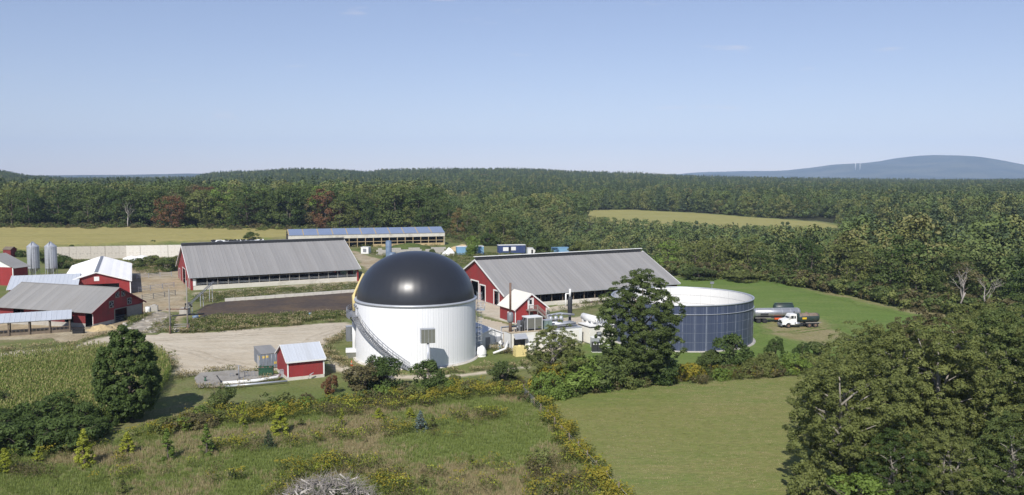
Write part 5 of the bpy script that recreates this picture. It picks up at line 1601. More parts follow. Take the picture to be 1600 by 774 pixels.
    for z in np.arange(0.6, 10.9, 0.35): cage.bar(pol(a - 0.02, DR + 0.25, z), pol(a + 0.02, DR + 0.25, z), 0.035)
    cage.build('ladder', M['galv'], c0)
    hp = MB()
    for z in np.arange(2.6, 10.9, 0.8): hp.tube([pol(a + 0.035 * math.cos(t), DR + 0.3 + 0.75 * math.sin(t), z) for t in np.linspace(0, math.pi, 9)], 0.03, 5)
    for t in np.linspace(0.2, math.pi - 0.2, 5): hp.bar(pol(a + 0.035 * math.cos(t), DR + 0.3 + 0.75 * math.sin(t), 2.6), pol(a + 0.035 * math.cos(t), DR + 0.3 + 0.75 * math.sin(t), 10.9), 0.04)
    hp.build('ladder_cage', M['galv'], c0)
    MB().box(DR + 0.1, -0.9, 7.9, DR + 1.5, 0.9, 8.0).build('ladder_platform', M['galv'], c0)
    rr = MB()
    for dz in (0.5, 1.0):
        rr.tube([(DR + 0.1, -0.9, 8 + dz), (DR + 1.5, -0.9, 8 + dz), (DR + 1.5, 0.9, 8 + dz), (DR + 0.1, 0.9, 8 + dz)], 0.03, 5)
    for q in ((DR + 1.5, -0.9), (DR + 1.5, 0.9), (DR + 0.8, -0.9)): rr.tube([(q[0], q[1], 8), (q[0], q[1], 9)], 0.03, 5)
    rr.build('ladder_railing', M['galv'], c0)
    for k in range(5): MB().tube([pol(R(99), DR + 0.1, 1.0 + k * 0.9), pol(R(99), DR + 1.2, 1.0 + k * 0.9)], 0.12, 8).build('side_nozzle', M['galv'], c0)
    tag(MB().tube([(DX - 2.1, DY - DR - 1.2, 2.2 * t_) for t_ in (0, 0.9)] + [(DX - 2.1 + 0.3 * math.sin(u), DY - DR - 1.2, 1.98 + 0.35 * (1 - math.cos(u))) for u in np.linspace(0.4, 3.0, 6)], 0.035, 6).build('lamp_hook', M['galv'], None), 'thin hooked steel post at the foot of the tank stair', 'post')


digester()


def digester_side_things():
    p = at(667, 580)
    p = Vector((-12.75, 130.6, 0))
    b = thing('equipment_box', 'big olive grey steel box on a post in front of the white tank', 'equipment box', p, R(14))
    MB().tube([(0, 0, -0.2), (0, 0, 5.05)], 0.2, 12).build('post', M['galv'], b)
    MB().box(-1.05, -0.35, 5.0, 1.05, 0.75, 7.1).build('box_body', M['olive_grey'], b)
    MB().box(-1.08, -0.38, 7.103, 1.08, 0.8, 7.17).build('box_lid', M['galv'], b)
    MB().box(-1.1, -0.3, 5.0, -1.053, 0.7, 7.1).build('side_panel', M['galv'], b)
    for x in (-0.55, 0.0, 0.55): MB().box(x - 0.02, -0.38, 5.02, x + 0.02, -0.352, 7.08).build('panel_seam', M['galv'], b)
    MB().tube([(0, 0, 0), (0, 0, 0.15)], 0.5, 12).build('base_plate', M['concrete'], b)
    c = thing('switch_cabinet', 'tall grey cabinet standing left of the white tank', 'cabinet', at(550, 533), R(25))
    MB().box(-1.0, -0.4, 0, 0.4, 0.6, 2.75).build('cabinet_body', M['steel'], c)
    MB().box(-1.05, -0.45, 2.752, 0.45, 0.65, 2.83).build('cabinet_roof', M['galv'], c)
    MB().box(-0.28, -0.44, 0.2, -0.24, -0.402, 2.6).build('door_seam', M['dark_steel'], c)
    MB().box(-0.2, -0.46, 1.3, -0.14, -0.403, 1.55).build('handle', M['galv'], c)
    d = thing('pump_box', 'low pump box with white lid at the left foot of the white tank', 'pump box', at(549, 559), R(10))
    MB().box(-0.8, -0.7, 0, 0.9, 0.8, 1.0).build('box_body', M['olive_grey'], d)
    MB().box(-0.9, -0.8, 1.002, 1.0, 0.9, 1.5).build('box_lid', M['white'], d)
    cn = thing('traffic_cone', 'orange traffic cone with white band on the grass by the tank', 'cone', at(549.5, 572))
    MB().lathe([(0.22, 0.04), (0.12, 0.5), (0.05, 0.85), (0, 0.86)], 14).build('cone_body', M['orange'], cn)
    MB().lathe([(0.163, 0.34), (0.128, 0.5)], 14).build('reflective_band', M['white'], cn)
    MB().box(-0.26, -0.26, 0, 0.26, 0.26, 0.038).build('cone_base', M['orange'], cn)
    cov = thing('covered_pump', 'white sheeted object at the right foot of the white tank', 'covered equipment', at(752, 557))
    me = MB().lathe([(0.85, 0), (0.82, 0.9), (0.62, 1.5), (0.25, 1.75), (0, 1.78)], 16).mesh('sheet_cover', M['plastic'])
    for v in me.vertices: v.co *= 1 + 0.08 * math.sin(v.co.x * 6 + v.co.z * 4) * math.cos(v.co.y * 5)
    link_mesh('sheet_cover', me, cov)
    MB().lathe([(0.87, 0.35), (0.9, 0.4), (0.87, 0.45)], 16).build('tie_rope', M['galv'], cov)


digester_side_things()


# --- open blue storage tank
def blue_storage():
    cx, cy, Rr, Hh = 31.7, 161.4, 13.0, 8.1
    t = thing('storage_tank', 'wide open-topped dark blue storage tank with white inside', 'tank', (cx, cy, 0), 0.06)
    cols, rows = 40, 5
    w = 2 * math.pi / cols
    hr = Hh / rows
    pan = MB()
    k = 4
    for i in range(k):
        a0, a1 = -w / 2 + 0.0018 + (w - 0.0036) * i / k, -w / 2 + 0.0018 + (w - 0.0036) * (i + 1) / k
        pan.add([(Rr * math.cos(a0), Rr * math.sin(a0), 0.02), (Rr * math.cos(a1), Rr * math.sin(a1), 0.02), (Rr * math.cos(a1), Rr * math.sin(a1), hr - 0.02), (Rr * math.cos(a0), Rr * math.sin(a0), hr - 0.02)], [(0, 1, 2, 3)], 0)
        r2 = Rr - 0.06
        pan.add([(r2 * math.cos(a0), r2 * math.sin(a0), 0.02), (r2 * math.cos(a1), r2 * math.sin(a1), 0.02), (r2 * math.cos(a1), r2 * math.sin(a1), hr - 0.02), (r2 * math.cos(a0), r2 * math.sin(a0), hr - 0.02)], [(3, 2, 1, 0)], 1)
    pms = [pan.mesh('tank_panel', [M['blue_glass'], M['tank_inside']])]
    for v in range(3):
        m_ = M['blue_glass'].copy()
        m_.name = 'blue_enamel_steel'
        for nd in m_.node_tree.nodes:
            if nd.type == 'MAPPING': nd.inputs['Location'].default_value = (3.7 * v + 2, 5.1 * v, 0.3 * v)
        pms.append(pan.mesh('tank_panel', [m_, M['tank_inside']]))
    colv = [rnd.randrange(4) for _ in range(cols)]
    for j in range(rows):
        for i in range(cols):
            link_mesh('tank_panel', pms[colv[i]], t, (0, 0, j * hr), (0, 0, (i + 0.0) * w))
    sm = MB()
    for i in range(cols):
        a = (i + 0.5) * w
        c_, s_ = math.cos(a), math.sin(a)
        sd = Vector((-s_, c_, 0)) * (0.03 if i % 3 else 0.07)
        for r_, dr in ((Rr - 0.035, 0.055), ):
            o = Vector((c_, s_, 0))
            p0, p1 = o * r_ - sd, o * r_ + sd
            q0, q1 = o * (r_ + dr) - sd, o * (r_ + dr) + sd
            vs = [p0, p1, q1, q0] + [v + Vector((0, 0, Hh)) for v in (p0, p1, q1, q0)]
            sm.add(vs, [(0, 3, 7, 4), (3, 2, 6, 7), (2, 1, 5, 6)], 0)
            p2, p3 = o * (r_ - 0.045) - sd * 0.6, o * (r_ - 0.045) + sd * 0.6
            vs = [p0, p1, p3, p2] + [v + Vector((0, 0, Hh)) for v in (p0, p1, p3, p2)]
            sm.add(vs, [(0, 4, 7, 3), (3, 7, 6, 2), (2, 6, 5, 1)], 1)
    sm.build('panel_seams', [M['seam'], M['seam_in']], t)
    for j in range(1, rows):
        z = j * hr
        big = j == rows - 1
        MB().lathe([(Rr, z - 0.02), (Rr + (0.14 if big else 0.03), z - 0.015), (Rr + (0.14 if big else 0.03), z + (0.05 if big else 0.012)), (Rr, z + (0.05 if big else 0.016))], 120).build('wind_girder' if big else 'ring_seam', M['galv'] if big else M['seam'], t)
    MB().lathe([(Rr - 0.1, Hh - 0.14), (Rr - 0.1, Hh + 0.03), (Rr + 0.13, Hh + 0.04), (Rr + 0.13, Hh - 0.14), (Rr, Hh - 0.16)], 120).build('top_rim', M['galv'], t)
    MB().lathe([(Rr + 0.5, -0.3), (Rr + 0.5, 0.14), (Rr - 0.3, 0.16)], 96).build('foundation', M['concrete'], t)
    MB().lathe([(Rr - 0.08, 2.6), (0, 2.6)], 64).build('slurry_surface', M['slurry'], t)
    q = thing('rim_camera', 'small grey level gauge on the far rim of the blue tank', 'gauge', (cx + 8.0, cy + 10.25, Hh + 0.03))
    MB().bar((0, 0, 0), (0, 0, 0.9), 0.1).build('gauge_post', M['steel'], q)
    MB().box(-0.35, -0.2, 0.9, 0.35, 0.2, 1.3).build('gauge_head', M['steel'], q)


blue_storage()


# --- generator plant between the tanks
def plant():
    c = thing('generator_container', 'white generator container with open hooded bay behind the yellow tote', 'container', at(798, 551), AX)
    L, W, Hh = 8.6, 2.7, 3.3
    MB().box(0, 0.1, 0.2, 0.12, W, Hh).build('end_wall', M['white'], c)
    MB().wall([(0.122, Hh, 0.2), (L, Hh, 0.2)], 0.1, [(0.6, 2.8, 0.5, 2.4)], off=0.0).build('front_wall', M['cream'], c)
    MB().box(0.122, W - 0.1, 0.2, L, W, Hh).build('rear_wall', M['white'], c)
    MB().box(L - 0.12, 0.102, 0.2, L, W - 0.102, Hh).build('end_wall', M['white'], c)
    MB().box(0.0, 0.0, 0.0, L, W, 0.19).build('skid', M['dark_steel'], c)
    MB().box(-0.06, -0.06, Hh + 0.002, L + 0.06, W + 0.06, Hh + 0.1).build('container_roof', M['roof_tan'], c)
    MB().slab([(0.5, -0.9, 2.35), (2.9, -0.9, 2.35), (2.9, -0.02, 3.15), (0.5, -0.02, 3.15)], 0.06).build('hood', M['galv'], c)
    MB().box(0.7, 1.4, 0.3, 2.7, 1.5, 2.3).build('louvre_panel', M['wood_grey'], c)
    MB().box(0.0, -0.03, 0.2, 0.12, -0.004, Hh).build('corner_post', M['dark_steel'], c)
    MB().box(4.9, -0.04, 0.6, 5.4, -0.003, 2.2).build('door', M['dark_steel'], c)
    MB().box(3.2, -0.03, 0.4, 4.4, -0.003, 2.7).build('door', M['white'], c)
    MB().box(6.1, -0.03, 0.4, 7.3, -0.003, 2.7).build('door', M['white'], c)
    base = c.matrix_basis
    def loc(x, y, z): return Matrix.Translation(c.location) @ Matrix.Rotation(AX, 4, 'Z') @ Vector((x, y, z))
    r = thing('dry_cooler', 'dry cooler with two square fan panels on the generator container roof', 'cooler', loc(3.3, 0.2, Hh + 0.1), AX)
    MB().box(0.08, 0.1, 0.35, 2.9, 2.1, 2.25).build('cooler_body', M['steel'], r)
    MB().box(0.0, 0.02, 2.253, 2.98, 2.18, 2.42).build('cooler_top', M['white'], r)
    for x in (0.2, 1.58):
        f = MB().box(x, 0.06, 0.5, x + 1.22, 0.097, 2.1).build('fan_panel', M['olive_grey'], r)
        for k in range(8): MB().box(x + 0.04, 0.035, 0.58 + k * 0.19, x + 1.18, 0.058, 0.64 + k * 0.19).build('slat', M['wood_grey'], f)
    for x in (0.0, 1.45, 2.9): MB().box(x, 0.02, 0.0, x + 0.08, 0.09, 2.25).build('frame_post', M['white'], r)
    for x in (-0.9, -0.5): MB().tube([(x, 0.6, 0), (x, 0.6, 1.9), (x + 0.5, 1.0, 2.1)], 0.13, 8).build('coolant_pipe', M['dark_steel'], r)
    MB().box(-1.1, 0.7, 0.0, -0.1, 1.9, 1.7).build('pump_frame', M['steel'], r)
    s = thing('exhaust_stack', 'tall thin rusty exhaust stack with grey silencer on the container roof', 'chimney', loc(0.5, 1.2, Hh + 0.1))
    MB().tube([(0, 0, 0), (0, 0, 2.2)], 0.28, 12).build('stack_foot', M['rust'], s)
    MB().tube([(0, 0, 1.55), (0, 0, 1.75), (0, 0, 2.0), (0, 0, 3.0), (0, 0, 3.3), (0, 0, 3.45)], [0.28, 0.5, 0.56, 0.56, 0.45, 0.2], 16).build('silencer', M['steel'], s)
    MB().tube([(0, 0, 3.4), (0, 0, 8.5)], 0.19, 12).build('stack_pipe', M['rust'], s)
    rl = MB()
    for dz in (0.5, 1.0): rl.tube([loc(1.1, 2.5, Hh + 0.1 + dz), loc(8.4, 2.5, Hh + 0.1 + dz)], 0.035, 5)
    for k in range(7): rl.tube([loc(1.2 + k * 1.15, 2.5, Hh + 0.1), loc(1.2 + k * 1.15, 2.5, Hh + 1.1)], 0.035, 5)
    o = rl.build('roof_railing', M['dark_steel'])
    tag(o, 'dark pipe railing along the rear of the generator container roof', 'railing')
    y = thing('tote_tank', 'pale yellow ribbed plastic tote tank on the grass', 'plastic tank', at(812, 556.5), R(20))
    for k in range(5): MB().box(-0.95 + 0.05 * (k == 4), -0.75, 0.05 + k * 0.33, 0.95 - 0.05 * (k == 4), 0.75, 0.36 + k * 0.33).build('tank_band', M['yellow'], y)
    MB().lathe([(0.35, 1.7), (0.3, 1.85), (0, 1.86)], 12).build('lid', M['yellow'], y)
    q = thing('water_tank', 'round cream tank right of the yellow tote', 'tank', at(829, 552))
    MB().lathe([(0.72, 0), (0.75, 0.4), (0.72, 1.4), (0.5, 1.75), (0.15, 1.85), (0, 1.86)], 18).build('tank_body', M['cream'], q)
    MB().lathe([(0.2, 1.85), (0.2, 1.95), (0, 1.96)], 10).build('lid', M['black'], q)
    bl = thing('blue_drum', 'small blue plastic drum left of the generator container', 'drum', at(782, 549))
    MB().lathe([(0.27, 0), (0.3, 0.3), (0.27, 0.6), (0.3, 0.85), (0.0, 0.88)], 12).build('drum_body', M['blue'], bl)
    MB().tube([(0, 0, 0.86), (0.05, 0, 1.9)], 0.11, 8).build('hose', M['white'], bl)
    # long white plant building left of the generator container
    w = thing('plant_building', 'low white plant building tucked between the white tank and generator container', 'building', at(786, 543), AX)
    MB().box(-4.4, 0, 0, 0, 12, 2.55).build('building_walls', M['white'], w)
    MB().ribbed((0.25, -0.2, 2.56), (0.25, 12.2, 2.56), (-2.2, 12.2, 3.5), (-2.2, -0.2, 3.5), 0.6).build('roof', M['roof_white'], w)
    MB().ribbed((-4.65, 12.2, 2.56), (-4.65, -0.2, 2.56), (-2.202, -0.2, 3.5), (-2.202, 12.2, 3.5), 0.6).build('roof', M['roof_white'], w)
    MB().add([(-4.4, -0.002, 2.55), (0, -0.002, 2.55), (-2.2, -0.002, 3.38)], [(0, 1, 2)]).build('gable_wall', M['white'], w)
    MB().box(-0.0, 1.0, 2.3, 0.12, 11, 2.5).build('gutter', M['steel'], w)
    MB().box(-1.6, -0.5, 1.15, -0.5, -0.003, 2.1).build('wall_unit', M['galv'], w)
    MB().box(-3.4, -0.04, 0, -2.5, -0.003, 2.05).build('door', M['steel'], w)
    MB().tube([(-1.0, -0.4, 1.1), (-0.2, -0.9, 0.4), (0.9, -1.0, 0.3)], 0.22, 9).build('duct', M['white'], w)
    # middle and right containers
    e = thing('middle_container', 'white container half hidden by the yellowing bush', 'container', at(870, 541), AX)
    MB().box(0, 0, 0.15, 5.2, 4.6, 3.0).build('container_body', M['white'], e)
    MB().box(-0.05, -0.05, 3.003, 5.25, 4.65, 3.1).build('container_roof', M['galv'], e)
    for x in (0.6, 2.0, 3.4): MB().box(x, -0.035, 0.4, x + 1.1, -0.003, 2.6).build('door', M['cream'], e)
    MB().box(-0.02, -0.02, 0, 5.22, 4.62, 0.148).build('skid', M['dark_steel'], e)
    f = thing('control_container', 'cream control container with flat dark-edged roof by the tall tree', 'container', at(922, 538.5), AX)
    MB().box(0, 0, 0.15, 5.0, 4.2, 3.2).build('container_body', M['cream'], f)
    for k in range(20): MB().box(-0.02, 0.1 + k * 0.2, 0.3, -0.003, 0.2 + k * 0.2, 3.0).build('wall_rib', M['cream'], f)
    MB().box(-0.06, -0.06, 3.0, 5.06, -0.004, 3.18).box(-0.06, -0.002, 3.0, -0.013, 4.26, 3.18).build('roof_edge', M['dark_steel'], f)
    MB().box(-0.08, -0.08, 3.203, 5.08, 4.28, 3.36).build('container_roof', M['white'], f)
    MB().box(0.0, 0.0, 0, 5.0, 4.2, 0.148).build('skid', M['dark_steel'], f)
    wv = MB().box(1.3, -0.3, 1.35, 2.2, -0.062, 2.2).build('wall_cooler', M['dark_steel'], f)
    MB().box(1.35, -0.32, 1.75, 2.15, -0.303, 2.15).build('grille', M['galv'], wv)

    def f_loc(x, y, z): return Matrix.Translation(f.location) @ Matrix.Rotation(AX, 4, 'Z') @ Vector((x, y, z))
    mu = thing('gas_silencer', 'thick white horizontal silencer lying across the cream container roof', 'silencer', f_loc(1.6, 0.8, 3.36), AX)
    MB().tube([(0, 0, 0.95), (0, 0.2, 0.95), (0, 4.4, 0.95), (0, 4.6, 0.95)], [0.4, 0.62, 0.62, 0.4], 18).build('silencer_body', M['white'], mu)
    for yy in (0.7, 2.3, 3.9): MB().box(-0.5, yy, 0.0, 0.5, yy + 0.15, 0.5).build('saddle', M['white'], mu)
    MB().tube([(0, 0.1, 0.95), (0, -0.4, 0.95), (0, -0.5, 0.0)], 0.16, 9).build('outlet_pipe', M['white'], mu)
    for k in range(3):
        tag(MB().tube([f_loc(2.9 + k * 0.55, 1.2, 3.36), f_loc(2.9 + k * 0.55, 1.2, 4.5 + 0.15 * k), f_loc(3.0 + k * 0.55, 1.9, 4.8 + 0.15 * k), f_loc(3.0 + k * 0.55, 2.6, 3.36)], 0.17, 8).build('pipe_bend', M['galv'], None), ('silver pipe bend next to the white silencer', 'silver pipe bend in the middle of the three on the cream container', 'silver pipe bend farthest right on the cream container')[k], 'pipe', 'silver pipe bends on the control container')
    st = thing('dark_stack', 'thick dark exhaust stack with thin white tip beside the white silencer', 'chimney', f_loc(-0.6, 6.4, 0))
    MB().tube([(0, 0, 0), (0, 0, 4.9)], 0.25, 10).build('stack_foot', M['dark_steel'], st)
    MB().tube([(0, 0, 4.5), (0, 0, 4.7), (0, 0, 7.7), (0, 0, 7.9)], [0.25, 0.44, 0.44, 0.3], 16).build('stack_jacket', M['dark_steel'], st)
    MB().tube([(0, 0, 7.85), (0, 0, 9.4)], 0.2, 10).build('stack_tip', M['white'], st)

    def e_loc(x, y, z): return Matrix.Translation(e.location) @ Matrix.Rotation(AX, 4, 'Z') @ Vector((x, y, z))
    pl = thing('steel_platform', 'grey steel pipe platform on the roof of the middle white container', 'platform', e_loc(0.2, 0.8, 3.1), AX)
    MB().box(0, 0, 0.25, 4.6, 3.6, 0.33).build('deck', M['steel'], pl)
    for q in ((0.1, 0.1), (4.4, 0.1), (0.1, 3.4), (4.4, 3.4)): MB().bar((q[0], q[1], 0), (q[0], q[1], 0.25), 0.12).build('leg', M['steel'], pl)
    for yy in (0.7, 1.5, 2.3): MB().tube([(0.1, yy, 0.55), (4.5, yy, 0.55)], 0.2, 9).build('pipe_run', M['galv'], pl)
    rr = MB()
    for dz in (0.5, 1.0): rr.tube([(0, 3.55, 0.33 + dz), (4.6, 3.55, 0.33 + dz)], 0.03, 5)
    for k in range(5): rr.tube([(0.05 + k * 1.12, 3.55, 0.33), (0.05 + k * 1.12, 3.55, 1.33)], 0.03, 5)
    rr.build('railing', M['steel'], pl)
    for k, (x, yy) in enumerate(((0.6, 3.0), (1.7, 3.1), (2.7, 2.9))):
        g = thing('filter_vessel', ('left of the silver filter vessels on the pipe platform', 'middle silver filter vessel on the pipe platform', 'right of the silver filter vessels on the pipe platform')[k], 'vessel', e_loc(0.2 + x, 0.8 + yy, 3.43), 0, 'filter vessels')
        MB().lathe([(0.3, 0), (0.4, 0.15), (0.4, 1.0), (0.25, 1.3), (0, 1.36)], 14).build('vessel_body', M['galv'], g)
        MB().tube([(0, 0, 1.3), (0, 0, 1.6), (0.4, 0, 1.7)], 0.1, 7).build('vessel_pipe', M['galv'], g)
    for k in range(2):
        p = at(929 + 8.6 * k, 550.5)
        d = thing('battery_cabinet', ('black equipment cabinet with white top vents, nearer the yellowing bush', 'black equipment cabinet with white top vents, nearer the tall tree')[k], 'cabinet', p, R(8), 'black equipment cabinets')
        MB().box(-0.44, -0.3, 0.1, 0.44, 0.5, 1.75).build('cabinet_body', M['dark_steel'], d)
        for x in (-0.3, 0.12): MB().box(x, -0.33, 1.35, x + 0.2, -0.303, 1.6).build('vent', M['white'], d)
        MB().box(-0.48, -0.34, 0.0, 0.48, 0.54, 0.098).build('plinth', M['white'], d)
    tb = thing('transformer_box', 'pale grey transformer box behind the black equipment cabinets', 'transformer', at(929, 543), R(15))
    MB().box(-0.6, -0.5, 0, 0.8, 0.6, 1.75).build('box_body', M['galv'], tb)
    MB().box(-0.66, -0.56, 1.752, 0.86, 0.66, 1.9).build('box_lid', M['white'], tb)
    hf = thing('hose_frame', 'white steel frame right of the black equipment cabinets', 'frame', at(950, 550), R(10))
    for x in (-0.5, 0.5): MB().bar((x, 0, 0), (x, 0, 1.2), 0.09).build('leg', M['white'], hf)
    MB().bar((-0.55, 0, 1.2), (0.55, 0, 1.2), 0.09).build('crossbar', M['white'], hf)
    MB().box(-0.35, 0.1, 0, 0.35, 0.6, 0.7).build('frame_box', M['white'], hf)
    tc = thing('teal_cabinet', 'grey teal cabinet right of the dry cooler', 'cabinet', loc(7.0, 0.5, Hh + 0.1), AX)
    MB().box(0, 0, 0, 1.3, 1.2, 1.5).build('cabinet_body', M['teal'], tc)
    MB().box(-0.05, -0.05, 1.502, 1.35, 1.25, 1.6).build('cabinet_lid', M['galv'], tc)
    MB().box(0.62, -0.03, 0.1, 0.66, -0.003, 1.4).build('door_seam', M['dark_steel'], tc)
    wp = thing('vent_post', 'white vent post standing by the right barn curb', 'post', at(884, 479.5))
    MB().tube([(0, 0, 0), (0, 0, 3.0)], 0.17, 9).build('post_pipe', M['white'], wp)
    MB().box(-0.1, -0.15, 3.0, 0.7, 0.15, 3.2).build('post_head', M['white'], wp)
    rh = at(905, 474)
    mm = MB()
    for k in range(16):
        u = k / 15
        mm.lathe([(0.9 + 0.3 * math.sin(k), 0), (0.6, 0.35), (0, 0.5)], 8, c=(u * 11.5, u * 3.6))
    tag(mm.build('feed_windrow', M['slurry'], None, rh), 'long dark feed windrow along the right barn curb', 'feed heap')

    # smaller units and pipework in the plant yard
    for k, (x, y, w_, d_, h_, mat, lab) in enumerate(((9.2, 1.0, 1.2, 1.0, 1.9, 'white', 'slim white cabinet at the right end of the generator container'), (10.6, 2.2, 0.9, 0.9, 1.2, 'galv', 'short grey cabinet between the white containers'), (9.6, 4.4, 2.2, 1.4, 2.2, 'white', 'white unit behind the generator container'), (6.0, 4.8, 2.6, 1.6, 2.6, 'galv', 'grey ventilation unit behind the generator container'), (2.2, 5.2, 1.8, 1.4, 2.4, 'white', 'white pump unit beside the red stair house'), (12.6, 6.6, 1.6, 1.2, 2.3, 'steel', 'dark grey unit behind the pipe platform'))):
        u_ = thing('equipment_unit', lab, 'equipment unit', loc(x, y, 0), AX, 'equipment units in the plant yard')
        MB().box(0, 0, 0.12, w_, d_, h_).build('unit_body', M[mat], u_)
        MB().box(-0.05, -0.05, h_ + 0.002, w_ + 0.05, d_ + 0.05, h_ + 0.08).build('unit_lid', M['galv'], u_)
        MB().box(0.0, 0.0, 0, w_, d_, 0.118).build('plinth', M['concrete'], u_)
        pn = MB().box(0.1, -0.03, 0.3, w_ - 0.1, -0.003, h_ - 0.15).build('door', M[mat], u_)
        for q_ in range(5): MB().box(0.2, -0.05, 0.5 + q_ * 0.12, w_ - 0.2, -0.032, 0.56 + q_ * 0.12).build('slat', M['steel'], pn)
    for k, (pa, mat, r_, lab) in enumerate((([loc(-0.3, 3.2, 1.2), loc(-0.3, 3.2, 3.9), loc(4.0, 3.4, 3.9), loc(9.0, 3.6, 3.9), loc(9.0, 3.6, 2.0)], 'galv', 0.16, 'silver pipe running high behind the generator container'), ([loc(5.0, 3.0, 4.4), loc(10.0, 3.2, 4.4), loc(12.0, 4.4, 4.2), loc(12.0, 4.4, 1.0)], 'dark_steel', 0.12, 'dark pipe running from the dry cooler to the pipe platform'), ([loc(-3.6, -0.6, 0.3), loc(-1.4, -0.8, 0.9), loc(-0.4, 0.4, 1.9)], 'white', 0.2, 'white duct sloping up to the generator container end'), ([e_loc(0.5, 4.3, 3.2), e_loc(0.5, 4.3, 4.9), e_loc(3.0, 4.3, 5.1), e_loc(5.8, 4.0, 4.7)], 'galv', 0.2, 'silver pipe arch over the middle white container'))):
        tag(MB().tube(pa, r_, 8).build('pipe_run', M[mat], None), lab, 'pipe')
    for k in range(4):
        v_ = thing('roof_vent', ('roof vent nearest the rusty stack', 'second roof vent from the rusty stack', 'third roof vent from the rusty stack', 'roof vent against the dry cooler')[k], 'vent', loc(1.3 + 0.5 * k, 0.7 + 0.35 * (k % 2), Hh + 0.1), 0, 'roof vents on the generator container')
        MB().lathe([(0.1, 0), (0.1, 0.5 + 0.2 * (k % 3))], 8).build('vent_pipe', M['dark_steel'], v_)
        MB().lathe([(0.18, 0.5 + 0.2 * (k % 3)), (0.05, 0.66 + 0.2 * (k % 3)), (0, 0.67 + 0.2 * (k % 3))], 8).build('vent_cap', M['galv'], v_)


plant()


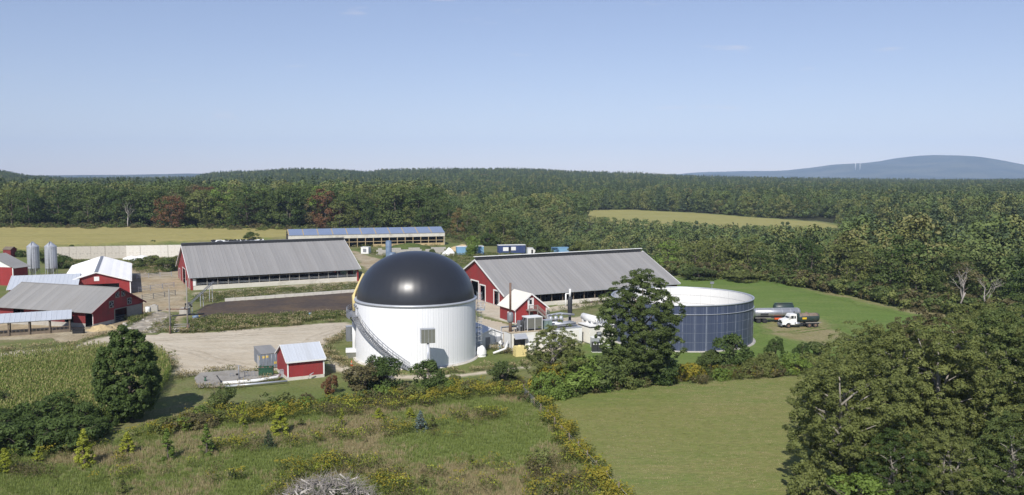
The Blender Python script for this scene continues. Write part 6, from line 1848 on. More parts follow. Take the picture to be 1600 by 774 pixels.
# --- parked tankers
def vacuum_truck():
    t = thing('tanker_truck', 'white-cab tank truck with dark green tank and rusty brown top', 'truck', at(1249, 511.5), R(7))
    MB().box(-3.6, -0.42, 0.62, 4.0, 0.42, 0.85).build('chassis', M['dark_steel'], t)
    cabm = MB()
    prof = [(-4.05, 0.72), (-4.05, 1.45), (-3.85, 1.68), (-2.75, 1.9), (-2.35, 2.72), (-2.2, 2.82), (-1.05, 2.82), (-1.0, 0.72)]
    for s_, w_ in ((1, 1.02),):
        n = len(prof)
        wid = [0.95, 0.95, 0.92, 0.98, 0.9, 0.86, 0.9, 1.02]
        vs = [(x, -wid[i], z) for i, (x, z) in enumerate(prof)] + [(x, wid[i], z) for i, (x, z) in enumerate(prof)]
        fs = [tuple(range(n))[::-1], tuple(range(n, 2 * n))] + [(i, (i + 1) % n, (i + 1) % n + n, i + n) for i in range(n)]
        cabm.add(vs, fs)
    cab = cabm.build('cab', M['white'], t)
    MB().slab([(-2.72, -0.82, 1.97), (-2.72, 0.82, 1.97), (-2.385, 0.78, 2.64), (-2.385, -0.78, 2.64)][::-1], 0.03).build('windscreen', M['glass'], cab)
    for sy in (-1, 1):
        MB().box(-2.25, sy * 0.985 - 0.02, 1.95, -1.7, sy * 0.985 + 0.02, 2.5).build('side_window', M['glass'], cab)
        MB().box(-1.55, sy * 0.975 - 0.02, 1.95, -1.25, sy * 0.975 + 0.02, 2.45).build('side_window', M['glass'], cab)
        MB().box(-2.6, sy * 1.15 - 0.08, 1.95, -2.5, sy * 1.15 + 0.08, 2.4).build('mirror', M['dark_steel'], cab)
        hl = MB().box(-4.1, sy * 0.72 - 0.16, 1.0, -4.04, sy * 0.72 + 0.16, 1.25).build('headlight', M['glass'], cab)
        MB().tube([(-1.5, sy * 1.02, 0.95), (-0.45, sy * 1.02, 0.95)], 0.3, 12).build('fuel_tank', M['polished'], t)
        fen = MB()
        for k in range(8):
            a0, a1 = R(10 + k * 20), R(30 + k * 20)
            fen.add([(-2.75 - 0.66 * math.cos(a), y_, 0.52 + 0.66 * math.sin(a)) for a in (a0, a1) for y_ in (sy * 0.7, sy * 1.12)], [(0, 1, 3, 2)])
        fen.build('fender', M['white'], cab)
    MB().box(-4.1, -0.5, 0.95, -4.052, 0.5, 1.55).build('grille', M['dark_steel'], cab)
    MB().box(-4.3, -1.0, 0.5, -4.06, 1.0, 0.85).build('bumper', M['steel'], t)
    MB().tube([(-0.85, 0.75, 0.9), (-0.85, 0.75, 3.2)], 0.09, 8).build('exhaust_pipe', M['dark_steel'], t)
    n = 28
    prof_x = [(-0.55, 0.55), (-0.5, 0.8), (-0.25, 0.93), (3.6, 0.93), (3.85, 0.8), (3.9, 0.55)]
    tk = MB()
    ring = lambda x, r: [(x, r * math.sin(2 * math.pi * k / n), 1.95 + r * math.cos(2 * math.pi * k / n)) for k in range(n)]
    vs = [v for x, r in prof_x for v in ring(x, r)]
    fs, ms = [], []
    for i in range(len(prof_x) - 1):
        for k in range(n):
            fs.append((i * n + k, i * n + (k + 1) % n, (i + 1) * n + (k + 1) % n, (i + 1) * n + k))
            up = math.cos(2 * math.pi * (k + 0.5) / n) > 0.35 and i == 2
            ms.append(1 if up else 0)
    fs += [tuple(range(n))[::-1], tuple((len(prof_x) - 1) * n + k for k in range(n))]
    ms += [0, 0]
    tk.v, tk.f, tk.m, tk.sm = vs, fs, ms, [True] * (len(fs) - 2) + [False] * 2
    tank = tk.build('tank_barrel', [M['tank_green'], M['rust_top']], t)
    MB().lathe([(0.3, 2.85), (0.3, 3.02), (0.25, 3.06), (0, 3.06)], 14, c=(1.4, 0)).build('manhole', M['rust_top'], tank)
    MB().box(0.15, -0.97, 1.75, 1.05, -0.925, 2.12).build('yellow_sign', M['yellow_paint'], tank)
    for x in (0.2, 1.7, 3.4): MB().tube([(x, 0.945 * math.sin(a), 1.95 + 0.945 * math.cos(a)) for a in np.linspace(0, 6.283, 29)], 0.03, 5, caps=False).build('hoop', M['tank_green'], tank)
    MB().box(0.9, -1.08, 0.98, 4.0, -0.75, 1.12).box(0.9, 0.75, 0.98, 4.0, 1.08, 1.12).build('rear_fender', M['wood_grey'], t)
    for x in (-2.75, 1.65, 2.95):
        for sy in (-0.85, 0.85): wheel(t, x, sy, 0.52, 0.34, 'rust')
    # polished trailer behind
    p = at(1218, 504.5)
    q = thing('tank_trailer', 'polished silver tank trailer parked behind the white-cab truck', 'trailer', (p.x, p.y + 0.5, 0), R(4))
    MB().tube([(-5.4, 0, 2.1), (-5.2, 0, 2.1), (4.2, 0, 2.1), (4.4, 0, 2.1)], [0.6, 0.86, 0.86, 0.6], 28).build('tank_barrel', M['polished'], q)
    for x in (-4.9, -3.2, -1.4, 0.4, 2.2, 3.9): MB().tube([(x, 0.88 * math.sin(a), 2.1 + 0.88 * math.cos(a)) for a in np.linspace(0, 6.283, 29)], 0.045, 5, caps=False).build('hoop', M['galv'], q)
    MB().box(-5.2, -0.5, 0.95, 4.2, 0.5, 1.22).build('chassis', M['dark_steel'], q)
    MB().box(-4.2, -1.0, 1.62, -2.6, -0.72, 2.05).build('hose_box', M['dark_steel'], q)
    MB().box(-1.2, -0.9, 0.75, 0.4, -0.55, 1.05).build('red_bumper', M['orange'], q)
    MB().box(-5.3, -0.95, 1.04, -2.0, -0.6, 1.14).build('rear_fender', M['wood_grey'], q)
    for x in (-4.6, -3.3):
        for sy in (-0.8, 0.8): wheel(q, x, sy, 0.5, 0.34, 'dark_steel')
    for sy in (-0.6, 0.6): MB().bar((1.6, sy, 0), (1.6, sy, 0.95), 0.14).build('landing_leg', M['dark_steel'], q)
    MB().box(-5, -0.25, 2.95, 4, 0.25, 3.0).build('catwalk', M['galv'], q)
    p = at(1229, 503)
    g = thing('tank_trailer', 'dark green tank trailer farthest back behind the silver one', 'trailer', (p.x + 0.3, p.y + 3.6, 0), R(4))
    MB().tube([(-2.0, 0, 2.45), (-1.8, 0, 2.45), (2.0, 0, 2.45), (2.2, 0, 2.45)], [0.6, 0.9, 0.9, 0.6], 24).build('tank_barrel', M['tank_green'], g)
    MB().box(-2.0, -0.5, 0.95, 2.2, 0.5, 1.5).build('chassis', M['dark_steel'], g)
    for x in (-0.7, 0.6):
        for sy in (-0.8, 0.8): wheel(g, x, sy, 0.5, 0.34, 'dark_steel')
    MB().box(-1.8, -0.3, 3.36, 2.0, 0.3, 3.46).build('catwalk', M['tank_green'], g)


vacuum_truck()


# --- lagoon side: pole frame, pump crane, rails, stones
def lagoon_side():
    a, b_ = at(266, 522), at(293.5, 520)
    for p, h, lab in ((a, 8.7, 'grey wooden pole at the road, nearer the old fan barn'), (b_, 10.2, 'grey wooden pole at the road, nearer the slurry lagoon')):
        t = thing('utility_pole', lab, 'pole', p, 0, 'poles of the pipe frame')
        MB().tube([(0, 0, -0.3), (0, 0, h)], [0.17, 0.12], 8).build('pole_shaft', M['wood_grey'], t)
        MB().tube([(0, 0, 0), (0, 0, 1.6)], 0.19, 8).build('pole_foot', M['rust'], t)
    tag(MB().tube([(a.x - 0.6, a.y, 4.8), (b_.x + 0.2, b_.y, 4.6)], 0.12, 8).build('rusty_pipe', M['rust'], None), 'rusty red pipe spanning the two road poles', 'pipe')
    tag(MB().tube([(a.x + 0.1, a.y, 0.2), (a.x + 0.12, a.y, 3.3), (a.x + 0.6, a.y + 0.2, 3.5), (b_.x + 0.1, b_.y + 0.8, 3.4), (b_.x + 2.4, b_.y + 2.5, 3.3)], 0.15, 8).build('black_pipe', M['dark_steel'], None), 'dark bent pipe hung below the rusty one', 'pipe')
    s = thing('timber_rack', 'low grey timber rack between the two road poles', 'rack', at(271, 515.5), R(14))
    MB().box(0, 0, 0.5, 3.0, 0.35, 0.68).build('beam', M['wood_grey'], s)
    MB().box(0.1, 0.36, 0.9, 3.0, 0.6, 1.05).build('beam', M['wood_grey'], s)
    for x in (0.1, 2.7): MB().box(x, 0.05, 0, x + 0.2, 0.3, 0.498).build('leg', M['wood_grey'], s)
    c = thing('slurry_conveyor', 'grey steel slurry conveyor leaning from the left grey barn to the lagoon', 'conveyor', at(291, 492))
    top = Vector((-1.5, 22, 4.6))
    for dx in (-0.25, 0.25): MB().bar((dx, 0, 1.6), (top.x + dx, top.y, top.z), 0.08, 0.16).build('rail', M['steel'], c)
    for k in range(22):
        q = Vector((0, 0, 1.6)).lerp(top, k / 21)
        MB().bar(q + Vector((-0.35, 0, 0)), q + Vector((0.35, 0, 0)), 0.08, 0.1).build('rung', M['steel'], c)
    for u in (0.15, 0.55, 0.9):
        q = Vector((0, 0, 1.6)).lerp(top, u)
        MB().bar((q.x - 0.35, q.y, 0), (q.x - 0.3, q.y, q.z), 0.12).bar((q.x + 0.35, q.y, 0), (q.x + 0.3, q.y, q.z), 0.12).build('leg', M['galv'], c)
    MB().box(-0.9, -1.6, 0.4, 0.9, 0.2, 1.6).build('drive_housing', M['concrete'], c)
    MB().tube([(0.3, -1.5, 1.6), (0.5, -1.6, 2.6), (1.3, -1.8, 2.9), (2.0, -2.0, 2.0)], 0.2, 9).build('spout', M['dark_steel'], c)
    pu = thing('slurry_pump', 'blue and black slurry pump with yellow cap at the lagoon corner', 'pump', at(306, 503), R(20))
    MB().box(-0.9, -0.4, 0.1, 1.2, 0.4, 0.8).build('pump_bed', M['dark_steel'], pu)
    MB().tube([(-0.6, 0, 0.9), (0.6, 0, 1.1)], 0.38, 12).build('motor', M['silo_blue'], pu)
    MB().tube([(0.6, 0, 1.1), (0.75, 0, 1.13)], 0.25, 12).build('cap', M['yellow_paint'], pu)
    MB().tube([(0.9, 0, 0.8), (1.8, 0.2, 1.2), (2.6, 0.2, 0.6)], 0.14, 8).build('hose', M['dark_steel'], pu)
    p2 = thing('slurry_pump', 'small blue and white pump on the grassy lagoon bank', 'pump', at(485, 494), R(5))
    MB().tube([(-0.3, 0, 0.5), (0.3, 0, 0.5)], 0.2, 12).build('motor', M['blue'], p2)
    MB().box(-0.4, -0.25, 0.05, 0.4, 0.25, 0.28).build('pump_bed', M['galv'], p2)
    block_wall('lagoon_kerb', 'low pale concrete kerb along the far side of the lagoon', at(352, 471.5), at(562, 456.5), 0.75, 0.5, 2.4, 0.75, 'concrete_pale', irregular=0.08)
    for k, (px_, py_) in enumerate(((231, 488), (241, 487))):
        q = at(px_, py_)
        if k: tag(MB().box(-0.8, -0.5, 0, 0.8, 0.5, 1.4).box(-0.4, -0.3, 1.402, 0.4, 0.3, 1.6).build('concrete_block', M['concrete'], None, q, (0, 0, 0.2)), 'grey concrete block right of the white drum by the old fan barn', 'concrete block')
        else: tag(MB().lathe([(0.5, 0), (0.52, 0.6), (0.5, 1.2), (0.0, 1.25)], 14).build('white_drum', M['white'], None, q), 'white drum at the right corner of the old fan barn', 'drum')
    # barnyard rails
    k = 0
    for (x0, y0), (x1, y1), mat, lab in (((214, 436), (268, 432), 'galv', 'far grey pipe rail fence in the dirt barnyard'), ((216, 457), (272, 449), 'galv', 'middle grey pipe rail fence in the dirt barnyard'), ((222, 470), (274, 462), 'wood_grey', 'near grey timber rail fence in the dirt barnyard'), ((222, 420), (272, 415), 'wood_grey', 'rail fence at the weeds below the bunker wall')):
        p0, p1 = at(x0, y0), at(x1, y1)
        f = thing('rail_fence', lab, 'fence', p0, math.atan2(p1.y - p0.y, p1.x - p0.x))
        L = (p1 - p0).length
        n = max(3, int(L / 3))
        for i in range(n + 1): MB().box(i * L / n - 0.08, -0.08, -0.1, i * L / n + 0.08, 0.08, 1.45).build('post', M[mat], f)
        for z in (0.45, 0.85, 1.25): MB().box(0.082, -0.04, z, L - 0.082, 0.04, z + 0.09).build('rail', M[mat], f)
    st = [MB().lathe([(0.02, -0.2), (0.45, -0.1), (0.5, 0.15), (0.3, 0.4), (0, 0.48)], 7, smooth=False).mesh('stone', M['stone']) for _ in range(4)]
    for i, me in enumerate(st):
        for v in me.vertices: v.co *= 1 + 0.35 * math.sin(v.co.x * 7 + i * 2) * math.cos(v.co.y * 6 + i)
    for i in range(46):
        u = rnd.random()
        q = at(268 + 75 * u + rnd.uniform(-3, 3), 520 - 6 * rnd.random() - 3 * u) if i < 26 else at(rnd.uniform(190, 262), rnd.uniform(496, 522))
        o = link_mesh('stone', rnd.choice(st), None, q, (rnd.uniform(-0.2, 0.2), 0, rnd.random() * 6), (rnd.uniform(0.5, 1.3), rnd.uniform(0.5, 1.2), rnd.uniform(0.5, 1.0)))
        tag(o, 'pale fieldstone lying below the road poles' if i < 26 else 'pale stone on the stony bank beside the old fan barn', 'stone', 'fieldstones along the road bank' if i < 26 else 'stones on the stony bank')


lagoon_side()


# --- wind turbines on the mountain
def turbine(px_, yaw, label):
    D = 10500.0
    x = (px_ - 800) / FPX * D
    zb = 30 + (HORIZON - 264) / FPX * D
    t = thing('wind_turbine', label, 'wind turbine', (x, D - 1700, zb - 40), yaw, 'wind turbines on the mountain')
    s = (D - 1700) / D
    t.location = (x * s, D * s, 30 + (HORIZON - 263.0) / FPX * D * s)
    MB().tube([(0, 0, -14), (0, 0, 62)], [3.4, 2.2], 10).build('tower', M['white'], t)
    MB().box(-2.5, -7, 60, 2.5, 6, 65).build('nacelle', M['white'], t)
    for k in range(3):
        a = R(30 + 120 * k)
        MB().bar((0, -8, 62.5), (30 * math.sin(a), -8, 62.5 + 30 * math.cos(a)), 1.6, 0.8).build('blade', M['white'], t)


turbine(1334.5, 0.1, 'white wind turbine on the mountain shoulder, the one lower down the slope')
turbine(1341.5, 0.3, 'white wind turbine on the mountain shoulder, the one nearer the summit')

# ------------------------------------------------------------------ near vegetation
def vnoise(x, y, seed=0):
    r = np.random.default_rng(seed)
    t = r.random((64, 64))
    xi, yi = np.floor(x).astype(int), np.floor(y).astype(int)
    fx, fy = smooth(x - xi), smooth(y - yi)
    g = lambda a, b: t[a % 64, b % 64]
    return (g(xi, yi) * (1 - fx) + g(xi + 1, yi) * fx) * (1 - fy) + (g(xi, yi + 1) * (1 - fx) + g(xi + 1, yi + 1) * fx) * fy


def fbm(x, y, f, seed=0):
    return (vnoise(x * f, y * f, seed) + 0.5 * vnoise(x * f * 2.1, y * f * 2.1, seed + 1) + 0.25 * vnoise(x * f * 4.3, y * f * 4.3, seed + 2)) / 1.75


def fill(poly_px, dens, seed=0):
    """random ground points inside a photo-pixel outline, dens per square metre"""
    poly = np.array(px_poly(poly_px))
    a, b = poly.min(0), poly.max(0)
    r = np.random.default_rng(seed)
    n = int((b - a).prod() * dens)
    P = a + r.random((n, 2)) * (b - a)
    P = P[poly_sd(P, poly) + 0.8 * wob(P[:, 0], P[:, 1], 0.9) > 0]
    return P


def put(name, P, smin, smax, protos, pick=None, z=0.0):
    P = np.asarray(P)
    n = len(P)
    S = smin + (smax - smin) * rng.random(n)
    scatter(name, np.column_stack([P[:, :2], terrain(P[:, 0], P[:, 1]) + z]), S, rng.random(n) * 6.28, rng.integers(0, len(protos), n) if pick is None else pick, protos)


def blades(name, mat, n, h, spread, w, seed, droop=0.35):
    r = np.random.default_rng(seed)
    a = r.random(n) * 6.283
    q = np.sqrt(r.random(n)) * spread
    B = np.column_stack([np.cos(a) * q, np.sin(a) * q, np.zeros(n)])
    hh = h * (0.5 + 0.6 * r.random(n))
    o = r.random(n) * 6.283
    tip = B + np.column_stack([np.cos(o) * hh * droop, np.sin(o) * hh * droop, hh])
    sd = np.column_stack([-np.sin(o + r.normal(size=n)), np.cos(o), np.zeros(n)]) * w
    V = np.stack([B - sd, B + sd, tip + sd * 0.35, tip - sd * 0.35], 1).reshape(-1, 3)
    me = bpy.data.meshes.new(name)
    fill_mesh(me, V, np.arange(4 * n).reshape(n, 4))
    me.materials.append(M[mat])
    at_ = me.attributes.new('tint', 'FLOAT', 'POINT')
    at_.data.foreach_set('value', np.repeat(r.random(n), 4).astype(np.float32))
    return bpy.data.objects.new(name, me)


def herb(name, mat_leaf, mat_top, h, n_leaf, n_top, spread, leaf, seed):
    r = np.random.default_rng(seed)
    n = n_leaf + n_top
    a = r.random(n) * 6.283
    q = np.sqrt(r.random(n)) * spread
    z = np.concatenate([h * r.random(n_leaf) ** 0.7 * 0.85, h * (0.78 + 0.28 * r.random(n_top))])
    C = np.column_stack([np.cos(a) * q, np.sin(a) * q, z])
    Nn = r.normal(size=(n, 3)) * 0.8 + np.array([0, 0, 0.5])
    Nn /= np.linalg.norm(Nn, axis=1, keepdims=True)
    S = leaf * (0.6 + 0.8 * r.random(n))
    me = quads_mesh(name, C, Nn, S, r.random(n), [M[mat_leaf], M[mat_top]], np.concatenate([np.zeros(n_leaf), np.ones(n_top)]), aspect=0.45, r=r)
    return bpy.data.objects.new(name, me)


# grass of the rough meadow in front
MEAD = [(-200, 860), (-200, 690), (60, 700), (165, 700), (235, 662), (330, 640), (520, 640), (700, 622), (826, 618), (930, 720), (1010, 860)]
P = fill(MEAD, 11, 3)
k1 = fbm(P[:, 0], P[:, 1], 0.11, 5) + 0.25 * (rng.random(len(P)) - 0.5)
TUFTS = [blades('grass_tuft', 'tuft_green', 16, 0.34, 0.22, 0.016, 1), blades('grass_tuft', 'tuft_green', 14, 0.26, 0.26, 0.018, 2, 0.6), blades('dry_grass_tuft', 'tuft_dry', 20, 0.40, 0.24, 0.013, 3, 0.3), blades('dry_grass_tuft', 'tuft_dry', 16, 0.32, 0.28, 0.013, 4, 0.4)]
dry = k1 > 0.63
put('grass', P, 0.7, 1.35, TUFTS, np.where(dry, 2 + rng.integers(0, 2, len(P)), rng.integers(0, 2, len(P))))
P = fill([(834, 632), (900, 617), (1010, 603), (1120, 595), (1230, 589), (1330, 582), (1420, 640), (1420, 860), (1010, 860), (968, 776)], 7, 8)
SHORT = [blades('hay_stubble', 'tuft_green', 12, 0.10, 0.3, 0.02, 11, 0.8), blades('hay_stubble', 'tuft_dry', 12, 0.10, 0.3, 0.016, 12, 0.8)]
k2 = fbm(P[:, 0], P[:, 1], 0.07, 15) + 0.4 * (rng.random(len(P)) - 0.5)
put('hayfield_grass', P, 0.8, 1.6, SHORT, (k2 > 0.5).astype(int))

# goldenrod and weeds
GOLD = [herb('goldenrod', 'weed_dark', 'leaf_gold', 1.05, 54, 22, 0.62, 0.20, 21), herb('goldenrod', 'weed_dark', 'leaf_gold', 0.9, 58, 16, 0.7, 0.20, 22), herb('tall_weed', 'weed_dark', 'leaf_yellow', 0.95, 56, 18, 0.65, 0.2, 23), herb('brown_weed', 'leaf_brown', 'leaf_brown', 0.85, 44, 16, 0.6, 0.18, 24)]
bands = [([(240, 672), (330, 640), (420, 640), (530, 632), (600, 618), (700, 606), (815, 596), (822, 620), (700, 628), (640, 640), (560, 650), (460, 655), (400, 662), (330, 668), (250, 688)], 2.2),
         ([(836, 630), (847, 632), (896, 690), (962, 774), (1012, 850), (990, 850), (882, 702)], 2.2),
         ([(330, 700), (420, 690), (560, 676), (660, 664), (664, 674), (560, 690), (420, 704), (340, 712)], 1.0),
         ([(705, 657), (740, 643), (790, 645), (796, 660), (720, 668)], 1.2),
         ([(430, 740), (520, 716), (600, 725), (656, 760), (670, 830), (590, 830), (600, 780), (545, 742), (470, 747), (440, 830), (405, 790)], 1.5),
         ([(822, 728), (880, 712), (950, 775), (1000, 850), (820, 850)], 1.3),
         ([(14, 748), (30, 728), (80, 730), (90, 752)], 1.5), ([(164, 729), (184, 722), (198, 728), (180, 736)], 2.5),
         ([(1036, 594), (1100, 582), (1290, 570), (1300, 584), (1180, 594), (1050, 602)], 1.6),
         ([(-100, 700), (60, 702), (170, 690), (260, 668), (270, 676), (170, 704), (40, 722), (-100, 730)], 0.5),
         ([(560, 668), (700, 690), (760, 672), (640, 660)], 0.35), ([(60, 762), (300, 730), (420, 742), (300, 762)], 0.22), ([(640, 735), (800, 720), (820, 770), (660, 800)], 0.3)]
P = np.concatenate([fill(b, d_, 30 + i) for i, (b, d_) in enumerate(bands)])
k3 = fbm(P[:, 0], P[:, 1], 0.22, 25) + 0.35 * (rng.random(len(P)) - 0.5)
put('goldenrod', P, 0.75, 1.35, GOLD, np.select([k3 > 0.56, k3 > 0.50, k3 > 0.40], [0, 1, 2], 3))
P = fill([(838, 632), (848, 633), (897, 690), (964, 774), (1014, 850), (994, 850), (884, 702)], 3.2, 77)
put('fence_goldenrod', P, 0.95, 1.45, GOLD[:3], rng.choice(3, len(P), p=(0.5, 0.25, 0.25)))
WEED = [herb('bank_weed', 'leaf_green', 'leaf_olive', 0.9, 60, 20, 0.8, 0.24, 41), herb('bank_weed', 'weed_dark', 'leaf_green', 0.8, 60, 20, 0.8, 0.22, 42), herb('dry_weed', 'leaf_brown', 'tuft_dry', 0.8, 50, 30, 0.8, 0.2, 43)]
wb = [([(292, 503), (330, 497), (420, 495), (540, 489), (548, 497), (430, 508), (340, 519), (296, 521)], 1.7), ([(300, 468), (322, 460), (350, 458), (430, 453), (566, 444), (568, 453), (430, 464), (345, 471), (312, 476)], 0.75),
      ([(86, 408), (200, 409), (280, 404), (282, 420), (240, 430), (214, 428), (212, 408), (120, 416)], 0.6), ([(556, 390), (690, 396), (860, 398), (900, 395), (885, 408), (760, 408), (740, 412), (700, 424), (640, 412), (590, 402)], 0.4),
      ([(690, 372), (760, 378), (860, 388), (890, 396), (800, 384), (700, 380)], 0.3), ([(235, 510), (272, 498), (262, 522), (238, 524)], 0.7), ([(30, 385), (46, 386), (120, 408), (90, 412), (36, 400)], 0.5), ([(520, 367), (560, 368), (700, 380), (690, 386), (540, 388)], 0.25),
      ([(860, 482), (960, 470), (1040, 462), (1050, 466), (960, 478), (870, 490)], 0.25), ([(196, 500), (218, 492), (230, 496), (205, 510)], 1.5)]
P = np.concatenate([fill(b, d_, 60 + i) for i, (b, d_) in enumerate(wb)])
put('bank_weeds', P, 0.6, 1.3, WEED)

HEDGE = [Species('bush', 1.5, 1.2, 0.0, 22, 26, 0.22, 90 + k, cr=0.42).joined('hedge_bush', M[m_], M['bark']) for k, m_ in enumerate(('leaf_green', 'leaf_olive', 'leaf_bright', 'leaf_brown'))]
hb = [([(300, 655), (420, 634), (520, 628), (700, 606), (815, 596), (820, 612), (700, 622), (560, 640), (420, 654), (310, 672)], 0.22), ([(815, 620), (880, 606), (1000, 598), (1080, 588), (1300, 572), (1305, 582), (1180, 592), (1010, 604), (900, 620), (830, 632)], 0.55), ([(240, 674), (330, 655), (340, 668), (250, 686)], 0.3), ([(820, 720), (890, 716), (960, 790), (830, 800)], 0.12)]
P = np.concatenate([fill(q, d_, 90 + i) for i, (q, d_) in enumerate(hb)])
put('hedge_growth', P, 0.55, 1.2, HEDGE)

# weeds creeping in along the edges of the gravel
E_ = []
for line in ([(0, 551), (110, 541), (170, 523), (235, 521), (330, 519), (430, 511), (545, 502)], [(566, 511), (530, 528), (510, 545), (508, 562), (470, 578), (400, 583), (345, 580), (290, 591), (262, 583), (268, 562), (230, 550), (150, 552), (60, 561), (0, 570)], [(503, 552), (535, 570), (560, 582), (640, 587), (720, 584), (770, 577), (832, 570)], [(306, 608), (371, 606), (437, 592)], [(745, 535), (790, 552), (826, 557), (870, 551)]):
    Q = [at(*p).xy for p in line]
    for q0, q1 in zip(Q, Q[1:]):
        for _ in range(int((q1 - q0).length * 3.2)):
            q = q0.lerp(q1, rnd.random())
            E_.append((q.x + rnd.gauss(0, 0.7), q.y + rnd.gauss(0, 0.7)))
P = np.array(E_)
put('edge_weeds', P, 0.5, 1.3, TUFTS + [WEED[1], WEED[2]], np.minimum(rng.integers(0, 12, len(P)), 5))

# sweetcorn stand at the left
corn_px = [(-190, 600), (-100, 588), (0, 573), (60, 565), (150, 555), (228, 553), (258, 566), (268, 590), (235, 640), (165, 668), (60, 662), (-60, 675), (-190, 690)]
poly = np.array(px_poly(corn_px))
ra = R(14)
rows_, step_ = 0.76, 0.30
c0 = poly.mean(0)
u, v = np.meshgrid(np.arange(-70, 70, step_), np.arange(-45, 45, rows_))
u, v = u.ravel(), v.ravel()
lane = (np.abs(v - 2.5) < 0.9)
u = u + rng.normal(size=len(u)) * 0.05
P = c0 + np.column_stack([u * math.cos(ra) - v * math.sin(ra), u * math.sin(ra) + v * math.cos(ra)])
P = P[(poly_sd(P, poly) > 0) & ~lane & (rng.random(len(P)) < 0.93)]


def corn_plant(seed):
    r = np.random.default_rng(seed)
    mb_v, tint, mi = [], [], []
    h = 2.25
    def q(a, b, c, d, t, m_):
        mb_v.extend([a, b, c, d])
        tint.extend([t] * 4)
        mi.append(m_)
    for k in range(9):
        z = 0.35 + k * 0.2
        a = k * 3.0 + r.normal() * 0.4
        L = 0.62 * (1 - 0.35 * abs(k - 4) / 4)
        d = np.array([math.cos(a), math.sin(a), 0])
        s = np.array([-math.sin(a), math.cos(a), 0]) * 0.045
        p0, p1, p2 = np.array([0, 0, z]), np.array([0, 0, z + 0.30]) + d * L * 0.55, np.array([0, 0, z + 0.08]) + d * L
        t = r.random()
        q(p0 - s, p0 + s, p1 + s, p1 - s, t, 0)
        q(p1 - s, p1 + s, p2 + s * 0.3, p2 - s * 0.3, t, 0)
    for a in (0.0, 1.57):
        s = np.array([math.cos(a), math.sin(a), 0]) * 0.022
        q(-s, s, s * 0.7 + [0, 0, h - 0.2], -s * 0.7 + [0, 0, h - 0.2], 0.5, 0)
    for k in range(4):
        a = r.random() * 6.28
        d = np.array([math.cos(a), math.sin(a), 0]) * 0.13
        s = np.array([-math.sin(a), math.cos(a), 0]) * 0.03
        p0 = np.array([0, 0, h - 0.2])
        q(p0 - s, p0 + s, p0 + d + s + [0, 0, 0.32], p0 + d - s + [0, 0, 0.32], r.random(), 1)
    me = bpy.data.meshes.new('corn_plant')
    fill_mesh(me, np.array(mb_v), np.arange(len(mb_v)).reshape(-1, 4))
    me.materials.append(M['leaf_corn'])
    me.materials.append(M['leaf_tassel'])
    me.polygons.foreach_set('material_index', np.array(mi, np.int32))
    at_ = me.attributes.new('tint', 'FLOAT', 'POINT')
    at_.data.foreach_set('value', np.array(tint, np.float32))
    return bpy.data.objects.new('corn_plant', me)


put('corn', P, 0.85, 1.12, [corn_plant(k) for k in range(5)])

# --- single shrubs, saplings and trees
NS = {
    'shrub': Species('bush', 3.0, 1.9, 0.0, 52, 80, 0.21, 70, cr=0.55, multi=4, limbs=3),
    'shrub_loose': Species('open', 3.2, 1.7, 0.1, 42, 76, 0.19, 71, cr=0.5, multi=5, limbs=4),
    'shrub_low': Species('bush', 2.0, 2.2, 0.0, 52, 76, 0.2, 72, cr=0.55, multi=4, limbs=2),
    'sumac': Species('bush', 3.0, 2.2, 0.0, 44, 64, 0.42, 73, cr=0.7, flat=0.6, multi=4, limbs=3, aspect=0.32),
    'larch': Species('cone', 3.6, 1.05, 0.15, 100, 34, 0.17, 74, cr=0.26, limbs=10),
    'larch_thin': Species('cone', 3.6, 0.75, 0.2, 64, 28, 0.16, 75, cr=0.24, limbs=8),
    'spruce': Species('cone', 3.0, 1.0, 0.1, 110, 18, 0.12, 76, cr=0.24, limbs=10),
    'dense_maple': Species('puff', 12.4, 4.2, 0.3, 560, 70, 0.31, 77, cr=0.5, flat=0.9, limbs=6),
    'tall_ash': Species('round', 16.0, 5.0, 1.0, 720, 100, 0.2, 81, cr=0.52, flat=0.7, limbs=9),
    'big_a': Species('open', 14.0, 5.6, 0.4, 620, 78, 0.21, 79, cr=0.5, flat=0.75, limbs=9, multi=2, bark='bark_grey'),
    'big_b': Species('round', 14.0, 5.2, 0.5, 600, 78, 0.21, 80, cr=0.5, flat=0.75, limbs=9, multi=2, bark='bark_grey'),
    'big_c': Species('open', 12.0, 4.6, 0.2, 520, 70, 0.19, 82, cr=0.46, flat=0.75, limbs=8, multi=3, bark='bark_grey'),
}


def sized(name, label, cat, sp, px_, py_, wpx, hpx, mat, group=None, trunk='stem'):
    p = at(px_, py_)
    k = p.y / FPX
    s = NS[sp]
    h = hpx * k * 1.02
    wide = (wpx * k / 2 / (s.rad * 1.02)) / (h / s.h)
    return grow(name, label, cat, s, (p.x, p.y, -0.03), h, mat, wide=wide, group=group, trunk=trunk)


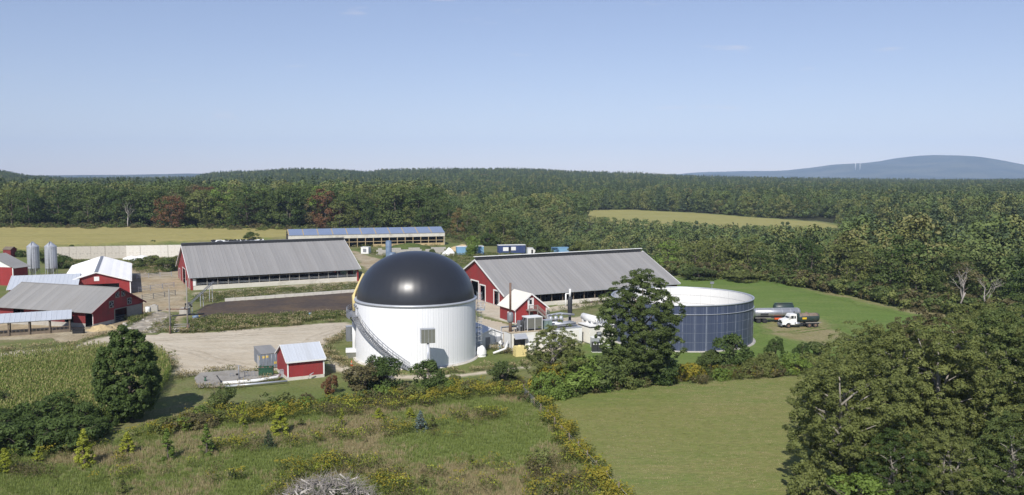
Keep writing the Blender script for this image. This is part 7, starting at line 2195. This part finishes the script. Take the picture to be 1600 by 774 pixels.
sized('maple_tree', 'dense dark egg-shaped maple standing alone between corn and gravel yard', 'tree', 'dense_maple', 203, 657, 106, 149, 'leaf_dark', trunk='trunk')
sized('ash_tree', 'tall open-crowned tree standing before the blue storage tank', 'tree', 'tall_ash', 1004, 600, 128, 178, 'leaf_green', trunk='trunk')
hedge = [
    ('shrub_loose', 348, 641, 42, 40, 'leaf_green', 'grey green bush in front of the concrete pipe pad'),
    ('shrub', 603, 612, 58, 52, 'leaf_dark', 'dark green bush at the foot of the tank stair'),
    ('shrub_loose', 570, 612, 66, 48, 'leaf_brown', 'brownish open bush left of the dark one by the tank stair'),
    ('shrub_loose', 588, 598, 40, 46, 'leaf_dark', 'dark wispy bush rising over the tank stair foot'),
    ('shrub', 667, 612, 54, 48, 'leaf_dark', 'dark green bush right under the olive grey steel box'),
    ('shrub', 785, 604, 50, 36, 'leaf_green', 'green bush beside the gravel track right of the white tank'),
    ('shrub_loose', 783, 598, 22, 38, 'leaf_dark', 'slim dark bush poking out of the green one by the track'),
    ('shrub_low', 710, 599, 22, 13, 'leaf_olive', 'low olive bush on the edge of the gravel track'),
    ('big_c', 866, 608, 92, 98, 'leaf_olive', 'big loose bush with yellowing leaves in front of the white containers'),
    ('shrub_low', 862, 612, 74, 42, 'leaf_gold', 'gold-leaved bush at the foot of the big loose one'),
    ('shrub_low', 856, 622, 56, 38, 'leaf_bright', 'fresh green rounded bush at the corner of the wire fence'),
    ('sumac', 905, 612, 74, 52, 'leaf_bright', 'fresh green sumac right of the yellowing bush'),
    ('sumac', 940, 606, 82, 48, 'leaf_green', 'mid green sumac in front of the black cabinets'),
    ('shrub', 985, 604, 60, 50, 'leaf_green', 'green bush left of the tall tree foot'),
    ('shrub', 1030, 600, 58, 50, 'leaf_dark', 'dark bush right of the tall tree foot'),
    ('shrub_low', 1078, 592, 54, 22, 'leaf_gold', 'low gold bush between tall tree and round dark bush'),
    ('shrub', 1140, 578, 62, 54, 'leaf_dark', 'round dark bush in front of the blue tank'),
    ('shrub', 1112, 578, 52, 30, 'leaf_green', 'smaller green bush left of the round dark one'),
    ('shrub_low', 1178, 584, 40, 24, 'leaf_olive', 'olive bush right of the round dark one'),
    ('shrub_loose', 1211, 568, 30, 46, 'leaf_dark', 'slim dark bush on the grass below the tanker trucks'),
    ('shrub_low', 1200, 586, 46, 34, 'leaf_olive', 'olive bush in the hedge below the slim dark one'),
    ('shrub_low', 1240, 582, 62, 28, 'leaf_bright', 'bright yellow green bush in the hedge below the trucks'),
    ('shrub_loose', 1253, 562, 26, 30, 'leaf_dark', 'small dark bush right of the slim dark one'),
    ('shrub_loose', 1279, 562, 32, 32, 'leaf_green', 'small green bush beside the big trees of the right edge'),
    ('shrub_loose', 517, 616, 26, 34, 'leaf_rust', 'reddish brown bush right of the red pump shed'),
    ('shrub_low', 478, 634, 26, 18, 'leaf_brown', 'low brown bush below the red pump shed'),
    ('shrub_low', 310, 668, 60, 20, 'leaf_brown', 'low brown thicket right of the egg-shaped maple'),
    ('shrub_low', 260, 672, 50, 18, 'leaf_olive', 'low olive thicket at the foot of the egg-shaped maple'),
    ('shrub_loose', 6, 650, 34, 46, 'leaf_green', 'green bush cut by the left edge above the sumac thicket'),
]
for sp, px_, py_, w_, h_, mat, lab in hedge:
    sized('sumac_shrub' if sp == 'sumac' else 'shrub', lab, 'shrub', sp, px_, py_, w_, h_, mat, 'bushes of the hedgerow')
sum_lab = ['nearest the left edge, lower row', 'left part of the thicket, lower row', 'middle of the thicket, lower row', 'right of the middle, lower row', 'right end of the thicket, lower row', 'left edge of the upper row', 'left part of the upper row', 'highest clump in the upper row', 'right end of the upper row', 'low clump beside the maple shadow']
for k, (px_, py_, w_, h_) in enumerate(((-12, 706, 84, 44), (36, 706, 84, 46), (82, 704, 84, 46), (122, 698, 74, 42), (155, 680, 44, 26), (10, 684, 70, 42), (52, 678, 74, 48), (92, 668, 76, 52), (130, 672, 60, 40), (168, 666, 34, 18))):
    sized('sumac_shrub', f'dark green sumac below the corn, {sum_lab[k]}', 'shrub', 'sumac', px_, py_, w_, h_, 'leaf_dark', 'sumac thicket below the corn')
saps = [
    (132, 729, 38, 62, 'larch', 'leaf_yellow', 'larger yellow green conifer sapling below the sumac thicket'), (199, 709, 30, 36, 'larch', 'leaf_yellow', 'short bushy yellow green sapling below the egg-shaped maple'),
    (262, 719, 26, 52, 'larch_thin', 'leaf_bright', 'slender green sapling right of the short bushy one'), (323, 712, 26, 52, 'larch_thin', 'leaf_bright', 'slender green sapling in the goldenrod row'),
    (437, 679, 34, 46, 'larch', 'leaf_yellow', 'bright yellow green sapling below the red pump shed'), (381, 668, 16, 44, 'larch_thin', 'leaf_yellow', 'thin yellow sapling below the concrete pad'),
    (61, 722, 22, 26, 'larch_thin', 'leaf_yellow', 'small yellow sapling behind the goldenrod at lower left'), (8, 738, 36, 40, 'larch', 'leaf_yellow', 'yellow green sapling cut by the left edge'),
    (420, 702, 24, 32, 'spruce', 'needle', 'small dark spruce below the bright yellow green sapling'), (657, 674, 26, 34, 'spruce', 'needle_blue', 'small blue spruce in the middle of the meadow'),
    (534, 668, 12, 32, 'larch_thin', 'leaf_yellow', 'thin yellow sapling left of the meadow centre'), (592, 655, 22, 18, 'larch_thin', 'leaf_yellow', 'low yellow sapling below the goldenrod hedge'), (641, 654, 20, 18, 'larch', 'leaf_yellow', 'low rounded yellow sapling just left of the blue spruce'),
    (676, 672, 18, 24, 'larch_thin', 'leaf_olive', 'small olive sapling just right of the blue spruce'), (363, 748, 16, 20, 'spruce', 'needle', 'tiny dark spruce alone in the rough grass'), (192, 772, 20, 26, 'larch_thin', 'leaf_olive', 'olive sapling at the bottom edge left'),
    (330, 705, 18, 20, 'spruce', 'needle', 'tiny dark spruce under the slender sapling of the goldenrod row'), (660, 760, 18, 20, 'larch_thin', 'leaf_olive', 'small olive sapling right of the brush pile'),
    (470, 668, 16, 16, 'larch_thin', 'leaf_olive', 'small olive sapling right of the bright yellow green one'), (735, 726, 14, 16, 'larch_thin', 'leaf_olive', 'small olive sapling in the dry grass'),
]
for px_, py_, w_, h_, sp, mat, lab in saps:
    sized('spruce_sapling' if sp == 'spruce' else 'sapling', lab, 'sapling', sp, px_, py_, w_, h_, mat, 'young trees in the meadow')
back = [(738, 400, 26, 30, 'leaf_bright', 'bright bush between the blue and navy container sheds'), (852, 400, 34, 26, 'leaf_green', 'bush between the white hut and pale blue container'), (762, 384, 30, 18, 'leaf_dark', 'dark bush behind the light blue container shed'), (905, 400, 30, 22, 'leaf_olive', 'olive bush right of the pale blue container'),
        (675, 402, 14, 12, 'leaf_green', 'small bush at the concrete block wall'), (470, 372, 14, 12, 'leaf_green', 'small bush before the left end of the long shed'), (392, 377, 24, 14, 'leaf_green', 'bush on the field edge beside the silage clamp'), (112, 391, 10, 8, 'leaf_green', 'small bush at the left end of the bunker wall top'),
        (18, 361, 9, 5, 'leaf_dark', 'tiny dark bush in the tan field near the left edge'), (142, 362, 20, 7, 'leaf_brown', 'brown bush patch at the far side of the tan field'), (240, 383, 14, 7, 'leaf_green', 'bush on the bunker wall top, middle'), (205, 384, 8, 6, 'leaf_olive', 'small bush on the bunker wall top, left of the middle one'),
        (262, 424, 36, 20, 'leaf_green', 'bush left of the long grey barn gable'), (238, 418, 34, 18, 'leaf_olive', 'olive bush below the white silage sheet'), (216, 420, 24, 16, 'leaf_green', 'bush right of the white-roofed barn'), (78, 412, 30, 16, 'leaf_green', 'bush between the grain bins and white-roofed barn'), (99, 420, 30, 20, 'leaf_dark', 'dark bush behind the white barn roof'),
        (278, 418, 22, 18, 'leaf_olive', 'olive bush against the long grey barn gable'), (60, 408, 14, 14, 'leaf_dark', 'dark bush between the two grain bins'), (32, 402, 16, 10, 'leaf_dark', 'dark bush beside the small red hut'), (1090, 437, 60, 18, 'leaf_green', 'bush at the far end of the right grey barn'), (1160, 441, 50, 16, 'leaf_olive', 'olive bush at the wood edge above the blue tank')]
for px_, py_, w_, h_, mat, lab in back:
    sized('shrub', lab, 'shrub', 'shrub' if h_ > 12 else 'shrub_low', px_, py_, w_, h_, mat, 'bushes around the farmyard')

# the big trees at the lower right
big = [(1322, 772, 'big_a', 14.0, 'leaf_olive', 'leaning out farthest over the hayfield'), (1385, 690, 'big_b', 13.5, 'leaf_olive', 'leafy, just behind the outermost'), (1470, 720, 'big_a', 15.0, 'leaf_olive', 'tallest in the middle of the group'),
       (1548, 690, 'big_b', 15.0, 'leaf_green', 'green, right of the tallest'), (1615, 665, 'big_a', 14.5, 'leaf_olive', 'cut by the right edge, upper'), (1650, 760, 'big_b', 13.5, 'leaf_olive', 'cut by the right edge, lower'),
       (1350, 628, 'big_c', 10.5, 'leaf_olive', 'smaller, at the upper left of the group'), (1440, 622, 'big_c', 12.0, 'leaf_brown', 'brownish, at the top of the group'), (1525, 612, 'big_b', 12.5, 'leaf_olive', 'at the back of the group'), (1600, 598, 'big_c', 12.5, 'leaf_green', 'green, back right of the group'),
       (1300, 690, 'big_c', 9.0, 'leaf_olive', 'low, at the hayfield edge'), (1580, 800, 'big_c', 9.0, 'leaf_green', 'low green in the bottom right corner'), (1470, 810, 'big_c', 8.0, 'leaf_olive', 'low at the bottom edge'), (1395, 800, 'big_c', 7.5, 'leaf_dark', 'low and dark at the bottom edge')]
for px_, py_, sp, h_, mat, lab in big:
    p = at(px_, py_)
    grow('broadleaf_tree', f'ragged roadside tree at lower right, {lab}', 'tree', NS[sp], (p.x, p.y, -0.1), h_, mat, wide=1.0 + 0.1 * rnd.random(), group='big trees at the lower right')
for px_, py_, w_, h_, mat, lab in ((1258, 790, 60, 70, 'leaf_olive', 'olive bush where the big trees meet the hayfield'), (1345, 812, 100, 70, 'leaf_bright', 'bright green bush at the bottom under the big trees'), (1420, 790, 80, 40, 'leaf_dark', 'dark bush under the big trees'), (1576, 660, 50, 36, 'leaf_gold', 'gold-leaved bush among the big trees'), (1500, 800, 90, 80, 'leaf_green', 'green bush at the bottom below the tallest big tree'), (1290, 640, 50, 50, 'leaf_olive', 'olive bush at the upper edge of the hayfield')):
    sized('shrub', lab, 'shrub', 'shrub', px_, py_, w_, h_, mat, 'bushes under the big trees')


def dead_tree(px_, py_, h, seed, label, reach=0.5, wood='bark_pale'):
    r = random.Random(seed)
    p = at(px_, py_)
    t = thing('dead_tree', label, 'tree', (p.x, p.y, 0), 0, 'bare dead trees')
    mb = MB()
    def br(a, d, L, rad, dep, tgt):
        mid = a + d * L * 0.5 + Vector((r.gauss(0, 0.08), r.gauss(0, 0.08), r.gauss(0, 0.05))) * L
        e = a + d * L
        tgt.tube([a, mid, e], [rad, rad * 0.8, rad * 0.55], 6)
        if dep:
            for _ in range(r.choice((2, 3, 3))):
                nd = (d + Vector((r.gauss(0, reach), r.gauss(0, reach), r.gauss(0.1, 0.3)))).normalized()
                br(mid.lerp(e, r.random()), nd, L * r.uniform(0.5, 0.75), rad * 0.5, dep - 1, limb)
    limb = MB()
    br(Vector((0, 0, -0.2)), Vector((r.gauss(0, 0.12), r.gauss(0, 0.12), 1)).normalized(), h * 0.5, 0.02 * h + 0.03, 4, mb)
    mb.build('trunk', M[wood], t)
    limb.build('limbs', M[wood], t)


dead_tree(1428, 762, 6.0, 3, 'bleached bare branches under the big trees at lower right', 0.8)
dead_tree(1588, 628, 12.5, 5, 'tall bare grey tree among the big trees near the right edge', 0.45)
dead_tree(1512, 690, 9.0, 9, 'bare pale trunk rising inside the big trees', 0.35)
dead_tree(1500, 493, 11.0, 6, 'bare grey tree at the wood edge right of the pasture', 0.4, 'twig')
dead_tree(1540, 497, 10.0, 8, 'bleached bare tree at the wood edge, nearer the right edge', 0.5, 'twig')
dead_tree(200, 359, 15.0, 4, 'pale dead trunk at the wood edge behind the tan cornfield', 0.3)


def brush_pile():
    p = at(514, 786)
    t = thing('brush_pile', 'heap of grey cut branches at the bottom edge in the goldenrod', 'brush pile', p)
    t.scale = (1.1, 1.1, 1.15)
    r = random.Random(5)
    for k in range(70):
        a = r.random() * 6.283
        q = r.random() ** 0.6 * 3.2
        z = max(0.05, 2.0 * (1 - (q / 3.6) ** 2) * r.uniform(0.5, 1.0))
        c = Vector((math.cos(a) * q * 1.25, math.sin(a) * q * 0.7, z))
        d = Vector((r.gauss(0, 1), r.gauss(0, 0.7), r.gauss(0.1, 0.35))).normalized()
        L = r.uniform(0.7, 1.9)
        rad = r.uniform(0.03, 0.10)
        m_ = MB().tube([c - d * L / 2, c + Vector((r.gauss(0, 0.1), r.gauss(0, 0.1), r.gauss(0, 0.06))), c + d * L / 2], [rad, rad * 0.85, rad * 0.6], 6)
        m_.build('branch', M['bark_pale' if r.random() < 0.45 else 'twig'], t)
    tw = MB()
    for k in range(900):
        a = r.random() * 6.283
        q = r.random() ** 0.55 * 3.5
        z = max(0.05, 2.1 * (1 - (q / 3.7) ** 2) * r.uniform(0.6, 1.05))
        c = Vector((math.cos(a) * q * 1.25, math.sin(a) * q * 0.7, z))
        d = Vector((r.gauss(0, 1), r.gauss(0, 0.8), r.gauss(0.25, 0.5))).normalized()
        L = r.uniform(0.4, 1.3)
        tw.tube([c, c + d * L * 0.5 + Vector((0, 0, 0.05)), c + d * L], [0.02, 0.015, 0.006], 3, caps=False)
    tag(tw.build('twigs', M['twig'], t), kind='stuff')


brush_pile()


def wire_fence():
    p0, p1 = at(818, 618), at(985, 800)
    d = p1 - p0
    L = d.length
    f = thing('wire_fence', 'old wire fence with wooden posts running down between meadow and hayfield', 'fence', p0, math.atan2(d.y, d.x))
    n = int(L / 3.2)
    for i in range(n + 1):
        MB().tube([(i * L / n, 0, -0.2), (i * L / n + rnd.uniform(-0.06, 0.06), rnd.uniform(-0.08, 0.08), rnd.uniform(1.35, 1.6))], 0.075, 7).build('post', M['wood'], f)
    for z in (0.35, 0.65, 0.95, 1.25): MB().tube([(0, 0, z), (L * 0.5, 0.02, z - 0.03), (L, 0, z)], 0.012, 4).build('wire', M['galv'], f)
    g = MB()
    for k in range(24): g.bar((0.1 + k * 0.28, 0, 0.1), (0.1 + k * 0.28, 0, 1.25), 0.025)
    g.build('wire_mesh', M['steel'], f)
    q = at(160, 661)
    tag(MB().tube([(0, 0, 0.25), (2.2, 0.5, 0.45)], [0.18, 0.12], 8).build('fallen_log', M['bark_pale'], None, (q.x, q.y, 0)), 'pale fallen log at the left foot of the egg-shaped maple', 'log')


wire_fence()


# ------------------------------------------------------------------ haze
def haze():
    m = bpy.data.materials.new('haze')
    m.use_nodes = True
    nt = m.node_tree
    nt.nodes.clear()
    o = nt.nodes.new('ShaderNodeOutputMaterial')
    v = nt.nodes.new('ShaderNodeVolumePrincipled')
    v.inputs['Color'].default_value = (0.52, 0.70, 1.0, 1)
    v.inputs['Density'].default_value = 6.6e-5
    v.inputs['Anisotropy'].default_value = -0.3
    nt.links.new(v.outputs[0], o.inputs['Volume'])
    tag(MB().box(-9600, -330, -15.5, 9600, 14200, 640).build('haze', m), kind='stuff')


haze()
